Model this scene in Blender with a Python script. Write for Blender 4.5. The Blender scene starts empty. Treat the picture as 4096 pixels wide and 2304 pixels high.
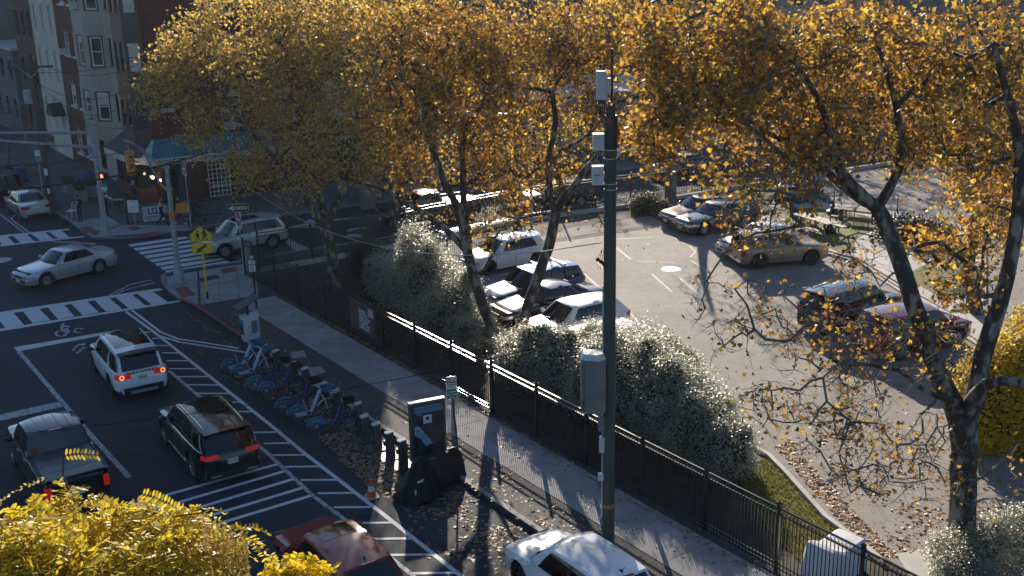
import bpy, bmesh, math, random
import numpy as np
from mathutils import Vector, Matrix

random.seed(7)
rng = np.random.default_rng(7)
SC = bpy.context.scene
COL = SC.collection
rad = math.radians

# ------------------------------------------------------------------ camera
CAM_H, FOCAL, PITCH, ROLL = 15.0, 4450.0, rad(17.3), rad(-1.22)
_r = np.array([1, 0, 0.]); _f = np.array([0, math.cos(PITCH), -math.sin(PITCH)]); _u = np.array([0, math.sin(PITCH), math.cos(PITCH)])
CR = math.cos(ROLL) * _r + math.sin(ROLL) * _u
CU = -math.sin(ROLL) * _r + math.cos(ROLL) * _u
CF = _f
cd = bpy.data.cameras.new('camera')
cd.sensor_width = 36.0
cd.lens = FOCAL / 4096 * 36.0
cd.clip_start, cd.clip_end = 0.2, 2000
cam = bpy.data.objects.new('camera', cd)
COL.objects.link(cam)
m4 = Matrix.Identity(4)
for i in range(3):
    m4[i][0], m4[i][1], m4[i][2] = CR[i], CU[i], -CF[i]
m4[2][3] = CAM_H
cam.matrix_world = m4
SC.camera = cam

# ------------------------------------------------------------------ light
SUN_AZ, SUN_EL = rad(-3.0), rad(20.0)          # azimuth from +Y towards +X
world = bpy.data.worlds.new('World')
SC.world = world
world.use_nodes = True
wn = world.node_tree.nodes; wl = world.node_tree.links
bg = wn['Background']
sky = wn.new('ShaderNodeTexSky')
sky.sky_type = 'NISHITA'
sky.sun_disc = False
sky.sun_elevation = SUN_EL
sky.sun_rotation = SUN_AZ
sky.air_density = 1.1; sky.dust_density = 0.5; sky.ozone_density = 5.0
wl.new(sky.outputs[0], bg.inputs[0])
bg.inputs[1].default_value = 0.078
sd = bpy.data.lights.new('sun', 'SUN')
sd.energy = 5.0
sd.angle = rad(0.53)
sd.color = (1.0, 0.88, 0.72)
sun = bpy.data.objects.new('sun', sd)
COL.objects.link(sun)
sv = Vector((math.sin(SUN_AZ) * math.cos(SUN_EL), math.cos(SUN_AZ) * math.cos(SUN_EL), math.sin(SUN_EL)))
sun.rotation_euler = sv.to_track_quat('Z', 'Y').to_euler()
sun.location = sv * 200
SC.view_settings.view_transform = 'Standard'
SC.view_settings.look = 'None'
SC.view_settings.gamma = 1.0
SC.view_settings.use_curve_mapping = False
SC.view_settings.exposure = 0.92
SC.render.engine = 'CYCLES'
SC.cycles.max_bounces = 6
SC.cycles.diffuse_bounces = 3
SC.cycles.glossy_bounces = 3
SC.cycles.transmission_bounces = 4
SC.cycles.transparent_max_bounces = 6
SC.cycles.sample_clamp_indirect = 6
SC.cycles.use_denoising = True

# ------------------------------------------------------------------ photo rays to places on the ground
QS = 4096 / 2576.0
def qray(x, y):
    X, Y = x * QS, y * QS
    return CF + CR * (X - 2048) / FOCAL - CU * (Y - 1152) / FOCAL
def at(x, y, z=0.0):
    d = qray(x, y); t = (z - CAM_H) / d[2]
    return Vector((d[0] * t, d[1] * t, z))
KB = 0.12                                     # kerb height
def atb(x, y): return at(x, y, KB)
def onplane(x, y, p0, d):
    """where the ray meets the vertical plane through p0 along d: (distance along d, height)"""
    r = qray(x, y)
    A = np.array([[r[0], -d[0]], [r[1], -d[1]]])
    t, s = np.linalg.solve(A, np.array([p0[0], p0[1]]))
    return s, CAM_H + t * r[2]
def atdist(x, y, dist):
    """point on the ray at ground distance dist (along +Y)"""
    r = qray(x, y); t = dist / r[1]
    return Vector((r[0] * t, dist, CAM_H + r[2] * t))
def z45(x, y, ox, oy): return (ox * .62890625 + x * .25, oy * .62890625 + y * .25)
AX = Vector((math.sin(rad(-35.37)), math.cos(rad(-35.37)), 0))   # along the near street, away
BX = Vector((math.sin(rad(61.75)), math.cos(rad(61.75)), 0))     # along the cross street, to the right
NX = Vector((AX.y, -AX.x, 0))                                    # from street towards the lot
A_ANG = math.atan2(AX.y, AX.x); B_ANG = math.atan2(BX.y, BX.x)

# ------------------------------------------------------------------ materials
MATS = {}
def _nt(name):
    m = bpy.data.materials.new(name); m.use_nodes = True
    nt = m.node_tree
    return m, nt, nt.nodes['Principled BSDF']
def c4(c): return (c[0], c[1], c[2], 1)
def pm(name, c1, c2=None, scale=4.0, rough=.6, metal=0., bump=0., bscale=60., spec=.5, coat=0., detail=4., lo=.35, hi=.65, stretch=None, coords='Object', emit=None, estr=0., rvar=0.):
    """principled material with two-tone noise and fine relief"""
    if name in MATS: return MATS[name]
    m, nt, b = _nt(name); N = nt.nodes; L = nt.links
    b.inputs['Base Color'].default_value = c4(c1)
    b.inputs['Roughness'].default_value = rough
    b.inputs['Metallic'].default_value = metal
    b.inputs['Specular IOR Level'].default_value = spec
    b.inputs['Coat Weight'].default_value = coat
    b.inputs['Coat Roughness'].default_value = .04
    tc = N.new('ShaderNodeTexCoord')
    vec = tc.outputs[coords]
    if stretch:
        mp = N.new('ShaderNodeMapping'); mp.inputs['Scale'].default_value = stretch
        L.new(vec, mp.inputs[0]); vec = mp.outputs[0]
    if c2 is not None:
        n = N.new('ShaderNodeTexNoise'); n.inputs['Scale'].default_value = scale; n.inputs['Detail'].default_value = detail
        L.new(vec, n.inputs['Vector'])
        r = N.new('ShaderNodeValToRGB'); r.color_ramp.elements[0].position = lo; r.color_ramp.elements[1].position = hi
        r.color_ramp.elements[0].color = c4(c1); r.color_ramp.elements[1].color = c4(c2)
        L.new(n.outputs['Fac'], r.inputs[0]); L.new(r.outputs[0], b.inputs['Base Color'])
        if rvar:
            mr = N.new('ShaderNodeMapRange'); mr.inputs[3].default_value = rough - rvar; mr.inputs[4].default_value = rough + rvar
            L.new(n.outputs['Fac'], mr.inputs[0]); L.new(mr.outputs[0], b.inputs['Roughness'])
    if bump:
        n2 = N.new('ShaderNodeTexNoise'); n2.inputs['Scale'].default_value = bscale; n2.inputs['Detail'].default_value = 3
        L.new(vec, n2.inputs['Vector'])
        bp = N.new('ShaderNodeBump'); bp.inputs['Strength'].default_value = bump; bp.inputs['Distance'].default_value = .02
        L.new(n2.outputs['Fac'], bp.inputs['Height']); L.new(bp.outputs[0], b.inputs['Normal'])
    if emit:
        b.inputs['Emission Color'].default_value = c4(emit); b.inputs['Emission Strength'].default_value = estr
    MATS[name] = m
    return m

def paved(name, c1, c2, grain, crack=.0, big=.35, rough=.85, spec=.3, crackscale=.35, fine=90.):
    """asphalt and concrete: broad patches, fine grain, hairline cracks"""
    if name in MATS: return MATS[name]
    m, nt, b = _nt(name); N = nt.nodes; L = nt.links
    tc = N.new('ShaderNodeTexCoord'); v = tc.outputs['Object']
    n1 = N.new('ShaderNodeTexNoise'); n1.inputs['Scale'].default_value = big; n1.inputs['Detail'].default_value = 6
    n2 = N.new('ShaderNodeTexNoise'); n2.inputs['Scale'].default_value = fine; n2.inputs['Detail'].default_value = 2
    n3 = N.new('ShaderNodeTexNoise'); n3.inputs['Scale'].default_value = 2.2; n3.inputs['Detail'].default_value = 5
    for n in (n1, n2, n3): L.new(v, n.inputs['Vector'])
    r = N.new('ShaderNodeValToRGB'); r.color_ramp.elements[0].color = c4(c1); r.color_ramp.elements[1].color = c4(c2)
    r.color_ramp.elements[0].position = .3; r.color_ramp.elements[1].position = .7
    mx = N.new('ShaderNodeMath'); mx.operation = 'ADD'
    ms = N.new('ShaderNodeMath'); ms.operation = 'MULTIPLY_ADD'; ms.inputs[1].default_value = .6; ms.inputs[2].default_value = -.3
    L.new(n3.outputs['Fac'], ms.inputs[0]); L.new(n1.outputs['Fac'], mx.inputs[0]); L.new(ms.outputs[0], mx.inputs[1])
    L.new(mx.outputs[0], r.inputs[0])
    g = N.new('ShaderNodeMapRange'); g.inputs[1].default_value = .3; g.inputs[2].default_value = .7
    g.inputs[3].default_value = 1 - grain; g.inputs[4].default_value = 1 + grain
    L.new(n2.outputs['Fac'], g.inputs[0])
    mul = N.new('ShaderNodeVectorMath'); mul.operation = 'SCALE'
    L.new(r.outputs[0], mul.inputs[0]); L.new(g.outputs[0], mul.inputs['Scale'])
    out = mul.outputs[0]
    if crack:
        vo = N.new('ShaderNodeTexVoronoi'); vo.feature = 'DISTANCE_TO_EDGE'; vo.inputs['Scale'].default_value = crackscale
        nw = N.new('ShaderNodeTexNoise'); nw.inputs['Scale'].default_value = 1.2; nw.inputs['Detail'].default_value = 4
        L.new(v, nw.inputs['Vector'])
        va = N.new('ShaderNodeVectorMath'); va.operation = 'MULTIPLY_ADD'; va.inputs[1].default_value = (1.1, 1.1, 0)
        L.new(nw.outputs['Color'], va.inputs[0]); L.new(v, va.inputs[2]); L.new(va.outputs[0], vo.inputs['Vector'])
        cm = N.new('ShaderNodeMapRange'); cm.inputs[1].default_value = .002; cm.inputs[2].default_value = .009
        cm.inputs[3].default_value = 1 - crack; cm.inputs[4].default_value = 1
        L.new(vo.outputs['Distance'], cm.inputs[0])
        m2 = N.new('ShaderNodeVectorMath'); m2.operation = 'SCALE'
        L.new(out, m2.inputs[0]); L.new(cm.outputs[0], m2.inputs['Scale']); out = m2.outputs[0]
    L.new(out, b.inputs['Base Color'])
    b.inputs['Roughness'].default_value = rough; b.inputs['Specular IOR Level'].default_value = spec
    bp = N.new('ShaderNodeBump'); bp.inputs['Strength'].default_value = .35; bp.inputs['Distance'].default_value = .01
    L.new(n2.outputs['Fac'], bp.inputs['Height']); L.new(bp.outputs[0], b.inputs['Normal'])
    MATS[name] = m
    return m

def brickmat(name, c1, c2, mortar, scale=1.0, bump=.4):
    if name in MATS: return MATS[name]
    m, nt, b = _nt(name); N = nt.nodes; L = nt.links
    tc = N.new('ShaderNodeTexCoord'); sp = N.new('ShaderNodeSeparateXYZ'); L.new(tc.outputs['Object'], sp.inputs[0])
    ad = N.new('ShaderNodeMath'); ad.operation = 'ADD'; L.new(sp.outputs[0], ad.inputs[0]); L.new(sp.outputs[1], ad.inputs[1])
    cb = N.new('ShaderNodeCombineXYZ'); L.new(ad.outputs[0], cb.inputs[0]); L.new(sp.outputs[2], cb.inputs[1])
    br = N.new('ShaderNodeTexBrick'); L.new(cb.outputs[0], br.inputs['Vector'])
    br.inputs['Color1'].default_value = c4(c1); br.inputs['Color2'].default_value = c4(c2); br.inputs['Mortar'].default_value = c4(mortar)
    br.inputs['Scale'].default_value = 1.0
    br.inputs['Brick Width'].default_value = .215 * scale; br.inputs['Row Height'].default_value = .075 * scale
    br.inputs['Mortar Size'].default_value = .006
    n = N.new('ShaderNodeTexNoise'); n.inputs['Scale'].default_value = .5; n.inputs['Detail'].default_value = 6
    L.new(tc.outputs['Object'], n.inputs['Vector'])
    mr = N.new('ShaderNodeMapRange'); mr.inputs[1].default_value = .3; mr.inputs[2].default_value = .7; mr.inputs[3].default_value = .75; mr.inputs[4].default_value = 1.2
    L.new(n.outputs['Fac'], mr.inputs[0])
    sc = N.new('ShaderNodeVectorMath'); sc.operation = 'SCALE'; L.new(br.outputs['Color'], sc.inputs[0]); L.new(mr.outputs[0], sc.inputs['Scale'])
    L.new(sc.outputs[0], b.inputs['Base Color'])
    bp = N.new('ShaderNodeBump'); bp.inputs['Strength'].default_value = bump; bp.inputs['Distance'].default_value = .01; bp.invert = True
    L.new(br.outputs['Fac'], bp.inputs['Height']); L.new(bp.outputs[0], b.inputs['Normal'])
    b.inputs['Roughness'].default_value = .85; b.inputs['Specular IOR Level'].default_value = .25
    MATS[name] = m
    return m

def leafmat(name, cols, rough=.5, trans=.5, spec=.4, tint=1.15):
    """leaves: a colour per leaf, lit through from behind"""
    if name in MATS: return MATS[name]
    m, nt, b = _nt(name); N = nt.nodes; L = nt.links
    g = N.new('ShaderNodeNewGeometry')
    r = N.new('ShaderNodeValToRGB'); e = r.color_ramp.elements
    r.color_ramp.interpolation = 'LINEAR'
    n = len(cols)
    e[0].position = 0; e[0].color = c4(cols[0]); e[1].position = 1; e[1].color = c4(cols[-1])
    for i in range(1, n - 1):
        x = e.new(i / (n - 1)); x.color = c4(cols[i])
    L.new(g.outputs['Random Per Island'], r.inputs[0])
    L.new(r.outputs[0], b.inputs['Base Color'])
    b.inputs['Roughness'].default_value = rough; b.inputs['Specular IOR Level'].default_value = spec
    t = N.new('ShaderNodeBsdfTranslucent')
    sc = N.new('ShaderNodeVectorMath'); sc.operation = 'SCALE'; sc.inputs['Scale'].default_value = tint
    L.new(r.outputs[0], sc.inputs[0]); L.new(sc.outputs[0], t.inputs[0])
    mx = N.new('ShaderNodeMixShader'); mx.inputs[0].default_value = trans
    L.new(b.outputs[0], mx.inputs[1]); L.new(t.outputs[0], mx.inputs[2])
    L.new(mx.outputs[0], N['Material Output'].inputs[0])
    MATS[name] = m
    return m

def wornpaint(name, c, under, wear=.42):
    if name in MATS: return MATS[name]
    m, nt, b = _nt(name); N = nt.nodes; L = nt.links
    tc = N.new('ShaderNodeTexCoord')
    n = N.new('ShaderNodeTexNoise'); n.inputs['Scale'].default_value = 6.; n.inputs['Detail'].default_value = 10; n.inputs['Roughness'].default_value = .8
    L.new(tc.outputs['Object'], n.inputs['Vector'])
    r = N.new('ShaderNodeValToRGB'); r.color_ramp.elements[0].position = wear - .06; r.color_ramp.elements[1].position = wear + .06
    r.color_ramp.elements[0].color = c4(under); r.color_ramp.elements[1].color = c4(c)
    L.new(n.outputs['Fac'], r.inputs[0]); L.new(r.outputs[0], b.inputs['Base Color'])
    b.inputs['Roughness'].default_value = .7; b.inputs['Specular IOR Level'].default_value = .3
    MATS[name] = m
    return m

# ------------------------------------------------------------------ mesh builder
class MB:
    def __init__(s, T=None):
        s.v = []; s.f = []; s.mi = []; s.T = T; s.cur = 0
    def add(s, vs, fs, mi=None):
        o = len(s.v)
        if s.T is not None: vs = [s.T @ Vector(p) for p in vs]
        s.v.extend([tuple(p) for p in vs])
        s.f.extend([tuple(i + o for i in f) for f in fs])
        s.mi.extend([s.cur if mi is None else mi] * len(fs))
        return s
    def poly(s, pts, mi=None): return s.add(pts, [tuple(range(len(pts)))], mi)
    def box(s, c, d, rz=0., mi=None, taper=1.):
        x, y, z = d[0] / 2, d[1] / 2, d[2] / 2
        R = Matrix.Rotation(rz, 3, 'Z')
        vs = []
        for dz in (-z, z):
            t = taper if dz > 0 else 1.
            for dx, dy in ((-x, -y), (x, -y), (x, y), (-x, y)):
                p = R @ Vector((dx * t, dy * t, dz)); vs.append((c[0] + p.x, c[1] + p.y, c[2] + p.z))
        return s.add(vs, [(3, 2, 1, 0), (4, 5, 6, 7), (0, 1, 5, 4), (1, 2, 6, 5), (2, 3, 7, 6), (3, 0, 4, 7)], mi)
    def beam(s, p0, p1, w, h, mi=None, up=(0, 0, 1)):
        p0 = Vector(p0); p1 = Vector(p1); d = (p1 - p0).normalized(); u = Vector(up)
        sd_ = d.cross(u)
        if sd_.length < 1e-4: sd_ = d.cross(Vector((1, 0, 0)))
        sd_.normalize(); u = sd_.cross(d)
        vs = []
        for p in (p0, p1):
            for a, b_ in ((-1, -1), (1, -1), (1, 1), (-1, 1)): vs.append(p + sd_ * a * w / 2 + u * b_ * h / 2)
        return s.add(vs, [(3, 2, 1, 0), (4, 5, 6, 7), (0, 1, 5, 4), (1, 2, 6, 5), (2, 3, 7, 6), (3, 0, 4, 7)], mi)
    def tube(s, pts, r, n=6, mi=None, cap=True, squash=None):
        pts = [Vector(p) for p in pts]
        if not hasattr(r, '__len__'): r = [r] * len(pts)
        vs, fs = [], []
        ref = None
        for i, p in enumerate(pts):
            d = (pts[min(i + 1, len(pts) - 1)] - pts[max(i - 1, 0)])
            if d.length < 1e-9: d = Vector((0, 0, 1))
            d.normalize()
            if ref is None: ref = Vector((0, 0, 1)) if abs(d.z) < .9 else Vector((1, 0, 0))
            a = d.cross(ref)
            if a.length < 1e-4: a = d.cross(Vector((0, 1, 0)))
            a.normalize(); b = a.cross(d)
            ref = b
            for k in range(n):
                t = 2 * math.pi * k / n
                vs.append(p + (a * math.cos(t) + b * math.sin(t)) * r[i])
        for i in range(len(pts) - 1):
            for k in range(n):
                k2 = (k + 1) % n
                fs.append((i * n + k, i * n + k2, (i + 1) * n + k2, (i + 1) * n + k))
        if cap and n > 2:
            fs.append(tuple(range(n))[::-1]); fs.append(tuple((len(pts) - 1) * n + k for k in range(n)))
        return s.add(vs, fs, mi)
    def cyl(s, p0, p1, r0, r1=None, n=12, mi=None): return s.tube([p0, p1], [r0, r0 if r1 is None else r1], n, mi)
    def lathe(s, prof, n=16, c=(0, 0, 0), axis='Z', mi=None):
        vs, fs = [], []
        for r_, z in prof:
            for k in range(n):
                t = 2 * math.pi * k / n; x, y = r_ * math.cos(t), r_ * math.sin(t)
                p = {'Z': (x, y, z), 'Y': (x, z, y), 'X': (z, x, y)}[axis]
                vs.append((p[0] + c[0], p[1] + c[1], p[2] + c[2]))
        for i in range(len(prof) - 1):
            for k in range(n):
                k2 = (k + 1) % n
                fs.append((i * n + k, i * n + k2, (i + 1) * n + k2, (i + 1) * n + k))
        return s.add(vs, fs, mi)
    def ball(s, c, r, n=10, m=6, mi=None):
        if not hasattr(r, '__len__'): r = (r, r, r)
        vs, fs = [], []
        for i in range(m + 1):
            ph = math.pi * i / m
            for k in range(n):
                t = 2 * math.pi * k / n
                vs.append((c[0] + r[0] * math.sin(ph) * math.cos(t), c[1] + r[1] * math.sin(ph) * math.sin(t), c[2] + r[2] * math.cos(ph)))
        for i in range(m):
            for k in range(n):
                k2 = (k + 1) % n; fs.append((i * n + k, (i + 1) * n + k, (i + 1) * n + k2, i * n + k2))
        return s.add(vs, fs, mi)
    def prism(s, pts, z0, z1, mi=None, sidemi=None):
        n = len(pts)
        ar = sum(pts[i][0] * pts[(i + 1) % n][1] - pts[(i + 1) % n][0] * pts[i][1] for i in range(n))
        if ar < 0: pts = pts[::-1]
        vs = [(p[0], p[1], z0) for p in pts] + [(p[0], p[1], z1) for p in pts]
        s.add(vs, [tuple(range(n, 2 * n))], mi)
        o = len(s.v) - 2 * n
        for i in range(n):
            j = (i + 1) % n
            s.f.append((o + i, o + j, o + n + j, o + n + i)); s.mi.append(sidemi if sidemi is not None else (s.cur if mi is None else mi))
        return s
    def grid(s, fn, nu, nv, mi=None, flip=False):
        vs = [fn(i / nu, j / nv) for j in range(nv + 1) for i in range(nu + 1)]
        fs = []
        for j in range(nv):
            for i in range(nu):
                a = j * (nu + 1) + i
                q = (a, a + 1, a + nu + 2, a + nu + 1)
                fs.append(q[::-1] if flip else q)
        return s.add(vs, fs, mi)
    def mesh(s, name, mats, smooth=None, merge=False):
        me = bpy.data.meshes.new(name)
        me.from_pydata(s.v, [], s.f)
        if not isinstance(mats, (list, tuple)): mats = [mats]
        for m in mats: me.materials.append(m)
        if len(mats) > 1: me.polygons.foreach_set('material_index', s.mi)
        if merge:
            bm = bmesh.new(); bm.from_mesh(me); bmesh.ops.remove_doubles(bm, verts=bm.verts, dist=.0015)
            bmesh.ops.recalc_face_normals(bm, faces=bm.faces); bm.to_mesh(me); bm.free()
        if smooth:
            me.polygons.foreach_set('use_smooth', [True] * len(me.polygons))
            me.set_sharp_from_angle(angle=rad(smooth))
        me.update()
        return me
    def obj(s, name, mats, parent=None, smooth=None, merge=False, **kw):
        o = bpy.data.objects.new(name, s.mesh(name, mats, smooth, merge))
        COL.objects.link(o)
        if parent is not None: o.parent = parent
        for k, v in kw.items(): o[k] = v
        return o

def inst(name, me, parent=None, loc=(0, 0, 0), rot=None, scale=None, **kw):
    o = bpy.data.objects.new(name, me); COL.objects.link(o)
    o.location = loc
    if rot is not None: o.rotation_euler = rot
    if scale is not None: o.scale = scale
    if parent is not None: o.parent = parent
    for k, v in kw.items(): o[k] = v
    return o
def thing(name, label, cat, loc=(0, 0, 0), rz=0., group=None):
    o = bpy.data.objects.new(name, None); COL.objects.link(o)
    o.empty_display_size = .2
    o.location = loc; o.rotation_euler = (0, 0, rz)
    o['label'] = label; o['category'] = cat
    if group: o['group'] = group
    return o
def tag(o, label, cat, group=None):
    o['label'] = label; o['category'] = cat
    if group: o['group'] = group
    return o
def copy_thing(root, loc, rz, label=None):
    r = root.copy(); COL.objects.link(r); r.location = loc; r.rotation_euler = (0, 0, rz)
    if label: r['label'] = label
    for ch in root.children:
        c = ch.copy(); COL.objects.link(c); c.parent = r
        for g in ch.children:
            d = g.copy(); COL.objects.link(d); d.parent = c
    return r
TEXTS = []
def text(body, size, mat, parent, loc, rot, name='lettering', align='CENTER', xs=1., bold=.0, spacing=1.):
    cu = bpy.data.curves.new('lettering', 'FONT'); cu.body = body; cu.size = size; cu.align_x = align; cu.align_y = 'CENTER'
    cu.offset = bold; cu.resolution_u = 2; cu.space_character = spacing; cu.space_line = .85
    o = bpy.data.objects.new(name, cu); COL.objects.link(o); o.parent = parent
    o.location = loc; o.rotation_euler = rot; o.scale = (xs, 1, 1)
    cu.materials.append(mat)
    TEXTS.append(o)
    return o
def finish_texts():
    bpy.context.view_layer.update()
    dg = bpy.context.evaluated_depsgraph_get()
    for o in TEXTS:
        me = bpy.data.meshes.new_from_object(o.evaluated_get(dg))
        n = bpy.data.objects.new('lettering', me); COL.objects.link(n)
        n.parent = o.parent; n.location = o.location; n.rotation_euler = o.rotation_euler; n.scale = o.scale
        nm = o.name.split('.')[0]
        bpy.data.objects.remove(o)
        n.name = nm

# shared plain materials
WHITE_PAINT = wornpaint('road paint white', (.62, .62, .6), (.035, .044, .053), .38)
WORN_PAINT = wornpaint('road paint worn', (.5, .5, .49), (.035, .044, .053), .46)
FAINT_PAINT = wornpaint('road paint faint', (.42, .40, .37), (.25, .235, .215), .5)
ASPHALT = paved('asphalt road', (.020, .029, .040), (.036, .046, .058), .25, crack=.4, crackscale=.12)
ASPHALT_OLD = paved('asphalt patched', (.05, .05, .055), (.085, .083, .084), .3, crack=.6, crackscale=.5)
CONCRETE = paved('pavement concrete', (.25, .245, .245), (.36, .35, .34), .14, crack=0, big=.8, fine=60)
KERB_M = paved('kerb concrete', (.22, .215, .21), (.34, .325, .31), .18, big=1.2)
RED_PAINT = wornpaint('kerb red paint', (.24, .06, .055), (.2, .17, .16), .36)
LOT_M = paved('lot asphalt', (.20, .18, .16), (.285, .258, .232), .26, crack=.14, crackscale=.2, big=.25)
PATH_M = paved('path concrete', (.38, .36, .335), (.5, .47, .44), .1, big=.6)
SOIL = paved('leafy soil', (.022, .022, .018), (.06, .048, .032), .5, big=1.5, fine=30)
GRASS_M = paved('turf', (.085, .095, .022), (.17, .15, .035), .5, big=.9, fine=45)
BLACK_METAL = pm('black metal', (.008, .009, .011), (.014, .015, .018), rough=.42, spec=.5)
STEEL = pm('galvanised steel', (.34, .36, .38), (.46, .47, .48), scale=9, rough=.5, metal=.55)
DARK_PLASTIC = pm('dark plastic', (.012, .012, .013), (.018, .018, .02), rough=.5)
RUBBER = pm('tyre rubber', (.010, .010, .011), (.018, .018, .018), rough=.8)
GLASS_DARK = pm('dark glass', (.006, .008, .010), rough=.04, spec=.8)
WHITE = pm('white enamel', (.62, .62, .61), (.68, .68, .67), rough=.4)
CHROME = pm('chrome', (.6, .6, .6), rough=.12, metal=1.)
RED_LENS = pm('red lens', (.32, .008, .012), rough=.15, emit=(1, .04, .03), estr=.0)
# ================================================================== ground, roads, pavements
def struct(o): o['kind'] = 'structure'; return o
def zq(ox, oy, *pts): return [z45(x, y, ox, oy) for x, y in pts]
g = MB(); g.box((0, 150, -.3), (900, 900, .6))
road = struct(g.obj('road', ASPHALT))
kerb_near = [(640, 656), (582, 665), (500, 677), (440, 686), (414, 693), (404, 702), (408, 718), (425, 738), (455, 760), (490, 776), (620, 864), (1146, 1204), (1340, 1337)]
kp = [at(*p) for p in kerb_near]
far_s = kp[-1] - AX * 45
cross_near = [at(921, 610), at(774, 632)]
cross_end = cross_near[0] + Vector((.85, .527, 0)).normalized() * 70
block = [Vector(p) for p in kp] + [far_s, far_s + NX * 60 - AX * 10, Vector((75, 30, 0)), cross_end] + cross_near
b = MB(); b.prism([(p.x, p.y) for p in block], -.2, KB)
pavement = struct(b.obj('pavement', ASPHALT_OLD))
def strip(name, pts, w, z0, z1, mat, parent, side=1):
    """a kerb stone strip along a polyline, w wide towards side"""
    m = MB(); P = [Vector((p[0], p[1], 0)) for p in pts]
    ins = []
    for i, p in enumerate(P):
        d = (P[min(i + 1, len(P) - 1)] - P[max(i - 1, 0)]).normalized()
        ins.append(p + Vector((-d.y, d.x, 0)) * w * side)
    for i in range(len(P) - 1):
        a, b_, c, d = P[i], P[i + 1], ins[i + 1], ins[i]
        m.prism([(a.x, a.y), (b_.x, b_.y), (c.x, c.y), (d.x, d.y)], z0, z1)
    return m.obj(name, mat, parent)
strip('kerb', kp[8:11], .16, -.1, KB + .012, RED_PAINT, pavement)
strip('kerb', kp[0:9], .16, -.1, KB + .01, KERB_M, pavement)
strip('kerb', kp[10:] + [far_s], .16, -.1, KB + .01, KERB_M, pavement)
strip('kerb', [cross_end] + cross_near + [kp[0]], .16, -.1, KB + .01, KERB_M, pavement)
# concrete slabs of the footway beside the fence, one by one
Lp = [atb(*p) for p in ((644, 797), (1054, 1037), (1288, 1180.5), (1713, 1449))]
Rp = [atb(*p) for p in ((756, 774.5), (939, 887), (1395.5, 1136.75), (1888, 1431.75))]
Lc = sum(((p - Lp[0]).dot(NX) for p in Lp)) / 4
F0 = Vector((-12.06, 51.24, 0))
def fs(s, o): return F0 - AX * s + NX * o
offL = sum((p - F0).dot(NX) for p in Lp) / 4; offR = sum((p - F0).dot(NX) for p in Rp) / 4
s0 = -(Lp[0] - F0).dot(AX)
for k in range(-1, 27):
    sa, sb = s0 + 1.3 + k * 1.672 - 1.672, s0 + 1.3 + k * 1.672 - .016
    if k == -1: sa = s0 - 2.2
    m = MB(); m.prism([fs(sa, offL).xy, fs(sb, offL).xy, fs(sb, offR).xy, fs(sa, offR).xy], KB - .04, KB + .012 + .004 * random.random())
    o = m.obj('slab', CONCRETE, pavement)
# corner concrete apron slabs
def slabs(quad, nu, nv, zt, mat, parent, gap=.012, name='slab'):
    q = [Vector((p[0], p[1], 0)) for p in quad]
    f = lambda u, v: (q[0].lerp(q[1], u)).lerp(q[3].lerp(q[2], u), v)
    for i in range(nu):
        for j in range(nv):
            e = .012
            m = MB(); m.prism([f((i + e) / nu, (j + e) / nv).xy, f((i + 1 - e) / nu, (j + e) / nv).xy, f((i + 1 - e) / nu, (j + 1 - e) / nv).xy, f((i + e) / nu, (j + 1 - e) / nv).xy], KB - .04, zt + random.random() * .004)
            m.obj(name, mat, parent)
slabs([atb(500, 681), atb(640, 661), atb(650, 742), atb(505, 768)], 3, 2, KB + .012, CONCRETE, pavement)
slabs([atb(412, 697), atb(496, 682), atb(500, 768), atb(432, 738)], 1, 2, KB + .011, CONCRETE, pavement)
for q in ([(438, 727), (470, 722), (492, 742), (460, 750)], [(555, 678), (592, 672), (600, 682), (562, 690)]):
    m = MB(); m.prism([atb(*p).xy for p in q], KB + .005, KB + .022); m.obj('tactile_plate', RED_PAINT, pavement)
# two light concrete patches in the asphalt strip and the repair patches
for q in ([(730, 886), (765, 882), (772, 898), (736, 902)], [(768, 926), (805, 922), (822, 936), (785, 946)]):
    m = MB(); m.prism([atb(*p).xy for p in q], KB - .03, KB + .008); m.obj('concrete_patch', CONCRETE, pavement)

# ---------------- painted markings on the road (thin sheets just above it)
def quadmark(pts, mat=WHITE_PAINT, name='road_stripe', z=.005, parent=None):
    m = MB(); P = [at(*p) for p in pts]
    ar = sum(P[i].x * P[(i + 1) % len(P)].y - P[(i + 1) % len(P)].x * P[i].y for i in range(len(P)))
    if ar < 0: P = P[::-1]
    m.poly([(p.x, p.y, z) for p in P])
    return m.obj(name, mat, parent if parent else road)
def linemark(pts, w, mat=WHITE_PAINT, name='road_line', z=.005):
    P = [at(*p) for p in pts]; m = MB()
    for i in range(len(P) - 1):
        d = (P[i + 1] - P[i]).normalized(); n = Vector((-d.y, d.x, 0)) * w / 2
        a = P[i] - d * (w * .2 if i else 0); c = P[i + 1]
        q = [a - n, c - n, c + n, a + n]
        m.poly([(p.x, p.y, z) for p in q])
        z += .0006
    return m.obj(name, mat, road)
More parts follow.
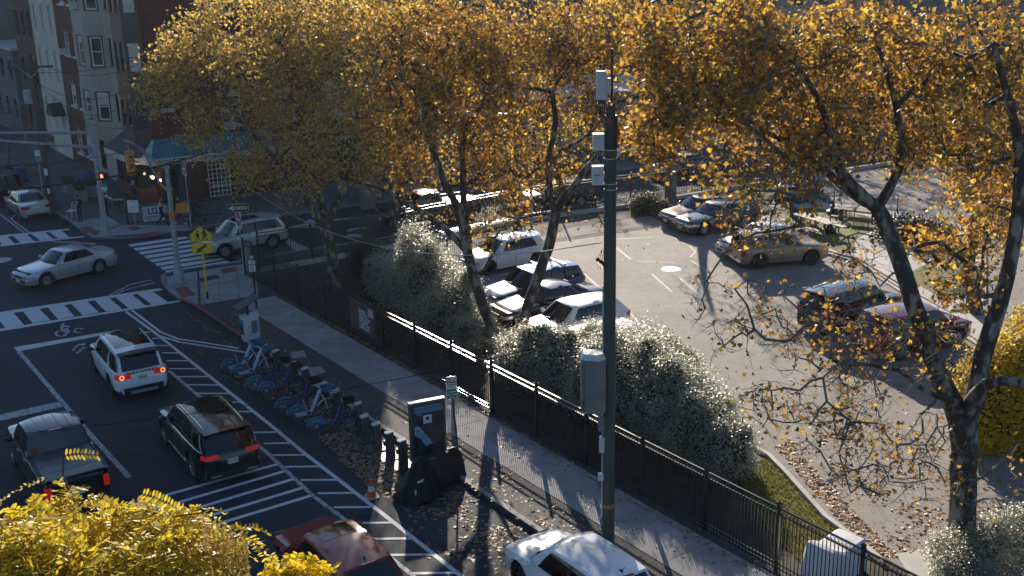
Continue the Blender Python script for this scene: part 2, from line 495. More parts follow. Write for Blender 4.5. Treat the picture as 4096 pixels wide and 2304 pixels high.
# near ladder crossing
gaps = [[(-130, 290), (-45, 275), (55, 405), (-40, 420)], [(135, 250), (230, 235), (330, 355), (240, 370)], [(390, 205), (480, 195), (585, 315), (510, 325)], [(640, 165), (715, 158), (832, 275), (750, 285)],
        [(870, 130), (950, 122), (1065, 238), (995, 245)], [(1095, 98), (1160, 90), (1295, 205), (1230, 212)], [(1325, 65), (1380, 58), (1525, 165), (1465, 177)], [(1535, 35), (1640, 22), (1830, 125), (1690, 143)]]
for i in range(len(gaps) - 1):
    a, b_ = gaps[i], gaps[i + 1]
    quadmark(zq(0, 1152, a[1], b_[0], b_[3], a[2]), name='crosswalk_bar')
quadmark(zq(0, 1152, (-130, 262), (1605, 3), (1640, 22), (-125, 290)), name='crosswalk_edge', z=.0065)
quadmark(zq(0, 1152, (-40, 418), (1815, 122), (1838, 135), (-30, 442)), name='crosswalk_edge', z=.0065)
gaps = [[(-80, 948), (-25, 943), (22, 1018), (-40, 1026)], [(75, 930), (130, 925), (215, 1000), (150, 1005)], [(270, 910), (315, 905), (405, 970), (345, 978)], [(455, 892), (495, 887), (585, 950), (535, 957)], [(620, 872), (690, 865), (840, 930), (700, 940)]]
for i in range(len(gaps) - 1):
    a, b_ = gaps[i], gaps[i + 1]
    quadmark(zq(0, 576, a[1], b_[0], b_[3], a[2]), name='crosswalk_bar')
quadmark(zq(0, 576, (-80, 928), (695, 852), (705, 864), (-70, 948)), name='crosswalk_edge', z=.0065)
quadmark(zq(0, 576, (-45, 1022), (838, 926), (855, 936), (-35, 1036)), name='crosswalk_edge', z=.0065)
# striped crossing over the cross street
for k in range(8):
    t = k / 7; e = (k - .0) / 7
    l0 = (1285 + 375 * t, 1012 + 266 * t); l1 = (1318 + 375 * t, 1036 + 272 * t)
    r0 = (1870 + 420 * t, 930 + 245 * t); r1 = (1895 + 430 * t, 951 + 249 * t)
    quadmark(zq(0, 576, l0, r0, r1, l1), name='crosswalk_bar')
quadmark(zq(0, 1152, (135, 598), (1205, 420), (1222, 440), (175, 640)), name='stop_bar')
quadmark(zq(0, 1152, (-60, 1288), (610, 1140), (650, 1190), (-60, 1352)), WORN_PAINT, 'stop_bar')
linemark(zq(0, 1152, (190, 640), (650, 1175), (900, 1462)) + [z45(1300, 458, 0, 1728)], .16, WORN_PAINT)
linemark(zq(0, 1152, (1265, 235), (1600, 482)) + zq(1024, 1728, (120, -90), (510, 232), (1390, 915), (2060, 1449), (2600, 1880)), .13)
linemark(zq(0, 1152, (1330, 226), (1610, 440), (1790, 512), (2120, 562), (2400, 608)), .12)
linemark(zq(0, 1152, (1610, 484), (1800, 543), (2100, 592), (2480, 650)), .12, z=.0075)
linemark(zq(0, 1152, (1700, 832), (1970, 1062)) + zq(1024, 1728, (90, 192), (570, 640), (960, 930), (1320, 1240), (1560, 1430), (1900, 1760)), .13, WORN_PAINT)
ticks3 = [(1440, 445, 1505, 446), (1525, 510, 1600, 508), (1575, 580, 1690, 582), (1630, 655, 1800, 655), (1675, 733, 1890, 735), (1700, 813, 1985, 815), (1775, 893, 2090, 893), (1880, 975, 2200, 978), (1975, 1062, 2310, 1062), (2120, 1152, 2425, 1150), (2240, 1247, 2540, 1245)]
ticks8 = [(-160, 8, 238, 2), (80, 118, 370, 112), (165, 235, 515, 232), (290, 352, 660, 348), (450, 485, 830, 482), (620, 618, 1000, 615), (785, 760, 1150, 757), (960, 920, 1390, 912), (1155, 1078, 1580, 1072), (1320, 1240, 1780, 1235), (1560, 1425, 2010, 1418)]
for x0, y0, x1, y1 in ticks3: linemark(zq(0, 1152, (x0, y0), (x1, y1)), .11, name='lane_tick', z=.0085)
for x0, y0, x1, y1 in ticks8: linemark(zq(1024, 1728, (x0, y0), (x1, y1)), .11, name='lane_tick', z=.0085)
for (ax, ay, bx, by) in ((1170, 775, 2790, 325), (1490, 800, 2862, 395), (1500, 912, 2950, 475), (1640, 985, 3055, 560), (1850, 1030, 3145, 637)):
    linemark(zq(0, 1728, (ax, ay), (bx, by)), .15, WHITE_PAINT, 'hatch_line')
for p in (zq(0, 576, (0, 705), (240, 892)), zq(0, 576, (155, 712), (112, 745), (135, 775), (292, 890)), zq(0, 576, (500, 975), (700, 985), (965, 1003)), zq(0, 576, (520, 986), (720, 998), (955, 1012)), zq(0, 576, (1230, 1449), (1350, 1405), (1530, 1369)), zq(0, 1152, (1170, 62), (1235, 30), (1330, 0), (1560, -55)), zq(0, 1152, (1100, 75), (1180, 30), (1250, 2))):
    linemark(p, .11, WORN_PAINT)
# shared-lane bicycle symbol and its chevron
def ringmark(c, rx, ry, w, a0=0, a1=360):
    pts = [z45(c[0] + rx * math.cos(rad(t)), c[1] + ry * math.sin(rad(t)), 0, 1152) for t in np.linspace(a0, a1, 22)]
    linemark(pts, w, WORN_PAINT, 'bicycle_symbol')
ringmark((615, 460), 52, 27, .09); ringmark((798, 430), 50, 22, .09, 60, 320)
for q in ([(605, 395), (622, 362), (655, 352), (640, 380), (660, 392), (612, 425)], [(625, 352), (642, 348), (646, 358), (630, 362)], [(650, 378), (710, 385), (700, 398), (655, 395)], [(610, 418), (680, 405), (710, 430), (690, 460), (668, 448), (672, 428), (620, 432)]):
    quadmark(zq(0, 1152, *q), WORN_PAINT, 'bicycle_symbol', z=.009)
for q in ([(718, 632), (780, 568), (805, 562), (742, 632)], [(785, 566), (860, 556), (858, 572), (800, 580)], [(755, 660), (845, 592), (862, 598), (790, 655)]):
    quadmark(zq(0, 1152, *q), WORN_PAINT, 'chevron_mark', z=.0065)
# arrows and bars on the cross street
for q in ([(478, 797), (532, 757), (600, 772), (1030, 738), (1045, 750), (640, 785), (600, 800)], [(310, 852), (420, 815), (530, 800), (625, 806), (540, 815), (600, 838)], [(895, 880), (960, 848), (1100, 838), (1105, 850), (990, 862), (965, 882)], [(840, 932), (930, 922), (925, 905), (1085, 905), (1045, 945)], [(160, 962), (235, 952), (245, 970), (168, 980)], [(268, 965), (330, 957), (570, 1070), (430, 1095)], [(310, 1140), (420, 1095), (560, 1120), (520, 1135)]):
    quadmark(zq(1024, 576, *q), WORN_PAINT, 'arrow_mark')
GREEN_LANE = wornpaint('green lane paint', (.035, .11, .075), (.05, .06, .06), .38)
quadmark([(556, 588), (640, 577), (775, 626), (700, 640), (640, 650), (590, 655)], GREEN_LANE, 'lane_paint', z=.0035)
# ---------------- car park
lot = [(1160, 690), (1215, 775), (1262, 880), (1420, 990), (1939, 1149), (1982, 1192), (2082, 1304), (2164, 1364), (2300, 1449), (2500, 1560), (2800, 1400), (2800, 900), (2700, 560), (2380, 440), (2150, 420), (1870, 480), (1660, 540), (1440, 572), (1240, 632)]
m = MB(); m.prism([atb(*p).xy for p in lot], KB - .05, KB + .006)
car_park = struct(m.obj('car_park', LOT_M))
soil_pts = [at(630, 640), at(700, 625)] + [fs(t, -.62) for t in (2.0, 12, 24, 36, 44)] + [fs(44, 3), at(2300, 1449), at(2082, 1304), at(1939, 1149), at(1420, 990), at(1262, 880), at(1170, 660), at(1000, 612)]
m = MB(); m.poly([(p[0], p[1], KB + .003) for p in [fs(1.2, -.6), fs(12, -.62), fs(24, -.62), fs(40, -.62), fs(40, 2.6)] + [atb(*p) for p in ((2164, 1364), (2082, 1304), (1982, 1192), (1939, 1149), (1420, 990), (1262, 880), (1215, 775), (1240, 632), (1000, 636), (760, 676))]])
verge = struct(m.obj('verge_soil', SOIL))
grass_strip = [(1830, 1170), (1939, 1149), (1982, 1192), (2082, 1304), (2164, 1364), (2155, 1449), (2040, 1440), (1930, 1330)]
m = MB(); m.poly([(p.x, p.y, KB + .008) for p in [atb(*p) for p in grass_strip]][::-1]); 
verge_grass = struct(m.obj('verge_grass', GRASS_M))
strip('lot_kerb', [atb(*p) for p in ((1860, 1105), (1939, 1149), (1982, 1192), (2082, 1304), (2164, 1364), (2230, 1420))], .14, KB, KB + .11, PATH_M, car_park, -1)
m = MB(); m.prism([atb(*p).xy for p in ((2255, 1395), (2345, 1378), (2460, 1410), (2440, 1470), (2300, 1470))], KB - .02, KB + .02); m.obj('concrete_pad', PATH_M, car_park)
# grass island with picnic tables, footpaths round it
isl = [(1915, 536), (1960, 521), (2070, 526), (2160, 545), (2250, 560), (2300, 600), (2290, 640), (2215, 640), (2172, 585), (2150, 605), (2154, 640), (2110, 640), (2055, 612), (1985, 585)]
m = MB(); m.prism([atb(*p).xy for p in ((1895, 548), (1900, 520), (1960, 505), (2110, 517), (2330, 545), (2480, 585), (2480, 760), (2390, 790), (2290, 735), (2160, 655), (2065, 630), (1960, 585))], KB - .02, KB + .10)
path = struct(m.obj('footpath', PATH_M))
m = MB(); m.prism([atb(*p).xy for p in ((1918, 537), (1965, 524), (2110, 533), (2215, 556), (2224, 575), (2180, 590), (2152, 606), (2147, 628), (2154, 640), (2110, 640), (2055, 612), (1985, 580))], KB + .05, KB + .115)
island = struct(m.obj('lawn', GRASS_M))
m = MB(); m.prism([atb(*p).xy for p in ((2290, 690), (2360, 655), (2450, 660), (2470, 740), (2385, 765), (2300, 715))], KB + .05, KB + .115); struct(m.obj('lawn', GRASS_M))
m = MB(); m.prism([atb(*p).xy for p in ((1830, 505), (1870, 470), (1960, 452), (1975, 515), (1890, 520))], KB, KB + .03); struct(m.obj('lawn', GRASS_M))
strip('lot_kerb', [atb(*p) for p in ((1900, 556), (1960, 590), (2065, 637), (2160, 665), (2290, 745), (2400, 825), (2520, 900))], .14, KB, KB + .11, PATH_M, car_park, 1)
m = MB(); m.prism([atb(*p).xy for p in ((2160, 672), (2290, 752), (2400, 835), (2520, 910), (2640, 900), (2480, 790), (2390, 790), (2290, 735))], KB - .02, KB + .06); m.obj('footpath', PATH_M, car_park)
def lotline(p, w=.1):
    P = [atb(*x) for x in p]; m = MB()
    for i in range(len(P) - 1):
        d = (P[i + 1] - P[i]).normalized(); n = Vector((-d.y, d.x, 0)) * w / 2
        m.poly([(v.x, v.y, KB + .011) for v in (P[i] - n, P[i + 1] - n, P[i + 1] + n, P[i] + n)])
    m.obj('bay_line', FAINT_PAINT, car_park)
for p in ([(1550, 623), (1587, 653)], [(1602, 659), (1700, 661)], [(1735, 655), (1770, 675), (1785, 690)], [(1640, 690), (1690, 735)], [(1710, 700), (1760, 742)], [(1500, 655), (1530, 690)], [(1470, 690), (1520, 735)], [(1548, 602), (1640, 598)], [(1700, 585), (1770, 560)], [(1570, 770), (1620, 830)], [(1735, 620), (1750, 634), (1735, 648)], [(2040, 515), (2075, 495)]):
    lotline(p)
m = MB(); c = atb(1690, 677); m.lathe([(.0, KB + .014), (.42, KB + .014), (.46, KB + .006)], 20, (c.x, c.y, 0)); m.f.append(tuple(range(len(m.v) - 60, len(m.v) - 40))); m.mi.append(0)
tag(m.obj('manhole_cover', pm('worn iron', (.42, .40, .38), (.55, .53, .5), rough=.35, metal=.3)), 'pale round manhole cover set in the sunlit car park', 'manhole cover')
m = MB(); c = at(2, 655); m.lathe([(.0, .012), (.5, .012), (.54, .003)], 20, (c.x, c.y, 0))
tag(m.obj('manhole_cover', pm('worn iron light', (.3, .3, .3), (.4, .4, .4), rough=.5)), 'round manhole cover in the road left of the silver saloon', 'manhole cover')
# ---------------- pavement on the far side of the crossing and beyond the cross street
K0 = at(405.5, 517)
fk = [at(*p) for p in ((135, 537), (175, 560), (215, 594), (250, 603), (300, 605), (350, 603), (475, 582), (620, 557), (816, 531))]
fe = fk[-1] + BX * 90
farw = [fk[0] + AX * 60] + fk + [fe, fe + Vector((-BX.y, BX.x, 0)) * 60]
m = MB(); m.prism([p.xy for p in farw], -.2, KB - .002)
far_pavement = struct(m.obj('far_pavement', paved('far asphalt walk', (.075, .078, .085), (.12, .12, .125), .2, crack=.4, crackscale=.4)))
strip('kerb', [fk[0] + AX * 60] + fk + [fe], .16, -.1, KB + .01, KERB_M, far_pavement)
slabs([at(*p, KB) for p in ((180, 558), (272, 545), (305, 566), (215, 590))], 2, 1, KB + .012, CONCRETE, far_pavement)
slabs([at(*p, KB) for p in ((308, 566), (470, 566), (478, 578), (225, 598))], 3, 1, KB + .011, CONCRETE, far_pavement)
for q in ([(200, 575), (228, 570), (243, 582), (215, 588)], [(342, 592), (395, 583), (405, 592), (352, 600)]):
    m = MB(); m.prism([at(*p, KB).xy for p in q], KB + .005, KB + .026); m.obj('tactile_plate', RED_PAINT, far_pavement)
m = MB(); m.prism([at(*p, KB).xy for p in ((320, 573), (345, 568), (357, 576), (332, 581))], KB + .004, KB + .024); m.obj('cellar_hatch', DARK_PLASTIC, far_pavement)
m = MB(); m.prism([atb(*p).xy for p in ((495, 702), (545, 692), (552, 700), (505, 710))], KB + .004, KB + .026); m.obj('cellar_hatch', DARK_PLASTIC, pavement)
# ================================================================== buildings
BR_RED = brickmat('red brick', (.105, .036, .028), (.145, .05, .036), (.09, .06, .05))
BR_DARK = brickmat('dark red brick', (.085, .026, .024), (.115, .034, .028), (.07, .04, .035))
BR_BEIGE = brickmat('beige brick', (.36, .33, .28), (.42, .385, .33), (.27, .25, .22))
BR_BROWN = brickmat('brown brick', (.10, .06, .052), (.13, .078, .064), (.08, .06, .055))
CREAM = pm('cream stucco', (.50, .455, .37), (.57, .52, .425), scale=1.2, rough=.9, bump=.2, bscale=40)
STONE = pm('sandstone trim', (.33, .27, .21), (.42, .35, .27), scale=3, rough=.85)
BROWNSTONE = pm('brownstone trim', (.12, .085, .07), (.16, .11, .09), scale=3, rough=.85)
METAL_BROWN = pm('bronze metal cladding', (.05, .034, .034), (.07, .048, .046), scale=2, rough=.55, stretch=(1, 1, .2))
FRAME_W = pm('white window frame', (.60, .60, .58), (.68, .68, .66), rough=.5)
FRAME_D = pm('dark window frame', (.02, .02, .022), (.03, .03, .032), rough=.5)
PANE = pm('window pane', (.012, .017, .022), (.035, .045, .055), scale=.7, rough=.05, spec=.7)
BLIND = pm('window blind', (.42, .39, .33), (.5, .47, .40), scale=2, rough=.6)
GREY_ST = pm('grey render', (.11, .115, .125), (.15, .155, .165), scale=.8, rough=.9)
ROOF_W = pm('white roof membrane', (.58, .54, .5), (.66, .62, .57), scale=.6, rough=.8)
TAR = pm('tar roof', (.05, .05, .052), (.08, .08, .08), scale=.6, rough=.9)

def wallgrid(mb, W, u0, u1, z0, z1, wins, depth=.14, mi=0):
    """a wall with real openings: W(u, z, d) gives the point d behind the face"""
    us = sorted(set([u0, u1] + [w[0] for w in wins] + [w[1] for w in wins])); zs = sorted(set([z0, z1] + [w[2] for w in wins] + [w[3] for w in wins]))
    for i in range(len(us) - 1):
        for j in range(len(zs) - 1):
            uc, zc = (us[i] + us[i + 1]) / 2, (zs[j] + zs[j + 1]) / 2
            if any(w[0] < uc < w[1] and w[2] < zc < w[3] for w in wins): continue
            mb.poly([W(us[i], zs[j], 0), W(us[i + 1], zs[j], 0), W(us[i + 1], zs[j + 1], 0), W(us[i], zs[j + 1], 0)], mi)
    for a, b_, c, d in [w[:4] for w in wins]:
        for (p, q, r, s) in (((a, c), (b_, c), (b_, c), (a, c)), ((a, d), (b_, d), (b_, d), (a, d)), ((a, c), (a, d), (a, d), (a, c)), ((b_, c), (b_, d), (b_, d), (b_, c))):
            mb.poly([W(*p, 0), W(*q, 0), W(*r, depth + .06), W(*s, depth + .06)], mi)

def window(parent, W, a, b_, c, d, fm=FRAME_W, depth=.12, fw=.06, sash=True, sill=None, lintel=None, blind=0., pm_=None, mull=0, cap=None):
    """a sash window set in its opening: frame with pane, sill and lintel"""
    f = MB()
    def bar(u0, u1, z0, z1, d0=depth - .05, d1=depth + .03):
        P = [W(u, z, dd) for dd in (d0, d1) for u, z in ((u0, z0), (u1, z0), (u1, z1), (u0, z1))]
        f.add(P, [(0, 1, 2, 3), (7, 6, 5, 4), (0, 4, 5, 1), (1, 5, 6, 2), (2, 6, 7, 3), (3, 7, 4, 0)])
    bar(a, a + fw, c, d); bar(b_ - fw, b_, c, d); bar(a + fw, b_ - fw, c, c + fw); bar(a + fw, b_ - fw, d - fw, d)
    if sash: bar(a + fw, b_ - fw, (c + d) / 2 - .025, (c + d) / 2 + .025)
    for k in range(mull):
        u = a + (b_ - a) * (k + 1) / (mull + 1); bar(u - .02, u + .02, c + fw, d - fw)
    fo = f.obj('window', fm, parent)
    p = MB(); p.poly([W(a, c, depth + .01), W(b_, c, depth + .01), W(b_, d, depth + .01), W(a, d, depth + .01)])
    p.obj('pane', pm_ or PANE, fo)
    if blind:
        zb = d - (d - c) * blind
        p = MB(); p.poly([W(a + fw, zb, depth), W(b_ - fw, zb, depth), W(b_ - fw, d - fw, depth), W(a + fw, d - fw, depth)]); p.obj('blind', BLIND, fo)
    if sill is not None:
        s = MB(); P = [W(u, z, dd) for dd in (-.09, .05) for u, z in ((a - .12, c - .14), (b_ + .12, c - .14), (b_ + .12, c - .003), (a - .12, c - .003))]
        s.add(P, [(0, 1, 2, 3), (7, 6, 5, 4), (0, 4, 5, 1), (1, 5, 6, 2), (2, 6, 7, 3), (3, 7, 4, 0)]); s.obj('sill', sill, fo)
    if lintel is not None:
        s = MB(); P = [W(u, z, dd) for dd in (-.06, .05) for u, z in ((a - .13, d + .003), (b_ + .13, d + .003), (b_ + .13, d + .22), (a - .13, d + .22))]
        s.add(P, [(0, 1, 2, 3), (7, 6, 5, 4), (0, 4, 5, 1), (1, 5, 6, 2), (2, 6, 7, 3), (3, 7, 4, 0)]); s.obj('lintel', lintel, fo)
    return fo

def rowhouse(name, label, s0, s1, h, mat, wins, depth=14, **kw):
    """terraced house on the row: local x along the street, y towards the street"""
    t = thing(name, label, 'building', K0 + AX * s0, A_ANG, 'houses in the terraced row')
    L = s1 - s0 - .012; W = lambda u, z, d: (u, -d, z)
    m = MB(); wallgrid(m, W, 0, L, 0, h, wins)
    for q in ([(0, 0), (0, -depth)], [(L, -depth), (L, 0)], [(0, -depth), (L, -depth)]):
        m.poly([(q[0][0], q[0][1], 0), (q[1][0], q[1][1], 0), (q[1][0], q[1][1], h), (q[0][0], q[0][1], h)])
    m.obj('wall', mat, t)
    r = MB(); r.box((L / 2, -depth / 2, h + .06), (L - .02, depth - .02, .1)); r.obj('roof', TAR, t)
    c = MB(); c.box((L / 2, .16, h - .2), (L - .02, .3, .5)); c.box((L / 2, .1, h - .6), (L - .02, .18, .2)); c.obj('cornice', kw.get('corn', BROWNSTONE), t)
    return t, W
def acunit(p, rz, label, group='window air conditioners'):
    m = MB(); m.box((0, 0, .2), (.62, .55, .4))
    o = m.obj('air_conditioner', pm('ac casing', (.5, .5, .48), (.6, .6, .58), rough=.5))
    g_ = MB()
    for k in range(7): g_.box((0, .277, .06 + k * .047), (.52, .012, .022))
    g_.obj('grille', FRAME_D, o)
    o.location = p; o.rotation_euler = (0, 0, rz)
    return tag(o, label, 'air conditioner', group)
def fpt(s, z, y=0.): return K0 + AX * s + Vector((-AX.y, AX.x, 0)) * y + Vector((0, 0, z))

# ---- beige brick house with a rounded bay
rows = [(4.38, 6.17), (7.86, 9.7), (11.4, 13.2), (14.9, 16.6)]
t, W = rowhouse('brick_house', 'beige brick house with a full-height angled bay and streaked window aprons', 5.7, 13.5, 17.6, BR_BEIGE, [(.5, 1.15, c, d) for c, d in rows] + [(1.2, 2.2, .1, 2.3), (4.9, 6.3, .6, 2.6)])
for c, d in rows: window(t, W, .5, 1.15, c, d, FRAME_D, sill=STONE)
window(t, W, 4.9, 6.3, .6, 2.6, FRAME_D, mull=2); m = MB(); m.box((1.7, -.1, 1.2), (1., .06, 2.2)); m.obj('door', FRAME_D, t)
pl = [(1.7, 0), (2.7, .95), (5.4, .95), (6.9, 0)]
bay = MB(); faces = []
for i in range(3):
    (x0, y0), (x1, y1) = pl[i], pl[i + 1]; ln = math.hypot(x1 - x0, y1 - y0)
    nx, ny = -(y1 - y0) / ln, (x1 - x0) / ln
    Wf = (lambda x0, y0, x1, y1, ln, nx, ny: (lambda u, z, d: (x0 + (x1 - x0) * u / ln - nx * d, y0 + (y1 - y0) * u / ln - ny * d, z)))(x0, y0, x1, y1, ln, nx, ny)
    wd = .42 if i != 1 else .62
    ws = [(ln / 2 - wd, ln / 2 + wd, c, d) for c, d in rows]
    wallgrid(bay, Wf, 0, ln, 3.1, 17.2, ws)
    faces.append((Wf, ws))
bay.poly([(x, y, 3.1) for x, y in pl][::-1]); bay.poly([(x, y, 17.2) for x, y in pl])
bo = bay.obj('bay', BR_BEIGE, t)
for i, (Wf, ws) in enumerate(faces):
    for k, w in enumerate(ws):
        window(t, Wf, *w, fm=FRAME_W, blind=(.45 if (i + k) % 3 == 0 else .25 if i == 1 else 0), fw=.09, depth=.1)
        o = MB()
        a, b_, c, d = w
        for (u0, u1, z0, z1) in ((a - .09, a, c - .09, d + .09), (b_, b_ + .09, c - .09, d + .09), (a, b_, d, d + .09), (a, b_, c - .09, c)):
            P = [Wf(u, z, dd) for dd in (-.02, .05) for u, z in ((u0, z0), (u1, z0), (u1, z1), (u0, z1))]
            o.add(P, [(0, 1, 2, 3), (7, 6, 5, 4), (0, 4, 5, 1), (1, 5, 6, 2), (2, 6, 7, 3), (3, 7, 4, 0)])
        o.obj('window_surround', FRAME_D, t)
acunit(fpt(5.7 + 4.0, 11.42, 1.0), A_ANG, 'window air conditioner high in the beige bay'); acunit(fpt(5.7 + 4.0, 4.42, 1.0), A_ANG, 'window air conditioner low in the beige bay'); acunit(fpt(5.7 + 6.3, 7.9, .35), A_ANG, 'window air conditioner on the far facet of the beige bay')
# ---- red brick house with white windows
rows = [(.95, 2.75), (4.38, 5.95), (7.97, 9.55), (11.5, 13.1), (14.6, 15.8)]
ws = [(.75 + 2.0 * 0, 1.0, c, d) for c, d in rows][:0] + [(x, x + 1.35, c, d) for x in (.35, 2.6) for c, d in rows]
t, W = rowhouse('brick_house', 'red brick house with white sash windows and white sills', 13.5, 19.2, 17.2, BR_RED, ws + [(4.6, 5.5, .1, 2.4)])
for k, w in enumerate(ws): window(t, W, *w, fm=FRAME_W, sill=FRAME_W, lintel=BROWNSTONE, blind=(.5 if k % 3 == 0 else 0), mull=1, fw=.08)
m = MB(); m.box((5.05, -.1, 1.25), (.9, .06, 2.3)); m.obj('door', FRAME_D, t)
acunit(fpt(13.5 + 3.6, 8.0, .16), A_ANG, 'window air conditioner in a white sash of the red brick house')
# ---- cream stucco house with tall narrow windows
rows = [(2.2, 4.3), (5.9, 7.95), (9.45, 11.2), (12.8, 14.4)]
ws = [(x, x + .72, c, d) for x in (1.0, 3.2, 5.4) for c, d in rows]
t, W = rowhouse('stucco_house', 'cream stucco house with three tall narrow windows a floor', 19.2, 26.1, 16.0, CREAM, ws)
for w in ws: window(t, W, *w, fm=FRAME_W, sill=CREAM, lintel=CREAM, depth=.16)
p = MB(); p.box((1.3, .5, 3.4), (1.8, .9, .12)); p.add([(.3, 0.02, 3.46), (.3, 1., 3.46), (1.3, 1., 4.25), (1.3, .02, 4.25), (2.3, .02, 3.46), (2.3, 1., 3.46)], [(0, 1, 2, 3), (3, 2, 5, 4), (1, 5, 2)]); p.obj('porch_hood', FRAME_D, t)
st = MB()
for k in range(7): st.box((5.9, 1.7 - k * .27, .09 + k * .18), (1.5, .29, .18))
st.obj('stoop', BROWNSTONE, t)
# ---- dark brown brick house
rows = [(1.2, 3.2), (4.9, 6.9), (8.6, 10.6), (12.2, 13.6)]
ws = [(x, x + .85, c, d) for x in (.6, 2.5, 4.4) for c, d in rows]
t, W = rowhouse('brick_house', 'dark brown brick house with black narrow windows', 26.1, 32.3, 15.0, BR_BROWN, ws)
for w in ws: window(t, W, *w, fm=FRAME_D, sill=BROWNSTONE, lintel=BROWNSTONE)
# ---- low grey buildings past the terrace
for i, (sa, sb, h, mt, lb, y0) in enumerate(((33.6, 44, 7.2, GREY_ST, 'low grey rendered building past the terraced row', 0.2), (45, 62, 15.5, GREY_ST, 'tall blank grey building at the far left end of the street', 1.5))):
    t = thing('grey_building', lb, 'building', K0 + AX * sa + Vector((-AX.y, AX.x, 0)) * y0, A_ANG)
    W = lambda u, z, d: (u, -d, z)
    ws = [(x, x + 1.1, c, c + 1.7) for x in np.arange(1, sb - sa - 2, 3.) for c in np.arange(1.4, h - 2.2, 3.3)]
    m = MB(); wallgrid(m, W, 0, sb - sa, 0, h, ws); m.poly([(0, 0, 0), (0, -14, 0), (0, -14, h), (0, 0, h)]); m.obj('wall', mt, t)
    r = MB(); r.box(((sb - sa) / 2, -7, h + .1), (sb - sa + .3, 14.3, .2)); r.obj('roof', TAR if i else pm('pale roof edge', (.4, .4, .4), rough=.7), t)
    for w in ws: window(t, W, *w, fm=FRAME_D)

# ---- corner brick building with the restaurant
HB = 18.2
t = thing('corner_building', 'tall dark red brick corner building with a bronze metal bay and the restaurant below', 'building', K0, A_ANG)
bl = Vector((BX.dot(AX), BX.dot(Vector((-AX.y, AX.x, 0))), 0))      # cross street direction in this frame
pl2 = Vector((-bl.y, bl.x, 0))                                         # points into the building?
if pl2.x < 0: pl2 = -pl2
LS, LF = 17.0, 5.69
WA = lambda u, z, d: (u, -d, z)
WB = lambda u, z, d: (bl.x * u + pl2.x * d, bl.y * u + pl2.y * d, z)
rowsB = [(1.0, 2.9), (4.5, 6.3), (7.9, 9.7), (11.3, 13.1), (14.7, 16.5), (18, 19.6)]
wB = [(x, x + 1.25, c, d) for x in (4.2, 7.6, 11.6, 14.6) for c, d in rowsB if not (c < 2 and x < 5)] + [(3.3, 5.3, .9, 2.7)]
wB = [w for w in wB]
wA = [(4.75, 5.45, c, d) for c, d in rowsB[1:]] + [(.9, 2.4, 1.15, 2.7), (2.6, 4.1, 1.15, 2.7)]
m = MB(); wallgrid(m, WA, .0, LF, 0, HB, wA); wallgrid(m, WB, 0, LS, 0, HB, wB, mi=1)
e1 = bl * LS; e2 = e1 + pl2 * 14; e3 = Vector((LF, -14, 0))
for p, q in ((e1, e2), (e2, e3)): m.poly([(p.x, p.y, 0), (q.x, q.y, 0), (q.x, q.y, HB), (p.x, p.y, HB)])
m.poly([(0, 0, HB), tuple(e1 + Vector((0, 0, HB))), tuple(e2 + Vector((0, 0, HB))), (LF, -14, HB), (LF, 0, HB)])
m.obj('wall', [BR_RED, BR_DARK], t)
for k, w in enumerate(wB): window(t, WB, *w, fm=FRAME_D if k % 2 else FRAME_W, sill=STONE, lintel=STONE, blind=(.4 if k % 4 == 1 else 0))
for k, w in enumerate(wA): window(t, WA, *w, fm=FRAME_D, sill=STONE if k < 5 else None, lintel=STONE if k < 5 else None)
# quoin panels of pale stone on the side wall
for u, z in ((11.0, 5.0), (11.0, 6.0), (13.3, 5.0), (13.3, 6.0)):
    q = MB(); P = [WB(a_, b_, d) for d in (-.03, .02) for a_, b_ in ((u, z), (u + .5, z), (u + .5, z + .7), (u, z + .7))]
    q.add(P, [(0, 1, 2, 3), (0, 4, 5, 1), (1, 5, 6, 2), (2, 6, 7, 3), (3, 7, 4, 0)]); q.obj('quoin', STONE, t)
# bronze bay
pl = [(.15, 0), (.75, .85), (2.9, .85), (4.4, 0)]
bm_ = MB(); fr = []
for i in range(3):
    (x0, y0), (x1, y1) = pl[i], pl[i + 1]; ln = math.hypot(x1 - x0, y1 - y0); nx, ny = -(y1 - y0) / ln, (x1 - x0) / ln
    Wf = (lambda x0, y0, x1, y1, ln, nx, ny: (lambda u, z, d: (x0 + (x1 - x0) * u / ln - nx * d, y0 + (y1 - y0) * u / ln - ny * d, z)))(x0, y0, x1, y1, ln, nx, ny)
    if i == 1: ws = [(a_, b_, c + .1, d + .1) for a_, b_ in ((.12, .98), (1.12, 2.03)) for c, d in rowsB[1:]]
    else: ws = [(.13, ln - .13, c + .1, d + .1) for c, d in rowsB[1:]]
    wallgrid(bm_, Wf, 0, ln, 3.75, HB - 1, ws, depth=.1); fr.append((Wf, ws))
bm_.poly([(x, y, 3.75) for x, y in pl][::-1]); bm_.poly([(x, y, HB - 1) for x, y in pl])
for z in (6.6, 7.7, 10.0, 11.1, 13.4, 14.5): pass
bm_.obj('bay', METAL_BROWN, t)
for i, (Wf, ws) in enumerate(fr):
    for k, w in enumerate(ws): window(t, Wf, *w, fm=METAL_BROWN, blind=(.95 if (i == 0 and k in (1, 2)) else 0), depth=.08)
# string courses
for z in (3.55,):
    q = MB(); P = [WB(a_, b_, d) for d in (-.05, .02) for a_, b_ in ((0.02, z), (LS, z), (LS, z + .14), (0.02, z + .14))]
    q.add(P, [(0, 1, 2, 3), (0, 4, 5, 1), (1, 5, 6, 2), (2, 6, 7, 3), (3, 7, 4, 0)]); q.obj('string_course', STONE, t)
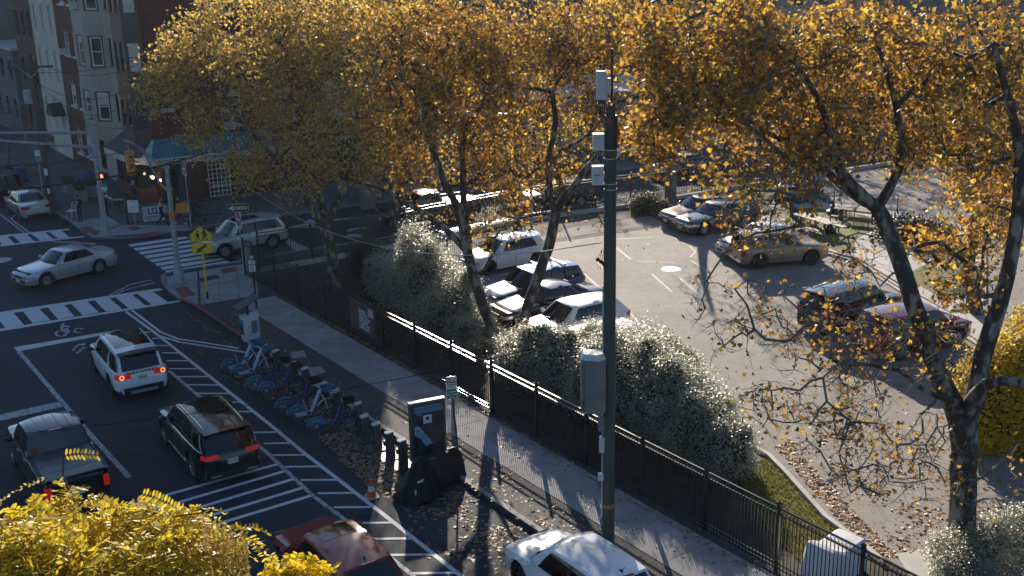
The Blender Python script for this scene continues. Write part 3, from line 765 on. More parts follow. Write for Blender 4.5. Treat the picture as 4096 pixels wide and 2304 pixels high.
# shopfront: dark timber door, brick pier, front windows
def sheet(W, u0, u1, z0, z1, d0, d1, name, mat, par):
    q = MB(); P = [W(a_, b_, d) for d in (d0, d1) for a_, b_ in ((u0, z0), (u1, z0), (u1, z1), (u0, z1))]
    q.add(P, [(0, 1, 2, 3), (7, 6, 5, 4), (0, 4, 5, 1), (1, 5, 6, 2), (2, 6, 7, 3), (3, 7, 4, 0)]); return q.obj(name, mat, par)
sheet(WB, .25, 1.15, .12, 2.35, -.06, .03, 'door', pm('dark door', (.012, .012, .013), rough=.3), t)
sheet(WB, .36, 1.04, .95, 2.2, -.07, -.055, 'door_pane', PANE, t)
sheet(WB, 1.22, 1.48, .12, 2.7, -.07, .03, 'pilaster', pm('teal paint', (.012, .05, .06), rough=.5), t)
sheet(WB, 1.55, 2.75, .12, 2.5, -.045, .03, 'door', pm('oxblood door', (.055, .018, .012), (.075, .025, .016), scale=2, rough=.45), t)
ext = MB()
ext.box((2.6, .55, .62), (4.6, 1.06, 1.0)); eo = ext.obj('shopfront_wall', pm('painted brick red', (.11, .036, .028), (.13, .045, .034), rough=.8), t)
for x in (.45, 1.75, 3.05, 4.35): sheet(lambda u, z, d: (u, 1.06 - d, z), x, x + .1, 1.12, 2.7, -.01, .09, 'mullion', FRAME_D, t)
for x in (.55, 1.85, 3.15): sheet(lambda u, z, d: (u, 1.06 - d, z), x, x + 1.2, 1.13, 2.65, .03, .05, 'pane', PANE, t)
sheet(lambda u, z, d: (-.0 + .28 + d, u, z), .08, 1.0, 1.13, 2.65, .03, .05, 'pane', PANE, t)
# awning over the corner: valance and sloping cloth
TEAL = pm('teal awning cloth', (.018, .135, .165), (.024, .165, .195), scale=1.5, rough=.75)
TEAL_L = pm('pale teal awning cloth', (.25, .40, .40), (.32, .46, .45), scale=1.5, rough=.75)
STRIPE = pm('charcoal awning cloth', (.03, .036, .042), (.045, .05, .058), scale=1, rough=.75)
VAL = pm('cream valance cloth', (.47, .44, .39), (.53, .50, .44), scale=2, rough=.8)
LETTER = pm('dark lettering', (.02, .024, .03), rough=.6)
aw = thing('awning', 'teal restaurant awning with a cream lettered valance on the brick corner', 'awning', K0, A_ANG)
AO, Z0, Z1, ZT = 1.45, 2.72, 3.12, 4.05
f0 = WB(-.55, 0, -AO); f1 = WB(7.0, 0, -AO); w0 = WB(.0, 0, -.03); w1 = WB(7.0, 0, -.03)
l1 = (0.15, 1.75, 0); l0 = (-.45, 1.35, 0)
v3 = lambda p, z: (p[0], p[1], z)
f0b = WB(-.95, 0, -.55)
c = MB(); c.poly([v3(f0, Z1), v3(f1, Z1), v3(w1, ZT), v3(w0, ZT)]); c.poly([v3(f1, Z1), v3(f1, Z0), v3(w1, Z0), v3(w1, ZT)]); c.obj('canopy', TEAL, aw)
c = MB(); c.poly([v3(f0b, Z1), v3(f0, Z1), v3(w0, ZT), (.05, .1, ZT)]); c.obj('canopy', TEAL_L, aw)
c = MB(); c.poly([v3(f0b, Z1), (.05, .1, ZT), (5.2, .1, ZT), (5.2, 1.55, Z1), (.0, 1.55, Z1)])
c.obj('canopy', STRIPE, aw)
def val(p, q, mat=VAL):
    c = MB(); n = 10
    for i in range(n):
        a_ = Vector(p).lerp(Vector(q), i / n); b_ = Vector(p).lerp(Vector(q), (i + 1) / n)
        c.poly([v3(a_, Z0 + .02 * (i % 2)), v3(b_, Z0 + .02 * ((i + 1) % 2)), v3(b_, Z1), v3(a_, Z1)])
    return c.obj('valance', mat, aw)
val(f0, f1); val(f0b, f0); val(f0b, (0, 1.55, 0)); val((0, 1.55, 0), (5.2, 1.55, 0))
ang = math.atan2(f1[1] - f0[1], f1[0] - f0[0])
def vtext(body, u, size, xs=1.):
    p = Vector(WB(u, 0, -AO - .012)); text(body, size, LETTER, aw, (p.x, p.y, (Z0 + Z1) / 2), (math.pi / 2, 0, ang), xs=xs, bold=.008)
vtext("ROSARIO'S", .65, .3, 1.1); vtext('RESTAURANT', 3.45, .3, 1.1); vtext('CENTO', 5.9, .28, 1.1)
for k, (qx, qy) in enumerate(((334, 424.6), (384, 446.5), (402, 454), (321, 419.5))):
    s_, z_ = onplane(qx, qy, K0 + Vector((.473, -.881, 0)) * .5, BX)
    b_ = MB(); b_.ball((0, 0, 0), .085, 10, 6)
    lampm = pm('lit bulb', (.9, .8, .6), emit=(1., .86, .62), estr=9.0)
    o = b_.obj('bulb', lampm); o.location = K0 + Vector((.473, -.881, 0)) * .5 + BX * s_ + Vector((0, 0, z_))
    m = MB(); m.cyl((0, 0, .07), (0, 0, .3), .02, n=6); m.obj('lamp_holder', DARK_PLASTIC, o)
    tag(o, ('lit bulb furthest along the shopfront windows', 'lit bulb over the restaurant door under ROSARIO', 'lit bulb right of the restaurant door', 'dim lit bulb at the end of the charcoal awning')[k], 'lamp', 'lit bulbs under the awning')
# street-name plates on the brick
for u, wd in ((.12, .35), (.62, .85)):
    s_ = sheet(WB, u, u + wd, 5.62, 5.86, -.03, .0, 'street_plate', pm('plate blue grey', (.35, .4, .46), rough=.5), t)
# trellis of white lath
tr = thing('trellis', 'white lattice trellis leaning on the brick wall right of the restaurant door', 'trellis', K0, A_ANG)
for k in range(6): sheet(WB, 3.0 + k * .26, 3.035 + k * .26, .15, 2.55, -.16, -.13, 'lath', FRAME_W, tr)
for k in range(9): sheet(WB, 3.0, 4.34, .2 + k * .28, .235 + k * .28, -.19, -.162, 'lath', FRAME_W, tr)
for k, (u, z) in enumerate(((4.6, 4.3), (11.9, 4.2), (8.0, 7.9))):
    p = K0 + BX * u + Vector((.473, -.881, 0)) * .22 + Vector((0, 0, z)); acunit(p, math.atan2(-.881, .473) - math.pi / 2, ('window air conditioner low on the dark brick side wall', 'window air conditioner near the pale quoins', 'window air conditioner high on the dark brick side wall')[k])

# ---- buildings across the cross street, seen through the trees
def block_house(name, label, p, rz, w, d, h, mat, rows, cols, roofm=TAR, ww=1.1, wh=1.7, fm=FRAME_D, first=1.2, cat='building', par=.5):
    t = thing(name, label, cat, p, rz)
    W = lambda u, z, dd: (u, dd, z)
    ws = [(w * (i + .5) / cols - ww / 2, w * (i + .5) / cols + ww / 2, first + j * 3.3, first + j * 3.3 + wh) for i in range(cols) for j in range(rows)]
    ws = [x for x in ws if x[3] < h - .3]
    m = MB(); wallgrid(m, W, 0, w, 0, h, ws)
    for q in ([(w, 0), (w, d)], [(w, d), (0, d)], [(0, d), (0, 0)]): m.poly([(q[0][0], q[0][1], 0), (q[1][0], q[1][1], 0), (q[1][0], q[1][1], h), (q[0][0], q[0][1], h)])
    m.obj('wall', mat, t)
    r = MB(); r.box((w / 2, d / 2, h - par + .05), (w - .05, d - .05, .1)); r.obj('roof', roofm, t)
    c = MB()
    for q in ((w / 2, -.06, w + .3, .22), (w / 2, d + .06, w + .3, .22)): c.box((q[0], q[1], h + .08), (q[2], q[3], .16))
    c.obj('parapet', roofm, t)
    for x in ws: window(t, W, *x, fm=fm)
    return t
GREYB = pm('grey panel wall', (.16, .155, .155), (.2, .195, .19), scale=.5, rough=.9)
TAN = pm('tan wall', (.25, .2, .165), (.3, .245, .2), scale=.5, rough=.9)
SLATE = pm('slate blue wall', (.06, .075, .095), (.085, .1, .12), scale=.5, rough=.8)
p = atdist(1330, 300, 81); block_house('low_building', 'low one-storey grey building with a white flat roof behind the trees', (p.x, 81, 0), rad(24), 17, 10, 4.0, GREYB, 1, 6, ROOF_W, par=.05)
p = atdist(1090, 300, 84); block_house('low_building', 'low shed with a pale flat roof left of the white-roofed building', (p.x, 80, 0), rad(26), 9, 8, 2.9, GREYB, 1, 3, ROOF_W, par=.05)
for i, (x, y, w, d, h, mt, lb, rm) in enumerate(((-11, 104, 19, 12, 15, SLATE, 'slate blue building behind the white-roofed one', TAR), (9, 112, 17, 12, 15.5, BR_BROWN, 'brown brick building far behind the trees', TAR), (27, 122, 16, 12, 16.5, TAN, 'tan building far behind the trees', TAR), (44, 116, 18, 12, 15.5, GREYB, 'grey building behind the trees at the far right', ROOF_W), (63, 112, 22, 14, 17, BR_RED, 'red brick building at the far right edge', TAR), (-33, 112, 20, 12, 15, BR_BROWN, 'brown brick building behind the corner block', TAR))):
    block_house('far_building', lb, (x, y, 0), rad(18 if i < 5 else 26), w, d, h, mt, 4, max(3, int(w / 3)), rm)
bm2 = block_house('low_building', 'blue-roofed garage behind the upper car park', (19, 88, 0), rad(27), 14, 8, 3.6, TAN, 1, 4, pm('blue roof', (.16, .24, .32), (.2, .28, .36), scale=.6, rough=.7), par=.05)
# ================================================================== vehicles
def paint(name, c, rough=.3, metal=.0, coat=1., spec=.2):
    return pm('paint ' + name, c, tuple(min(1, x * 1.06) for x in c), scale=1.5, rough=rough, metal=metal, coat=coat, spec=spec)
TRIM = pm('black trim', (.012, .012, .013), (.018, .018, .02), rough=.55)
HEAD = pm('headlamp lens', (.5, .52, .55), (.7, .7, .72), scale=14, rough=.08, metal=.5, coat=1)
AMBER = pm('amber lamp', (.9, .4, .08), rough=.2, emit=(1., .42, .08), estr=.8)
TAIL = pm('tail lamp', (.30, .008, .012), (.42, .02, .02), scale=20, rough=.12, coat=1)
TAIL_ON = pm('tail lamp lit', (.34, .012, .014), rough=.15, coat=1, emit=(1., .03, .03), estr=.10)
RING_ON = pm('lamp ring lit', (.9, .35, .1), rough=.2, emit=(1., .38, .12), estr=.7)
PLATE = pm('number plate', (.52, .50, .42), (.58, .56, .48), rough=.5)
PLATE_T = pm('plate print', (.03, .035, .06), rough=.6)
RIM_S = pm('alloy silver', (.42, .43, .45), (.5, .5, .52), rough=.25, metal=.8)
RIM_D = pm('alloy dark', (.03, .03, .033), (.05, .05, .052), rough=.3, metal=.6)
_wheels = {}
def wheel_meshes(r, w, nsp, rm):
    k = (r, w, nsp, rm.name)
    if k in _wheels: return _wheels[k]
    t = MB(); rr = r * .66
    t.lathe([(rr, -w / 2 + .01), (r * .93, -w / 2), (r, -w / 2 + .035), (r, w / 2 - .035), (r * .93, w / 2), (rr, w / 2 - .01), (rr, -w / 2 + .01)], 28, axis='Y')
    d = MB(); yo = w / 2 - .03
    d.lathe([(0.0, yo - .06), (rr * .99, yo - .06), (rr, yo + .01), (rr * .93, yo + .012), (rr * .9, yo - .03)], 28, axis='Y')
    d.lathe([(0.0, yo + .005), (rr * .2, yo), (rr * .24, yo - .05)], 14, axis='Y')
    for i in range(nsp):
        a = 2 * math.pi * i / nsp; ca, sa = math.cos(a), math.sin(a)
        hw = rr * (.95 / nsp if nsp > 6 else .11)
        P = []
        for (rad_, ww, yy) in ((rr * .16, hw * 1.2, yo), (rr * .95, hw, yo + .006)):
            for s_ in (-1, 1): P.append((rad_ * ca - s_ * ww * sa, yy, rad_ * sa + s_ * ww * ca))
        P += [(p[0], yo - .05, p[2]) for p in P]
        d.add(P, [(0, 1, 3, 2), (0, 2, 6, 4), (1, 5, 7, 3), (2, 3, 7, 6)])
    _wheels[k] = (t.mesh('wheel', RUBBER, 40), d.mesh('rim', [rm], 40))
    return _wheels[k]

def smooth_interp(pts, x):
    xs = [p[0] for p in pts]; ys = [p[1] for p in pts]
    return float(np.interp(x, xs, ys))

class Car:
    """a car from its measurements; local x forward, y left, z up"""
    def __init__(c, name, label, cat, pos, ang, kind, body, group=None, **k):
        D = dict(
            sedan=dict(L=4.75, W=1.80, H=1.44, wb=2.72, r=.33, zs=.22, fo=.93, deck=[(-1, .80), (-.985, .96), (-.70, 1.02), (-.5, .96), (.2, .92), (.32, .93), (.80, .80), (.95, .70), (1, .58)], gh=(.36, .12, -.36, -.70), belt=(.93, .98), wr=.70, nose=.22),
            hatch=dict(L=4.35, W=1.77, H=1.50, wb=2.64, r=.33, zs=.22, fo=.88, deck=[(-1, .85), (-.98, 1.0), (-.5, .98), (.2, .94), (.38, .96), (.82, .84), (.95, .74), (1, .60)], gh=(.44, .16, -.74, -.955), belt=(.95, 1.02), wr=.70, nose=.2),
            suv=dict(L=4.62, W=1.90, H=1.70, wb=2.74, r=.36, zs=.28, fo=.88, deck=[(-1, .9), (-.985, 1.06), (-.5, 1.06), (.2, 1.04), (.42, 1.05), (.84, .96), (.95, .86), (1, .70)], gh=(.48, .22, -.80, -.965), belt=(1.05, 1.11), wr=.74, nose=.17, clad=True),
            wagon=dict(L=4.7, W=1.74, H=1.50, wb=2.63, r=.32, zs=.24, fo=.90, deck=[(-1, .85), (-.985, 1.0), (-.5, .97), (.2, .93), (.36, .95), (.80, .82), (.95, .72), (1, .58)], gh=(.38, .14, -.86, -.97), belt=(.94, .99), wr=.74, nose=.2),
            pickup=dict(L=5.8, W=1.98, H=1.86, wb=3.6, r=.39, zs=.36, fo=.95, deck=[(-1, 1.12), (-.99, 1.2), (-.22, 1.2), (-.1, 1.18), (.3, 1.16), (.42, 1.16), (.86, 1.08), (.96, 1.0), (1, .85)], gh=(.47, .27, -.14, -.22), belt=(1.17, 1.2), wr=.78, nose=.13, clad=False),
        )[kind]
        D.update(k); c.__dict__.update(D); c.kind = kind
        c.t = thing(name, label, cat, pos, ang, group)
        c.body = body
        c.hl = c.L / 2
        c.xf = c.hl - c.fo; c.xr = c.xf - c.wb
        c.build()
    def plan(c, x):
        u = abs(x) / c.hl
        return c.W / 2 * (1 - .035 * u ** 2 - c.nose * u ** 9)
    def deckz(c, x): return smooth_interp(c.deck, x / c.hl)
    def zlow(c, x):
        z = c.zs + (.05 if abs(x) > c.hl * .97 else 0); ra = c.r + .07
        for xw in (c.xf, c.xr):
            dx = abs(x - xw)
            if dx < ra: z = max(z, c.r + math.sqrt(ra * ra - dx * dx) * 1.0)
        return z
    def section(c, x):
        w = c.plan(x); zt = c.deckz(x); zl = c.zlow(x); top = zt
        zm = max(.55 * zt, zl + .05); b1 = max(min(zl + .14, zm - .02), zl + .015); zm = max(zm, b1 + .02)
        zsld = max(zt - .09, zm + .02); zt = max(zt, zsld + .03)
        e = .0
        return [(w * .93, zl), (w * .985, b1), (w, zm), (w * .975, zsld), (w * .93, zt - .012), (w * .84, zt + .012), (w * .5, zt + .03), (0, zt + .036)]
    def side(c, x, t):
        """point on the flank: t 0 at the sill line to 1 under the belt"""
        S = c.section(x)[1:5]; n = len(S) - 1; f = min(t, .9999) * n; i = int(f); f -= i
        return S[i][0] * (1 - f) + S[i + 1][0] * f, S[i][1] * (1 - f) + S[i + 1][1] * f
    def build(c):
        T = c.t; hl = c.hl
        xs = sorted(set(list(np.round(np.linspace(-hl, hl, 44), 3)) + [round(xw + s * (c.r + .07) * f, 3) for xw in (c.xf, c.xr) for s in (-1, 1) for f in (1.0, .985, .93, .82, .6, .3, 0)]))
        m = MB(); n = 8; rows = []
        for x in xs:
            S = c.section(x)
            rows.append([(x, -y, z) for y, z in S] + [(x, y, z) for y, z in S[::-1][1:]])
        w = len(rows[0]); V = [p for r in rows for p in r]; F = []; MI = []
        for i in range(len(rows) - 1):
            for j in range(w - 1):
                F.append((i * w + j, (i + 1) * w + j, (i + 1) * w + j + 1, i * w + j + 1))
                MI.append(1 if (j in (0, w - 2) and getattr(c, 'clad', False)) else 0)
        F.append(tuple(range(w))); MI.append(0); F.append(tuple((len(rows) - 1) * w + j for j in range(w))[::-1]); MI.append(0)
        m.v = V; m.f = F; m.mi = MI
        # black inner tub and floor
        zt = c.r * 2 + .12
        m.box((0, 0, (c.zs - .06 + zt) / 2), (c.L * .93, c.W * .78, zt - c.zs + .06), mi=1)
        if c.kind == 'pickup': pass
        g = c.gh; wb = c.W / 2 * .925; wr = c.W / 2 * c.wr
        xA, xAr, xDr, xD = [q * hl for q in g]; zr = c.H - .05
        zA, zD = c.deckz(xA) - .02, c.deckz(xD) - .02
        bul = lambda u: 4 * u * (1 - u); lp = lambda a, b_, t: a + (b_ - a) * t
        wA = min(wb, c.plan(xA) * .925); wD = min(wb, c.plan(xD) * .925)
        ws = lambda u, v: (lp(xA + .16 * bul(u), xAr + .07 * bul(u), v), lp(lp(-wA, wA, u), lp(-wr, wr, u), v), lp(zA, zr + .05 * bul(u), v))
        rw = lambda u, v: (lp(xD - .09 * bul(u), xDr - .05 * bul(u), v), lp(lp(-wD, wD, u), lp(-wr * .97, wr * .97, u), v), lp(zD, zr - .02 + .05 * bul(u), v))
        roof = lambda u, v: (lp(xAr + .07 * bul(u), xDr - .05 * bul(u), v), lp(-wr, wr, u) * lp(1, .97, v), lp(zr, zr - .02, v) + .05 * bul(u) + .045 * bul(v))
        def sd(s):
            def f(u, v):
                x0 = lp(xA, xD, u); x1 = lp(xAr, xDr, u)
                y0 = min(wb, c.plan(x0) * .925); y1 = wr * lp(1, .97, u)
                return (lp(x0, x1, v), s * (lp(y0, y1, v) + .035 * bul(v)), lp(max(c.deckz(x0) - .02, zA if u < .02 else 0), lp(zr, zr - .02, u) + .045 * bul(u), v))
            return f
        gm = MB()
        gm.grid(ws, 8, 4, flip=True); gm.grid(rw, 8, 4); gm.grid(roof, 8, 10, flip=True)
        for s in (-1, 1): gm.grid(sd(s), 14, 4, flip=(s < 0))
        nv = len(m.v)
        pillar = getattr(c, 'pillar', 0)
        m.add(gm.v, gm.f, 0)
        bo = m.obj('body', [c.body, TRIM], T, smooth=38, merge=True)
        # glass panels sit just proud of the shell
        def off(fn, eps):
            def f(u, v):
                p = Vector(fn(u, v)); du = Vector(fn(min(u + .01, 1), v)) - Vector(fn(max(u - .01, 0), v)); dv = Vector(fn(u, min(v + .01, 1))) - Vector(fn(u, max(v - .01, 0)))
                nn = du.cross(dv).normalized(); cen = Vector((lp(xAr, xDr, .5), 0, zr - .5))
                if nn.dot(p - cen) < 0: nn = -nn
                return p + nn * eps
            return f
        def sub(fn, u0, u1, v0, v1, eps=.007, u0t=None, u1t=None):
            o = off(fn, eps); u0t = u0 if u0t is None else u0t; u1t = u1 if u1t is None else u1t
            return lambda a, b_: o(lp(lp(u0, u0t, b_), lp(u1, u1t, b_), a), lp(v0, v1, b_))
        q = MB(); q.grid(sub(ws, .05, .95, .06, .95), 8, 5); wso = q.obj('windscreen', GLASS_DARK, T, smooth=60)
        q = MB(); q.grid(sub(ws, .03, .97, .0, .055, .012), 8, 1); q.obj('cowl', TRIM, T)
        q = MB()
        for (u0, u1) in ((.12, .5), (.5, .86)): 
            a_, b_ = Vector(sub(ws, u0, u1, .02, .1, .025)(0, 0)), Vector(sub(ws, u0, u1, .05, .16, .025)(1, 1)); q.beam(a_, b_, .02, .015)
        q.obj('wiper', TRIM, wso)
        q = MB(); q.grid(sub(rw, .07, .93, .12, .92), 8, 4); q.obj('rear_window', GLASS_DARK, T, smooth=60)
        wins = getattr(c, 'wins', {'sedan': [(.10, .46, .10, .47), (.49, .80, .49, .86)], 'hatch': [(.12, .46, .10, .46), (.49, .80, .49, .80)], 'suv': [(.10, .42, .08, .42), (.45, .70, .45, .70), (.74, .93, .74, .92)], 'wagon': [(.10, .40, .08, .40), (.42, .66, .42, .66), (.70, .93, .70, .93)], 'pickup': [(.12, .54, .10, .54), (.58, .92, .58, .92)]}[c.kind])
        for s in (-1, 1):
            for (a_, b_, at_, bt) in wins:
                q = MB(); q.grid(sub(sd(s), a_, b_, .10, .88, .008, at_, bt), 5, 3); q.obj('side_window', GLASS_DARK, T, smooth=60)
            if getattr(c, 'chrome', False):
                q = MB(); P = [sub(sd(s), wins[0][0] - .02, wins[-1][1] + .01, .06, .92, .012)(u, 0) for u in np.linspace(0, 1, 9)]
                P += [sub(sd(s), wins[0][0] - .02, wins[-1][1] + .01, .06, .92, .012)(1, v) for v in (.4, .8, 1)]
                q.tube(P, .014, 5); q.obj('window_trim', CHROME, T)
            if getattr(c, 'bpil', True):
                for i in range(len(wins) - 1):
                    if c.kind == 'suv' and i == 1 and not getattr(c, 'dpil', True): continue
                    q = MB(); q.grid(sub(sd(s), wins[i][1], wins[i + 1][0], .10, .88, .0075, wins[i][3], wins[i + 1][2]), 1, 3)
                    if not (i == 1 and getattr(c, 'cpaint', False)): q.obj('pillar', TRIM, T)
            # doors: skins just proud of the flank, dark shut lines round them
            dx = getattr(c, 'doors', [(xA - .05, xA - 1.08), (xA - 1.10, max(xA - 2.0, c.xr + c.r * .55))])
            for (d0, d1) in dx:
                fl = lambda eps, g0: (lambda u, v: (lp(d0 + g0, d1 - g0, u), s * (c.side(lp(d0 + g0, d1 - g0, u), lp(.06 - g0, .97 + g0 * .3, v))[0] + eps), c.side(lp(d0, d1, u), lp(.06 - g0, .97 + g0 * .3, v))[1]))
                q = MB(); q.grid(fl(.003, .012), 6, 6, flip=(s < 0)); q.obj('shut_line', TRIM, T)
                q = MB(); q.grid(fl(.006, 0), 6, 6, flip=(s < 0)); do = q.obj('door', c.body, T, smooth=60)
                hy, hz = c.side(d1 + .13, .80); q = MB(); q.box((d1 + .17, s * (hy + .018), hz), (.17, .03, .035)); q.obj('handle', CHROME if getattr(c, 'chrome', False) else c.body, do)
            # door mirrors
            q = MB(); my = wb + .02; q.ball((xA - .22, s * (my + .14), c.deckz(xA) + .08), (.09, .13, .085), 10, 6); q.beam((xA - .2, s * (my - .06), c.deckz(xA) + .0), (xA - .2, s * (my + .1), c.deckz(xA) + .04), .06, .04)
            q.obj('mirror', getattr(c, 'mirror', c.body), T, smooth=60)
            # lamps follow the rounded corners
            def lampstrip(x0, x1, z0, z1, eps, nm, mat, inner=None):
                q = MB()
                def f(u, v):
                    # wraps from the flank round the end face
                    sgn = 1 if x1 > 0 else -1
                    if u < .5:
                        x = lp(x0, sgn * hl, u * 2); y = c.plan(x)
                    else:
                        x = sgn * (hl + 0); y = lp(c.plan(sgn * hl), inner, (u - .5) * 2)
                    z = lp(z0, z1, v)
                    S = c.section(x); zt = S[4][1]
                    yy = y * (1.0 if z < zt - .09 else .985)
                    return (x + sgn * eps, s * (yy + eps), z)
                q.grid(f, 10, 3, flip=(s * (1 if x1 > 0 else -1) < 0)); return q.obj(nm, mat, T, smooth=60)
            zd = c.deckz(hl * .95)
            lampstrip(hl - getattr(c, 'hlen', .34), hl, zd - .17, zd - .03, .012, 'headlight', getattr(c, 'headm', HEAD), c.plan(hl) * .55)
            zt = c.deckz(-hl * .985)
            tz0, tz1 = getattr(c, 'tz', (zt - .24, zt - .05))
            lampstrip(-hl + getattr(c, 'tlen', .22), -hl, tz0, tz1, .012, 'tail_light', getattr(c, 'tailm', TAIL), c.plan(hl) * getattr(c, 'tin', .62))
        # ends: grille, bumpers, number plates
        wf = c.plan(hl); zf = c.deckz(hl * .95)
        q = MB(); q.box((hl + .004, 0, zf - .12), (.03, wf * .9, .13)); 
        go = q.obj('grille', TRIM, T)
        q = MB()
        for k in range(3): q.box((hl + .022, 0, zf - .165 + k * .045), (.01, wf * .88, .012))
        q.obj('grille_bar', CHROME, go)
        q = MB(); q.box((hl - .01, 0, c.zs + .16), (.05, wf * 1.7, .13)); q.obj('bumper_trim', getattr(c, 'bumper', TRIM), T)
        q = MB(); q.box((-hl + .01, 0, c.zs + .12), (.06, wf * 1.75, .16 if not getattr(c, 'clad', False) else .26)); q.obj('bumper_trim', getattr(c, 'bumper', TRIM), T)
        zp = getattr(c, 'zp', .5 * c.deckz(-hl) + .26)
        q = MB(); q.box((-hl - .022, 0, zp), (.02, .31, .16)); po = q.obj('number_plate', PLATE, T)
        text(getattr(c, 'plate', 'NJ'), .085, PLATE_T, po, (-hl - .034, 0, zp - .005), (math.pi / 2, 0, -math.pi / 2), xs=.85) if getattr(c, 'plate', None) else None
        if not getattr(c, 'nofront', False):
            q = MB(); q.box((hl + .03, 0, c.zs + .2), (.02, .31, .15)); q.obj('number_plate', PLATE, T)
        # third brake lamp, antenna
        q = MB(); p = Vector(roof(.5, 1.)); q.box((p.x - .02, 0, p.z + .0), (.06, .34, .03)); q.obj('brake_light', getattr(c, 'brakem', TAIL), T)
        if getattr(c, 'spoiler', False):
            q = MB()
            q.grid(lambda u, v: (lp(xDr + .05, xDr - .24, v) - .05 * bul(u), lp(-wr * .95, wr * .95, u), zr - .005 + .05 * bul(u) - .02 * v), 8, 2); q.grid(lambda u, v: (xDr - .24 - .05 * bul(u), lp(-wr * .95, wr * .95, u), zr - .025 - .05 * v + .05 * bul(u)), 8, 1)
            q.obj('spoiler', getattr(c, 'spm', c.body), T, smooth=50)
        if getattr(c, 'antenna', False):
            q = MB(); p = Vector(roof(.5, .9)); q.add([(p.x + .09, 0, p.z), (p.x - .07, -.025, p.z), (p.x - .07, .025, p.z), (p.x - .08, 0, p.z + .07)], [(0, 1, 3), (0, 3, 2), (1, 2, 3)]); q.tube([(p.x - .04, 0, p.z + .04), (p.x - .16, 0, p.z + .17)], .006, 4); q.obj('antenna', TRIM, T)
        if getattr(c, 'sunroof', None):
            u0, u1, v0, v1 = c.sunroof
            q = MB(); q.grid(sub(roof, u0, u1, v0, v1, .006), 6, 6); q.obj('roof_glass', GLASS_DARK, T, smooth=60)
        if getattr(c, 'rails', None):
            for s in (0, 1):
                q = MB(); u = .07 if s == 0 else .93
                P = [Vector(off(roof, .05)(u, v)) for v in np.linspace(.1, .92, 8)]; P = [Vector(off(roof, .0)(u, .07))] + P + [Vector(off(roof, .0)(u, .95))]
                q.tube(P, .022, 6); q.obj('roof_rail', c.rails, T)
        if getattr(c, 'bars', False):
            for v in (.3, .72):
                q = MB(); q.beam(Vector(off(roof, .09)(.05, v)), Vector(off(roof, .09)(.95, v)), .07, .03); 
                for u in (.06, .94): q.beam(Vector(off(roof, -.0)(u, v)), Vector(off(roof, .09)(u, v)), .05, .05, up=(1, 0, 0))
                q.obj('roof_bar', STEEL, T)
        tm, rmh = wheel_meshes(c.r, .23, getattr(c, 'spokes', 10), getattr(c, 'rim', RIM_S))
        for xw in (c.xf, c.xr):
            for s in (-1, 1):
                wo = inst('wheel', tm, T, (xw, s * (c.W / 2 - .135), c.r), (0, 0, 0 if s > 0 else math.pi)); inst('rim', rmh, wo)
        c.roof = roof; c.off = off; c.sub = sub; c.rw = rw; c.ws = ws; c.sd = sd

def heading(p0, p1): return math.atan2(p1.y - p0.y, p1.x - p0.x)
def place(front, rear, side, spec, z=0.):
    """centre of a car from the contact points of the two wheels on one side (side +1 its left)"""
    fw, rw_ = at(front[0], front[1], z), at(rear[0], rear[1], z)
    ang = heading(rw_, fw)
    return fw, rw_, ang
def centre_from_front_wheel(fw, ang, side, L, fo, W):
    fwd = Vector((math.cos(ang), math.sin(ang), 0)); left = Vector((-fwd.y, fwd.x, 0))
    return fw - fwd * (L / 2 - fo) - left * side * (W / 2 - .05)

A_REV = A_ANG
SILVER = paint('silver', (.36, .385, .40), .28, .55)
SILVER_L = paint('light silver', (.44, .46, .48), .28, .45)
WHITE_P = paint('white', (.70, .70, .69), .3)
BLACK_P = paint('black', (.006, .007, .010), .18)
RED_P = paint('dark red', (.20, .012, .012), .55, .0)
NAVY = paint('blue', (.025, .06, .16), .25, .3)
GREYD = paint('charcoal', (.05, .055, .06), .25, .4)
TANP = paint('tan', (.27, .195, .135), .35, .3)
TEALG = paint('grey blue', (.10, .15, .18), .3, .4)
MAROON = paint('maroon', (.12, .012, .012), .25, .2)

# silver saloon turning through the crossroads
fw, rw_, a = place((121, 722), (250, 688.5), 1, None)
ctr = centre_from_front_wheel(fw, a, 1, 4.75, .93, 1.80)
Car('car', 'silver four-door saloon crossing the junction with its amber turn lamp lit', 'car', ctr, a, 'sedan', SILVER_L, headm=HEAD, spokes=5, H=1.42)
q = MB(); fwd = Vector((math.cos(a), math.sin(a), 0)); lf = Vector((-fwd.y, fwd.x, 0))
car0 = [o for o in bpy.data.objects if o.type == 'EMPTY'][-1]
q.ball((4.75 / 2 - .10, .62, .63), (.10, .13, .05), 8, 5); q.obj('turn_lamp', AMBER, car0)
# white SUV with a black glass roof
fw, rw_, a = place((225, 937), (280, 997), 1, None)
a = A_ANG + rad(-4)
ctr = at(281, 996) + Vector((math.cos(a), math.sin(a), 0)) * (4.6 / 2 - .86 - .12) - Vector((-math.sin(a), math.cos(a), 0)) * .93
dc = Car('car', 'white SUV with black glass roof and glowing ring tail lamps at the stop line', 'car', ctr, a, 'suv', WHITE_P, L=4.6, W=1.95, H=1.72, r=.38, rim=RIM_D, spokes=5, tailm=TAIL_ON, sunroof=(.06, .94, .0, .80), spoiler=True, spm=TRIM, mirror=TRIM, plate='T45 HLD', tin=.5, tz=(.86, 1.04), cpaint=True, brakem=TAIL, zp=.86, antenna=True, wins=[(.10, .40, .08, .40), (.42, .64, .42, .66), (.74, .985, .70, .985)])
for s in (-1, 1):
    q = MB(); q.lathe([(.055, -.0), (.085, -.004), (.085, -.012), (.055, -.012)], 18, (-dc.hl - .02, s * .70, .95), 'X'); q.obj('lamp_ring', RING_ON, dc.t)
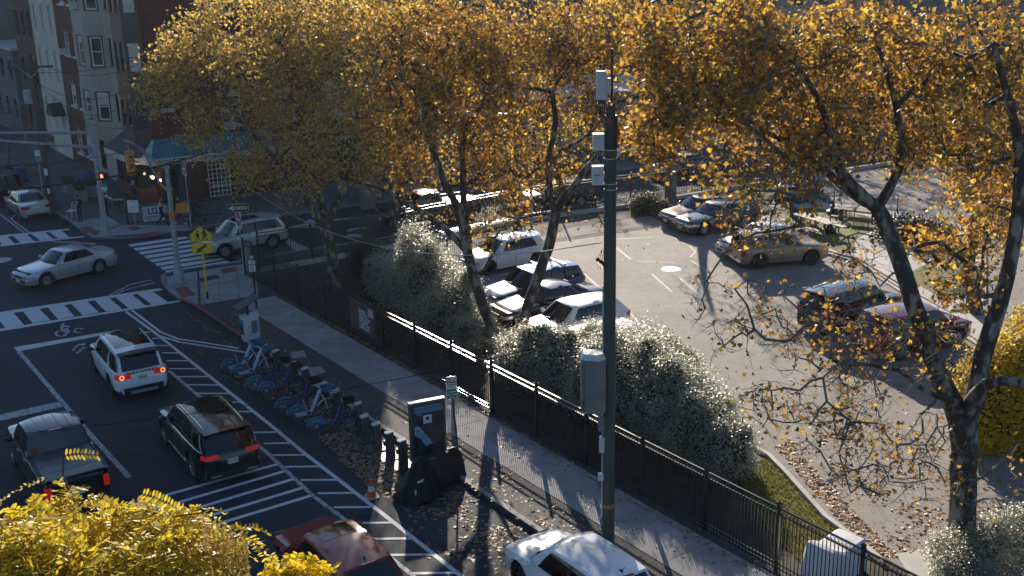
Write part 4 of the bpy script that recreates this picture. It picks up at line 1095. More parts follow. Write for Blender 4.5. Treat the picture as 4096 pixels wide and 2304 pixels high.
text('DISCOVERY', .12, TRIM, dc.t, (-dc.hl - .026, 0, 1.06), (math.pi / 2, 0, -math.pi / 2), xs=1.35, bold=.006, spacing=1.35)
q = MB(); q.box((-dc.hl - .03, 0, .36), (.05, .9, .09)); q.obj('skid_plate', STEEL, dc.t)
# black SUV with roof rails
a = A_ANG + rad(-3)
ctr = at(487, 1203) + Vector((math.cos(a), math.sin(a), 0)) * (4.8 / 2 - 1.0) - Vector((-math.sin(a), math.cos(a), 0)) * .92
lx = Car('car', 'black SUV with silver roof rails and wide red tail lamps behind the white one', 'car', ctr, a, 'suv', BLACK_P, L=4.83, W=1.94, H=1.66, wb=2.85, fo=.98, r=.38, rim=RIM_S, spokes=10, tailm=TAIL_ON, rails=CHROME, chrome=True, spoiler=True, plate='Y42 RGT', tin=.52, tz=(.90, 1.04), sunroof=(.12, .88, .08, .62), zp=.74, antenna=True, clad=False, wins=[(.10, .44, .08, .44), (.46, .74, .46, .72), (.78, .95, .78, .93)])
q = MB(); q.box((-lx.hl - .016, 0, .985), (.02, .95, .022)); q.box((-lx.hl - .02, .55, .36), (.03, .3, .05)); q.box((-lx.hl - .02, -.55, .36), (.03, .3, .05)); q.obj('tail_trim', CHROME, lx.t)
for s in (1, -1):
    q = MB(); q.beam((lx.xr + .5, s * (.965), .36), (lx.xf - .5, s * .965, .36), .02, .03); q.obj('sill_trim', CHROME, lx.t)
text('LINCOLN', .05, CHROME, lx.t, (-lx.hl - .02, 0, 1.03), (math.pi / 2, 0, -math.pi / 2), xs=1.3, spacing=2.2)
# dark pickup with a folding bed cover
a = A_ANG + rad(-2)
ctr = at(296, 1280) + Vector((math.cos(a), math.sin(a), 0)) * 2.82 + Vector((-math.sin(a), math.cos(a), 0)) * .93
pk = Car('pickup_truck', 'black pickup truck with a grey ribbed bed cover behind the yellow tree', 'pickup truck', ctr, a, 'pickup', BLACK_P, L=5.5, W=1.95, r=.38, tz=(.78, 1.12), tlen=.12, tin=.82, tailm=TAIL_ON, mirror=TRIM, rim=RIM_S, spokes=6, H=1.84, wb=3.3)
TON = pm('bed cover', (.06, .07, .08), (.085, .095, .105), scale=2, rough=.38)
for k in range(4):
    q = MB(); L0 = -pk.hl + .1; Lb = (-.24 * pk.hl) - L0
    q.box((L0 + Lb * (k + .5) / 4, 0, 1.262), (Lb / 4 - .03, 1.55, .035)); q.obj('bed_cover_panel', TON, pk.t)
q = MB(); ll = -.24 * pk.hl + pk.hl
for s in (-1, 1): q.box((-pk.hl + ll / 2, s * .83, 1.255), (ll, .1, .05))
q.obj('bed_rail', TRIM, pk.t)
q = MB(); q.grid(lambda u, v: tuple(Vector(pk.off(pk.roof, .012)(.1 + .8 * u, .05 + .9 * v))), 6, 6); q.obj('roof_sheen', paint('sky sheen grey', (.05, .055, .06), .25, .2), pk.t, smooth=60)  # greyer sheet over the black roof, colour stands in for reflected sky
for k in range(4):
    q = MB(); u = .22 + k * .185; q.tube([Vector(pk.off(pk.roof, .014)(u, v)) for v in (.12, .5, .9)], .014, 5); q.obj('roof_rib', paint('sky sheen grey', (.05, .055, .06), .25, .2), pk.t)
# red car at the lower edge
a = A_ANG + rad(-1)
ctr = at(683, 1405) - Vector((math.cos(a), math.sin(a), 0)) * 2.25 - Vector((-math.sin(a), math.cos(a), 0)) * .80
Car('car', 'glossy dark red hatchback with a glass sunroof at the lower edge of the street', 'car', ctr, a, 'hatch', RED_P, L=4.5, W=1.82, H=1.54, sunroof=(.16, .84, .05, .36), antenna=True, rim=RIM_D, spokes=8)
# white car parked along the kerb
a = A_ANG + rad(-1)
ctr = at(1255, 1440) - Vector((math.cos(a), math.sin(a), 0)) * 2.2 - Vector((-math.sin(a), math.cos(a), 0)) * .84
Car('car', 'white hatchback parked along the kerb beside the tall green pole', 'car', ctr, a, 'hatch', WHITE_P, L=4.4, W=1.8, H=1.55, antenna=True, rim=RIM_D)
# silver saloon and the one ahead of it on the far side
a = A_ANG + rad(1)
ctr = at(50, 553) + Vector((math.cos(a), math.sin(a), 0)) * 1.32 - Vector((-math.sin(a), math.cos(a), 0)) * .83
Car('car', 'silver saloon parked with its tail to the crossroads by the utility pole', 'car', ctr, a, 'sedan', SILVER, L=4.65, W=1.8, H=1.48, antenna=True, zp=.83, tlen=.3)
ctr2 = ctr + Vector((math.cos(a), math.sin(a), 0)) * 6.2
Car('car', 'black SUV with a pale roof parked ahead of the silver saloon', 'car', ctr2, a, 'suv', BLACK_P, sunroof=None, antenna=True)
q = MB(); C_ = bpy.data.objects
# pale SUV coming out of the cross street
a = heading(at(690, 621), at(556, 647))
ctr = at(568, 650) - Vector((math.cos(a), math.sin(a), 0)) * (4.5 / 2 - .9) - Vector((-math.sin(a), math.cos(a), 0)) * .86
Car('car', 'pale silver SUV with black roof glass stopped at the striped crossing', 'car', ctr, a, 'suv', SILVER_L, L=4.5, W=1.84, H=1.66, wb=2.65, fo=.9, spokes=5, rim=RIM_S, sunroof=(.1, .9, .05, .6), rails=STEEL, spoiler=True, nofront=False, tz=(.95, 1.08))
# ---- car park, left row
def lotcar(front_left, ang, name, label, kind, body, side=1, **k):
    L = k.get('L', {'sedan': 4.75, 'hatch': 4.35, 'suv': 4.62, 'wagon': 4.7, 'pickup': 5.8}[kind]); W = k.get('W', 1.8)
    p = at(front_left[0], front_left[1], KB + .006)
    ctr = p - Vector((math.cos(ang), math.sin(ang), 0)) * (L / 2) - Vector((-math.sin(ang), math.cos(ang), 0)) * side * (W / 2 * .8)
    k['W'] = W
    return Car(name, label, 'car', ctr, ang, kind, body, group='cars in the car park', **k)
fw, rw_ = at(1232, 692, KB), at(1343, 671, KB)
aL = heading(rw_, fw)
ctr = fw - Vector((math.cos(aL), math.sin(aL), 0)) * (4.25 / 2 - .86) - Vector((-math.sin(aL), math.cos(aL), 0)) * .82
Car('car', 'white five-door hatchback at the far end of the row under the hedge', 'car', ctr, aL, 'hatch', WHITE_P, 'cars in the car park', L=4.25, W=1.76, H=1.50, wb=2.6, fo=.86, spokes=5, rim=RIM_D, spoiler=True)
lotcar((1239, 795), aL, 'car', 'blue estate car with roof bars beside the white hatchback', 'wagon', NAVY, bars=True, L=4.7, W=1.76, H=1.54)
lotcar((1270, 838), aL, 'car', 'black saloon with a sun glint on its bonnet', 'sedan', BLACK_P, L=4.9, W=1.85, chrome=True)
lotcar((1344, 892), aL, 'car', 'white hatchback with a dark-tinted windscreen behind the pole', 'hatch', WHITE_P, L=4.5, W=1.8, H=1.52)
lotcar((1362, 982), aL, 'car', 'white estate with roof rails half hidden by the pale hedge', 'wagon', WHITE_P, L=4.7, W=1.8, H=1.53, rails=TRIM)
# ---- car park, right side
lotcar((1844, 660), aL + rad(-4), 'car', 'white saloon with chrome grille beside the tan SUV', 'sedan', WHITE_P, L=4.7, W=1.8)
fw, rw_ = at(2035, 668, KB), at(1907, 678, KB)
a = heading(rw_, fw); 
ctr = rw_ + Vector((math.cos(a), math.sin(a), 0)) * 1.33 + Vector((-math.sin(a), math.cos(a), 0)) * .80
Car('car', 'tan old box-shaped SUV with its tail to the car park', 'car', ctr, a, 'suv', TANP, 'cars in the car park', L=4.35, W=1.72, H=1.62, wb=2.6, fo=.85, clad=False, nose=.08, tz=(.68, .92), tin=.86, bumper=CHROME, rim=RIM_D, rails=None, gh=(.40, .20, -.90, -.975), wins=[(.12, .38, .10, .38), (.41, .62, .41, .62), (.66, .95, .66, .95)], bpil=False, zp=.5)
lotcar((1732, 598), aL + rad(-2), 'car', 'dark grey saloon with a glaring windscreen behind bare twigs', 'sedan', GREYD, L=4.85, W=1.83)
lotcar((1694, 580), aL + rad(-2), 'car', 'dark red car nosing out behind the grey saloon', 'sedan', MAROON, L=4.7, W=1.8)
a = aL + math.pi + rad(4)
ctr = at(2066, 850, KB) + Vector((math.cos(a), math.sin(a), 0)) * 2.3 + Vector((-math.sin(a), math.cos(a), 0)) * .5
Car('car', 'black SUV with sky shining in its rear window, right of the tan one', 'car', ctr, a, 'suv', BLACK_P, 'cars in the car park', spoiler=True, rails=TRIM)
a = a + rad(-8)
ctr = at(2240, 912, KB) + Vector((math.cos(a), math.sin(a), 0)) * 1.8 + Vector((-math.sin(a), math.cos(a), 0)) * .82
Car('car', 'dark red SUV parked behind the big plane tree trunk', 'car', ctr, a, 'suv', MAROON, 'cars in the car park', clad=False, H=1.66)
a = heading(at(2026, 501, KB), at(2075, 478, KB)) + rad(10)
ctr = at(1985, 516, KB) + Vector((math.cos(a), math.sin(a), 0)) * 2.4 + Vector((0, .0, 0))
Car('car', 'grey blue saloon seen from behind above the lawn', 'car', ctr, a, 'sedan', TEALG, 'cars in the car park', L=4.8, W=1.82, H=1.46, plate='NJ', zp=.82)
# ---- parked along the cross street
aB = B_ANG + math.pi + rad(-3)
ctr = at(1080, 560)
Car('pickup_truck', 'black pickup truck parked on the cross street behind the iron fence', 'pickup truck', ctr, aB, 'pickup', BLACK_P, 'vehicles on the cross street', L=5.7, W=1.95, rails=None, chrome=True)
q = MB(); pt = [o for o in bpy.data.objects if o.type == 'EMPTY'][-1]
pk2 = [o for o in COL.objects if o.name.startswith('pickup_truck')][-1]
for s in (-1, 1):
    q = MB(); q.tube([(-2.7, s * .86, 1.24), (-2.7, s * .86, 1.32), (-.9, s * .86, 1.32), (-.9, s * .86, 1.24)], .03, 6); q.obj('bed_rail', CHROME, pk2)
Car('car', 'black car with a pale blue bonnet parked beyond the fence', 'car', at(1395, 520), aB, 'suv', BLACK_P, 'vehicles on the cross street', L=4.7, H=1.55)
Car('car', 'blue car parked on the far side of the cross street', 'car', at(1150, 468), aB, 'sedan', NAVY, 'vehicles on the cross street')
Car('car', 'dark car parked on the far side behind the thin lamp post', 'car', at(1370, 437), aB, 'sedan', BLACK_P, 'vehicles on the cross street')
for k, (x, y, bd, kd, lb) in enumerate(((1600, 398, WHITE_P, 'suv', 'white SUV on the cross street beyond the autumn leaves'), (1720, 440, GREYD, 'sedan', 'charcoal saloon beyond the fence and the dark trunk'), (1850, 372, WHITE_P, 'hatch', 'white hatchback far along the cross street'))):
    Car('car', lb, 'car', at(x, y), aB, kd, bd, 'vehicles on the cross street')
ctr = atb(2432, 434); a = rad(75)
Car('pickup_truck', 'white pickup truck facing away at the far right', 'pickup truck', ctr, a, 'pickup', WHITE_P, L=5.6)
Car('car', 'pale blue car at the far right behind the twin posts', 'car', atb(2545, 448), rad(80), 'sedan', paint('pale blue', (.3, .4, .5), .3, .3))
# ================================================================== iron fences
SUNRAIL = pm('fence black', (.010, .011, .013), (.016, .017, .02), rough=.30, spec=.6)
def ringrow(p0, p1, z, r, n):
    m = MB(); d = (p1 - p0); d.z = 0; ln = d.length; d.normalize()
    for i in range(n):
        c = p0 + d * ln * (i + .5) / n; k = 8; V = []; F = []
        for j in range(k):
            t = 2 * math.pi * j / k
            for rr in (r, r - .014):
                V.append((c.x + d.x * rr * math.cos(t), c.y + d.y * rr * math.cos(t), z + rr * math.sin(t)))
        for j in range(k):
            a = 2 * j; b_ = 2 * ((j + 1) % k); F.append((a, b_, b_ + 1, a + 1))
        m.add(V, F)
    return m
fence = thing('iron_fence', 'black iron fence along the footway with ring-topped panels and square posts', 'fence', fs(0, -.78) + Vector((0, 0, KB)))
fo = fence.location.copy()
FH = 1.72
pm_ = MB(); pm_.box((0, 0, FH / 2 - .05), (.019, .019, FH - .12)); picket_me = pm_.mesh('picket', SUNRAIL)
pm_ = MB(); pm_.box((0, 0, FH / 2 + .05), (.075, .075, FH + .1)); pm_.box((0, 0, FH + .115), (.1, .1, .03)); pm_.add([(-.045, -.045, FH + .13), (.045, -.045, FH + .13), (.045, .045, FH + .13), (-.045, .045, FH + .13), (0, 0, FH + .17)], [(0, 1, 4), (1, 2, 4), (2, 3, 4), (3, 0, 4)])
post_me = pm_.mesh('post', SUNRAIL)
posts_s = [.1] + [1.15 + 2.44 * k for k in range(20)]
allp = []
for i, s_ in enumerate(posts_s):
    p = fs(s_, -.78); inst('post', post_me, fence, (p.x - fo.x, p.y - fo.y, 0), (0, 0, A_ANG))
    if i == len(posts_s) - 1: break
    s2 = posts_s[i + 1]; a, b_ = fs(s_ + .04, -.78) - fo, fs(s2 - .04, -.78) - fo
    a.z = b_.z = 0
    for z in (FH, FH - .17, .22, .10):
        m = MB(); m.beam(a + Vector((0, 0, z)), b_ + Vector((0, 0, z)), .042, .034); m.obj('rail', SUNRAIL, fence)
    n = max(2, int(round((s2 - s_) / .111)))
    rr = ringrow(a, b_, FH - .085, .062, n // 1); rr.obj('ring_row', SUNRAIL, fence)['kind'] = 'stuff'
    for k in range(1, n): allp.append(fs(s_ + (s2 - s_) * k / n, -.78) - fo)
allp.sort(key=lambda p: (p + fo).length)
vis = [p for p in allp if (p + fo).y > 23.0]
for p in vis[:298]: inst('picket', picket_me, fence, (p.x, p.y, 0), (0, 0, A_ANG))
m = MB()
rest = [p for p in allp if (p + fo).y <= 23.0] + vis[298:]
for p in rest: m.box((p.x, p.y, FH / 2 - .05), (.019, .019, FH - .12))
o = m.obj('pickets', SUNRAIL, fence); o['kind'] = 'stuff'
# the fence along the cross street on its low wall
FFP = [(-12.06, 51.24), (-7.46, 54.05), (.69, 60.21), (6.99, 63.19), (13.94, 67.37), (26, 74.2), (40, 82)]
ff = thing('iron_fence', 'black iron fence on a low wall along the cross street beyond the car park', 'fence', (FFP[0][0], FFP[0][1], KB))
fo2 = ff.location.copy(); pk_ = MB(); rg = MB()
for i in range(len(FFP) - 1):
    p0, p1 = Vector((*FFP[i], 0)) - fo2, Vector((*FFP[i + 1], 0)) - fo2; p0.z = p1.z = 0
    ln = (p1 - p0).length; d = (p1 - p0).normalized(); ang = math.atan2(d.y, d.x)
    m = MB(); m.box(((p0.x + p1.x) / 2, (p0.y + p1.y) / 2, .09), (ln, .3, .22), ang); m.obj('plinth', PATH_M, ff)
    for z in (1.9, 1.75, .38, .28):
        m = MB(); m.beam(p0 + Vector((0, 0, z)), p1 + Vector((0, 0, z)), .04, .035); m.obj('rail', SUNRAIL, ff)
    n = int(ln / .125)
    for k in range(n):
        c = p0 + d * ln * k / n; pk_.box((c.x, c.y, 1.03), (.02, .02, 1.7), ang)
    nn = max(1, int(round(ln / 2.44)))
    for k in range(nn):
        c = p0 + d * ln * k / nn; m = MB(); m.box((c.x, c.y, 1.05), (.07, .07, 1.95), ang); m.box((c.x, c.y, 2.04), (.095, .095, .03), ang); m.obj('post', SUNRAIL, ff)
o = pk_.obj('pickets', SUNRAIL, ff); o['kind'] = 'stuff'
# banner cable-tied to the fence
bx = fs(10.95, -.83); bz = KB
ban = thing('fence_banner', 'brown charity banner with white lettering tied to the black iron fence', 'banner', (bx.x, bx.y, bz), math.atan2(-AX.y, -AX.x))
def bann(u, v): return (u * 1.98, -.012 - .03 * math.sin(u * 9) * math.sin(v * 5 + 1), .42 + v * 1.22 - .05 * math.sin(u * 3.1) * (1 - v))
m = MB(); m.grid(bann, 14, 8); m.obj('cloth', pm('banner brown', (.06, .035, .032), (.10, .05, .045), scale=1.5, rough=.6), ban, smooth=60)
m = MB(); m.grid(lambda u, v: (.3 + u * .42, bann((.3 + u * .42) / 1.98, .8)[1] - .01, 1.32 + v * .28), 3, 2); m.obj('print', pm('banner red', (.25, .03, .02), (.1, .03, .03), scale=6), ban)
m = MB(); m.grid(lambda u, v: (1.5 + u * .42, -.045, 1.22 + v * .34), 3, 2); m.obj('print', pm('banner pink', (.42, .2, .2), (.5, .4, .4), scale=9, stretch=(8, 1, 1)), ban)
for r_ in (.12, .2, .28):
    m = MB(); m.lathe([(r_, 0), (r_ + .015, 0)], 20, (.48, -.05, .92), 'Y'); m.obj('print', pm('banner ring', (.13, .09, .08), rough=.6), ban)
BW = pm('banner white', (.52, .5, .5), rough=.6)
for k, ln in enumerate(('ENSURE', 'THAT NO', 'CHILD GOES', 'WITHOUT', 'A GIFT THIS', 'CHRISTMAS')):
    text(ln, .155, BW, ban, (.78, -.058, 1.30 - k * .135), (math.pi / 2, 0, 0), align='LEFT', bold=.008)
# ================================================================== tall green pole with radio gear
GREENP = pm('green painted pole', (.035, .05, .044), (.055, .072, .062), scale=2.5, rough=.5, stretch=(1, 1, .3))
GREY_BOX = pm('grey cabinet', (.15, .145, .15), (.19, .185, .19), scale=3, rough=.5)
LT_BOX = pm('light equipment grey', (.46, .47, .47), (.55, .56, .56), scale=5, rough=.5)
pb = atb(1530, 1362)
def pz(x, y): 
    s_, z_ = onplane(x, y, pb, (1, 0)); return s_, z_ - KB
pole = thing('utility_pole', 'tall dark green steel pole standing at the kerb in the middle of the view', 'pole', pb)
zt = pz(1530, 290)[1]; zk = pz(1530, 372)[1]
m = MB(); m.tube([(0, 0, 0), (0, 0, 2), (0, 0, 6), (0, 0, zk)], [.162, .158, .15, .143], 20); m.obj('shaft', GREENP, pole, smooth=40)
m = MB(); m.tube([(0, 0, zk), (0, 0, zt - .05), (0, 0, zt)], [.165, .165, .15], 16); m.obj('sleeve', BLACK_METAL, pole, smooth=40)
m = MB(); m.tube([(0, 0, zt), (0, 0, zt + .3), (0, 0, zt + .32)], [.11, .07, .05], 10); m.tube([(.02, 0, zt + .3), (.02, 0, zt + 1.5)], .03, 8); m.obj('top_bracket', BLACK_METAL, pole)
for z in (zk - .05, zk - .25, pz(1530, 462)[1], pz(1530, 468)[1] - .08):
    m = MB(); m.lathe([(.152, z), (.156, z), (.156, z + .02), (.152, z + .02)], 20); m.obj('band', STEEL, pole)
m = MB(); m.tube([(-.165, -.02, .9), (-.16, -.02, pz(1530, 720)[1])], .018, 6); m.tube([(-.165, -.02, .9), (-.17, -.03, .78), (-.26, -.05, .66)], .024, 6); m.obj('conduit', LT_BOX, pole)
m = MB(); m.lathe([(.163, 1.02), (.166, 1.02), (.166, 1.12), (.163, 1.12)], 20); m.obj('tag', pm('orange tag', (.42, .12, .03), (.3, .12, .06), scale=9), pole)
x0, za = pz(1499, 248); x1, zb = pz(1527, 176)
an = thing('panel_antenna', 'white panel antenna on top of the tall green pole', 'antenna', pb + Vector(((x0 + x1) / 2, -.12, za)))
m = MB(); w_, h_ = abs(x1 - x0), zb - za
prof = [(-w_ / 2, .05), (-w_ / 2, -.06), (-w_ / 2 + .05, -.11), (w_ / 2 - .05, -.11), (w_ / 2, -.06), (w_ / 2, .05)]
m.prism(prof, 0, h_); m.add([(p[0], p[1], 0) for p in prof], [(5, 4, 3, 2, 1, 0)]); m.obj('housing', LT_BOX, an)
m = MB(); m.box((.0, -.02, -.05), (w_ * .75, .1, .1)); m.obj('connector', DARK_PLASTIC, an)
for k in range(5):
    m = MB(); m.tube([(-.1 + k * .05, -.02, -.08), (-.08 + k * .05, .02, -.3), (.15, .1, -.5), (.2, .12, -.8)], .012, 5); m.obj('cable', DARK_PLASTIC, an)
m = MB(); m.box((w_ / 2 + .03, .02, h_ * .5), (.09, .1, .3)); m.obj('bracket', LT_BOX, an)
def polebox(xa, ya, xb, yb, d, name, label, mat, extra=None):
    x0, z0 = pz(xa, yb); x1, z1 = pz(xb, ya)
    o = thing(name, label, 'equipment box', pb + Vector(((x0 + x1) / 2, -.03, z0 + KB)))
    w_, h_ = x1 - x0, z1 - z0
    m = MB(); m.box((0, 0, h_ / 2), (w_, d, h_)); m.obj('case', mat, o)
    m = MB(); m.box((-w_ * .1, -d / 2 - .008, h_ / 2), (w_ * .62, .016, h_ * .86)); m.obj('cover', mat, o)
    m = MB(); m.box((w_ / 2 + .03, .02, h_ * .5), (.08, .06, .12)); m.obj('bracket', STEEL, o)
    for k in range(3):
        m = MB(); m.tube([(-.05 + k * .05, 0, .01), (-.04 + k * .05, .02, -.18), (.1, .05, -.35), (w_ / 2 + .06, .06, -.2)], .012, 5); m.obj('cable', DARK_PLASTIC, o)
    return o, w_, h_
polebox(1491, 348, 1519, 389, .2, 'radio_box', 'white radio box strapped high on the tall green pole below the antenna', LT_BOX)
o, w_, h_ = polebox(1489, 429, 1518, 476, .2, 'radio_box', 'grey radio box with a dark slot on the tall green pole', GREY_BOX if 0 else LT_BOX)
m = MB(); m.box((-.03, -.118, h_ * .55), (.12, .012, .02)); m.obj('slot', DARK_PLASTIC, o)
x0, z0 = pz(1461, 1040); x1, z1 = pz(1522, 893)
cb = thing('equipment_cabinet', 'large grey equipment cabinet with a pale domed lid on the tall green pole', 'cabinet', pb + Vector(((x0 + x1) / 2, -.08, z0 + KB)), rad(0))
w_, h_ = x1 - x0, z1 - z0
m = MB(); pr = [(-w_ / 2, .22), (-w_ / 2, -.16), (-w_ / 2 + .03, -.2), (w_ * .18, -.3), (w_ / 2, -.16), (w_ / 2, .22)]
m.prism(pr, 0, h_ - .14); m.add([(p[0], p[1], 0) for p in pr], [(5, 4, 3, 2, 1, 0)]); m.obj('case', GREY_BOX, cb)
m = MB(); n = len(pr)
V = [(p[0] * 1.02, p[1] * 1.02, h_ - .14) for p in pr] + [(p[0] * .8, p[1] * .8 - .0, h_ - .0) for p in pr]
m.add(V, [(i, (i + 1) % n, n + (i + 1) % n, n + i)[::-1] for i in range(n)] + [tuple(range(2 * n - 1, n - 1, -1))]); m.obj('lid', LT_BOX, cb)
m = MB(); m.box((-w_ / 2 + .06, -.215, h_ * .45), (.015, .02, h_ * .8)); m.obj('door_edge', DARK_PLASTIC, cb)
m = MB(); m.box((-w_ / 2 + .05, -.22, h_ * .2), (.03, .02, .05)); m.obj('lock', DARK_PLASTIC, cb)
polebox(1504, 1056, 1520, 1092, .14, 'meter_box', 'small grey box on the tall green pole under the cabinet', GREY_BOX)
polebox(1507, 1108, 1521, 1146, .14, 'meter_box', 'small pale grey box with a latch low on the tall green pole', LT_BOX)
polebox(1504, 1200, 1518, 1216, .12, 'meter_box', 'small white box at the conduit elbow near the foot of the green pole', LT_BOX)
# ================================================================== traffic signals
ORANGE = pm('signal orange', (.50, .19, .025), (.56, .22, .035), scale=4, rough=.45)
GALV = pm('mast grey', (.27, .285, .30), (.36, .375, .385), scale=6, rough=.55, metal=.3)
def mastbase(t, r=.14, h=None):
    m = MB(); m.lathe([(.36, 0), (.36, .06), (.27, .07), (.24, .5), (.2, .78), (.0, .8)], 8); m.obj('base', GALV, t)
mb2 = at(452, 712, KB)
def m2(x, y): 
    s_, z_ = onplane(x, y, mb2, (1, 0)); return Vector((s_, 0, z_ - KB))
sg = thing('traffic_signal_pole', 'grey signal pole with a curved twin arm at the near corner', 'signal pole', mb2)
mastbase(sg); tp = m2(417, 411)
m = MB(); m.tube([(0, 0, .7), (0, 0, tp.z * .5), (0, 0, tp.z)], [.125, .112, .098], 14); m.ball((0, 0, tp.z + .02), (.1, .1, .09), 12, 6); m.obj('shaft', GALV, sg, smooth=40)
for z in (tp.z - .25, m2(425, 480).z, 1.6, 2.6):
    m = MB(); m.lathe([(.12, z), (.145, z + .01), (.145, z + .12), (.12, z + .13)], 14); m.obj('collar', GALV, sg)
for pts in ([(420, 482), (407, 460), (392, 425), (377, 385), (362, 362), (347, 348), (333, 341)], [(417, 425), (400, 408), (385, 390), (370, 368), (352, 352), (340, 345)]):
    P = [m2(*q) for q in pts]; P[0].x = -.05
    P = [p + Vector((0, -1.2 * (i / (len(P) - 1)), 0)) for i, p in enumerate(P)]
    m = MB(); m.tube(P, [.06] * 2 + [.05] * (len(P) - 2), 8); m.obj('arm', GALV, sg, smooth=50)
hp = m2(345, 378) + Vector((.0, -1.1, 0)) + mb2 + Vector((0, 0, 0))
def signal_head(p, rz, label, n=3):
    o = thing('traffic_light', label, 'traffic light', p, rz)
    for k in range(n):
        m = MB(); m.box((0, 0, -k * .36), (.34, .22, .35)); m.obj('housing', ORANGE, o)
        m = MB(); V = []; F = []
        for j in range(9):
            a = math.pi * (j / 8) ; 
            for y in (-.11, -.34): V.append((.15 * math.cos(a), y, -k * .36 + .15 * math.sin(a) - (.03 if y < -.2 else 0)))
        for j in range(8): F.append((2 * j, 2 * j + 1, 2 * j + 3, 2 * j + 2))
        m.add(V, F); m.obj('visor', ORANGE, o)
        m = MB(); m.lathe([(0, -.125), (.12, -.122), (.13, -.11)], 14, (0, 0, -k * .36), 'Y'); m.obj('lens', DARK_PLASTIC, o)
    m = MB(); m.cyl((0, 0, .17), (0, 0, .42), .03, n=6); m.obj('hanger', GALV, o)
    return o
signal_head(hp, rad(65), 'orange traffic light hanging from the curved arm of the near corner pole')
def pedbox(p, rz, sx, label, lit=False, body=ORANGE):
    o = thing('pedestrian_signal', label, 'pedestrian signal', p, rz)
    m = MB(); m.box((0, 0, 0), (.42 * sx, .2, .42)); m.obj('housing', body, o)
    m = MB(); m.box((0, -.14, 0), (.40 * sx, .09, .40)); m.obj('hood', DARK_PLASTIC, o)
    m = MB(); m.cyl((0, .05, .2), (-.2, .1, .34), .025, n=6); m.obj('bracket', GALV, o)
    if lit:
        m = MB(); m.box((0, -.195, -.04), (.13, .015, .14))
        for k in range(4): m.box((-.05 + k * .034, -.195, .09 - .02 * abs(k - 1.5)), (.024, .015, .13))
        m.box((.085, -.195, .0), (.03, .015, .1)); q = m.obj('hand_symbol', pm('lit hand', (.9, .15, .05), emit=(1., .16, .05), estr=2.2), o)
    return o
p = m2(440, 524) + mb2; pedbox(p + Vector((.32, .05, -.0)), rad(200), 1.25, 'larger orange pedestrian signal back facing the camera on the near corner pole')
p = m2(430, 541) + mb2; pedbox(p + Vector((.05, -.28, 0)), rad(-60), .9, 'black-fronted orange pedestrian signal low on the near corner pole')
mb1 = at(266, 586, KB)
def m1(x, y):
    s_, z_ = onplane(x, y, mb1, (1, 0)); return Vector((s_, 0, z_ - KB))
sg = thing('traffic_signal_pole', 'grey signal pole with a long straight truss arm reaching out of the left edge', 'signal pole', mb1)
mastbase(sg); tp = m1(230, 329)
m = MB(); m.tube([(0, 0, .7), (0, 0, tp.z * .5), (0, 0, tp.z)], [.155, .135, .115], 14); m.ball((0, 0, tp.z), (.13, .13, .06), 12, 6); m.obj('shaft', GALV, sg, smooth=40)
a0, a1, c0, c1 = m1(223, 334), m1(-40, 324), m1(230, 371), m1(-40, 337)
for p, q in ((a0, a1), (c0, c1)):
    q = q + Vector((0, -1.5, 0)); m = MB(); m.tube([p, p.lerp(q, .5) + Vector((0, 0, .02)), q], [.085, .07, .055], 8); m.obj('arm', GALV, sg, smooth=50)
for f in (.55, .9):
    p, q = a0.lerp(a1 + Vector((0, -1.5, 0)), f), c0.lerp(c1 + Vector((0, -1.5, 0)), f); m = MB(); m.tube([p, q], .03, 6); m.obj('strut', GALV, sg)
for z in np.arange(1.4, 4.2, .4):
    m = MB(); m.lathe([(.152, z), (.158, z), (.158, z + .02), (.152, z + .02)], 14); m.obj('band', STEEL, sg)
p = m1(263, 441) + mb1; pedbox(p + Vector((.05, -.25, 0)), rad(-20), 1.0, 'pedestrian signal showing a red hand on the far corner pole', True, DARK_PLASTIC)
# ================================================================== signs
SIGN_W = pm('sign white', (.58, .58, .57), (.63, .63, .62), scale=3, rough=.45)
SIGN_G = pm('sign green', (.015, .20, .135), (.02, .23, .155), scale=3, rough=.45)
SIGN_Y = pm('sign yellow', (.66, .47, .012), (.70, .50, .015), scale=3, rough=.45)
SIGN_K = pm('sign black', (.012, .012, .014), rough=.5)
SIGN_R = pm('sign red', (.30, .02, .025), (.34, .03, .035), scale=3, rough=.45)
def plate(t, pts, y, mat, name, th=.012):
    m = MB(); n = len(pts); V = [(p[0], y, p[1]) for p in pts] + [(p[0], y + th, p[1]) for p in pts]
    m.add(V, [tuple(range(n)), tuple(range(2 * n - 1, n - 1, -1))] + [(i, n + i, n + (i + 1) % n, (i + 1) % n) for i in range(n)]); return m.obj(name, mat, t)
def rrect(x0, z0, x1, z1, r=.04, n=3):
    P = []
    for cx, cz, a0 in ((x1 - r, z0 + r, -90), (x1 - r, z1 - r, 0), (x0 + r, z1 - r, 90), (x0 + r, z0 + r, 180)):
        for k in range(n + 1): a = rad(a0 + 90 * k / n); P.append((cx + r * math.cos(a), cz + r * math.sin(a)))
    return P
def signpost(base, top, label, cat='sign', mat=STEEL, rz=0., r=.03, name='street_sign', lean=0.):
    t = thing(name, label, cat, base, rz)
    m = MB(); m.tube([(0, .04, 0), (lean, .04, top)], r, 8); m.obj('post', mat, t)
    return t
def basez(base, x, y):
    s_, z_ = onplane(x, y, base, (1, 0)); return s_, z_ - base.z
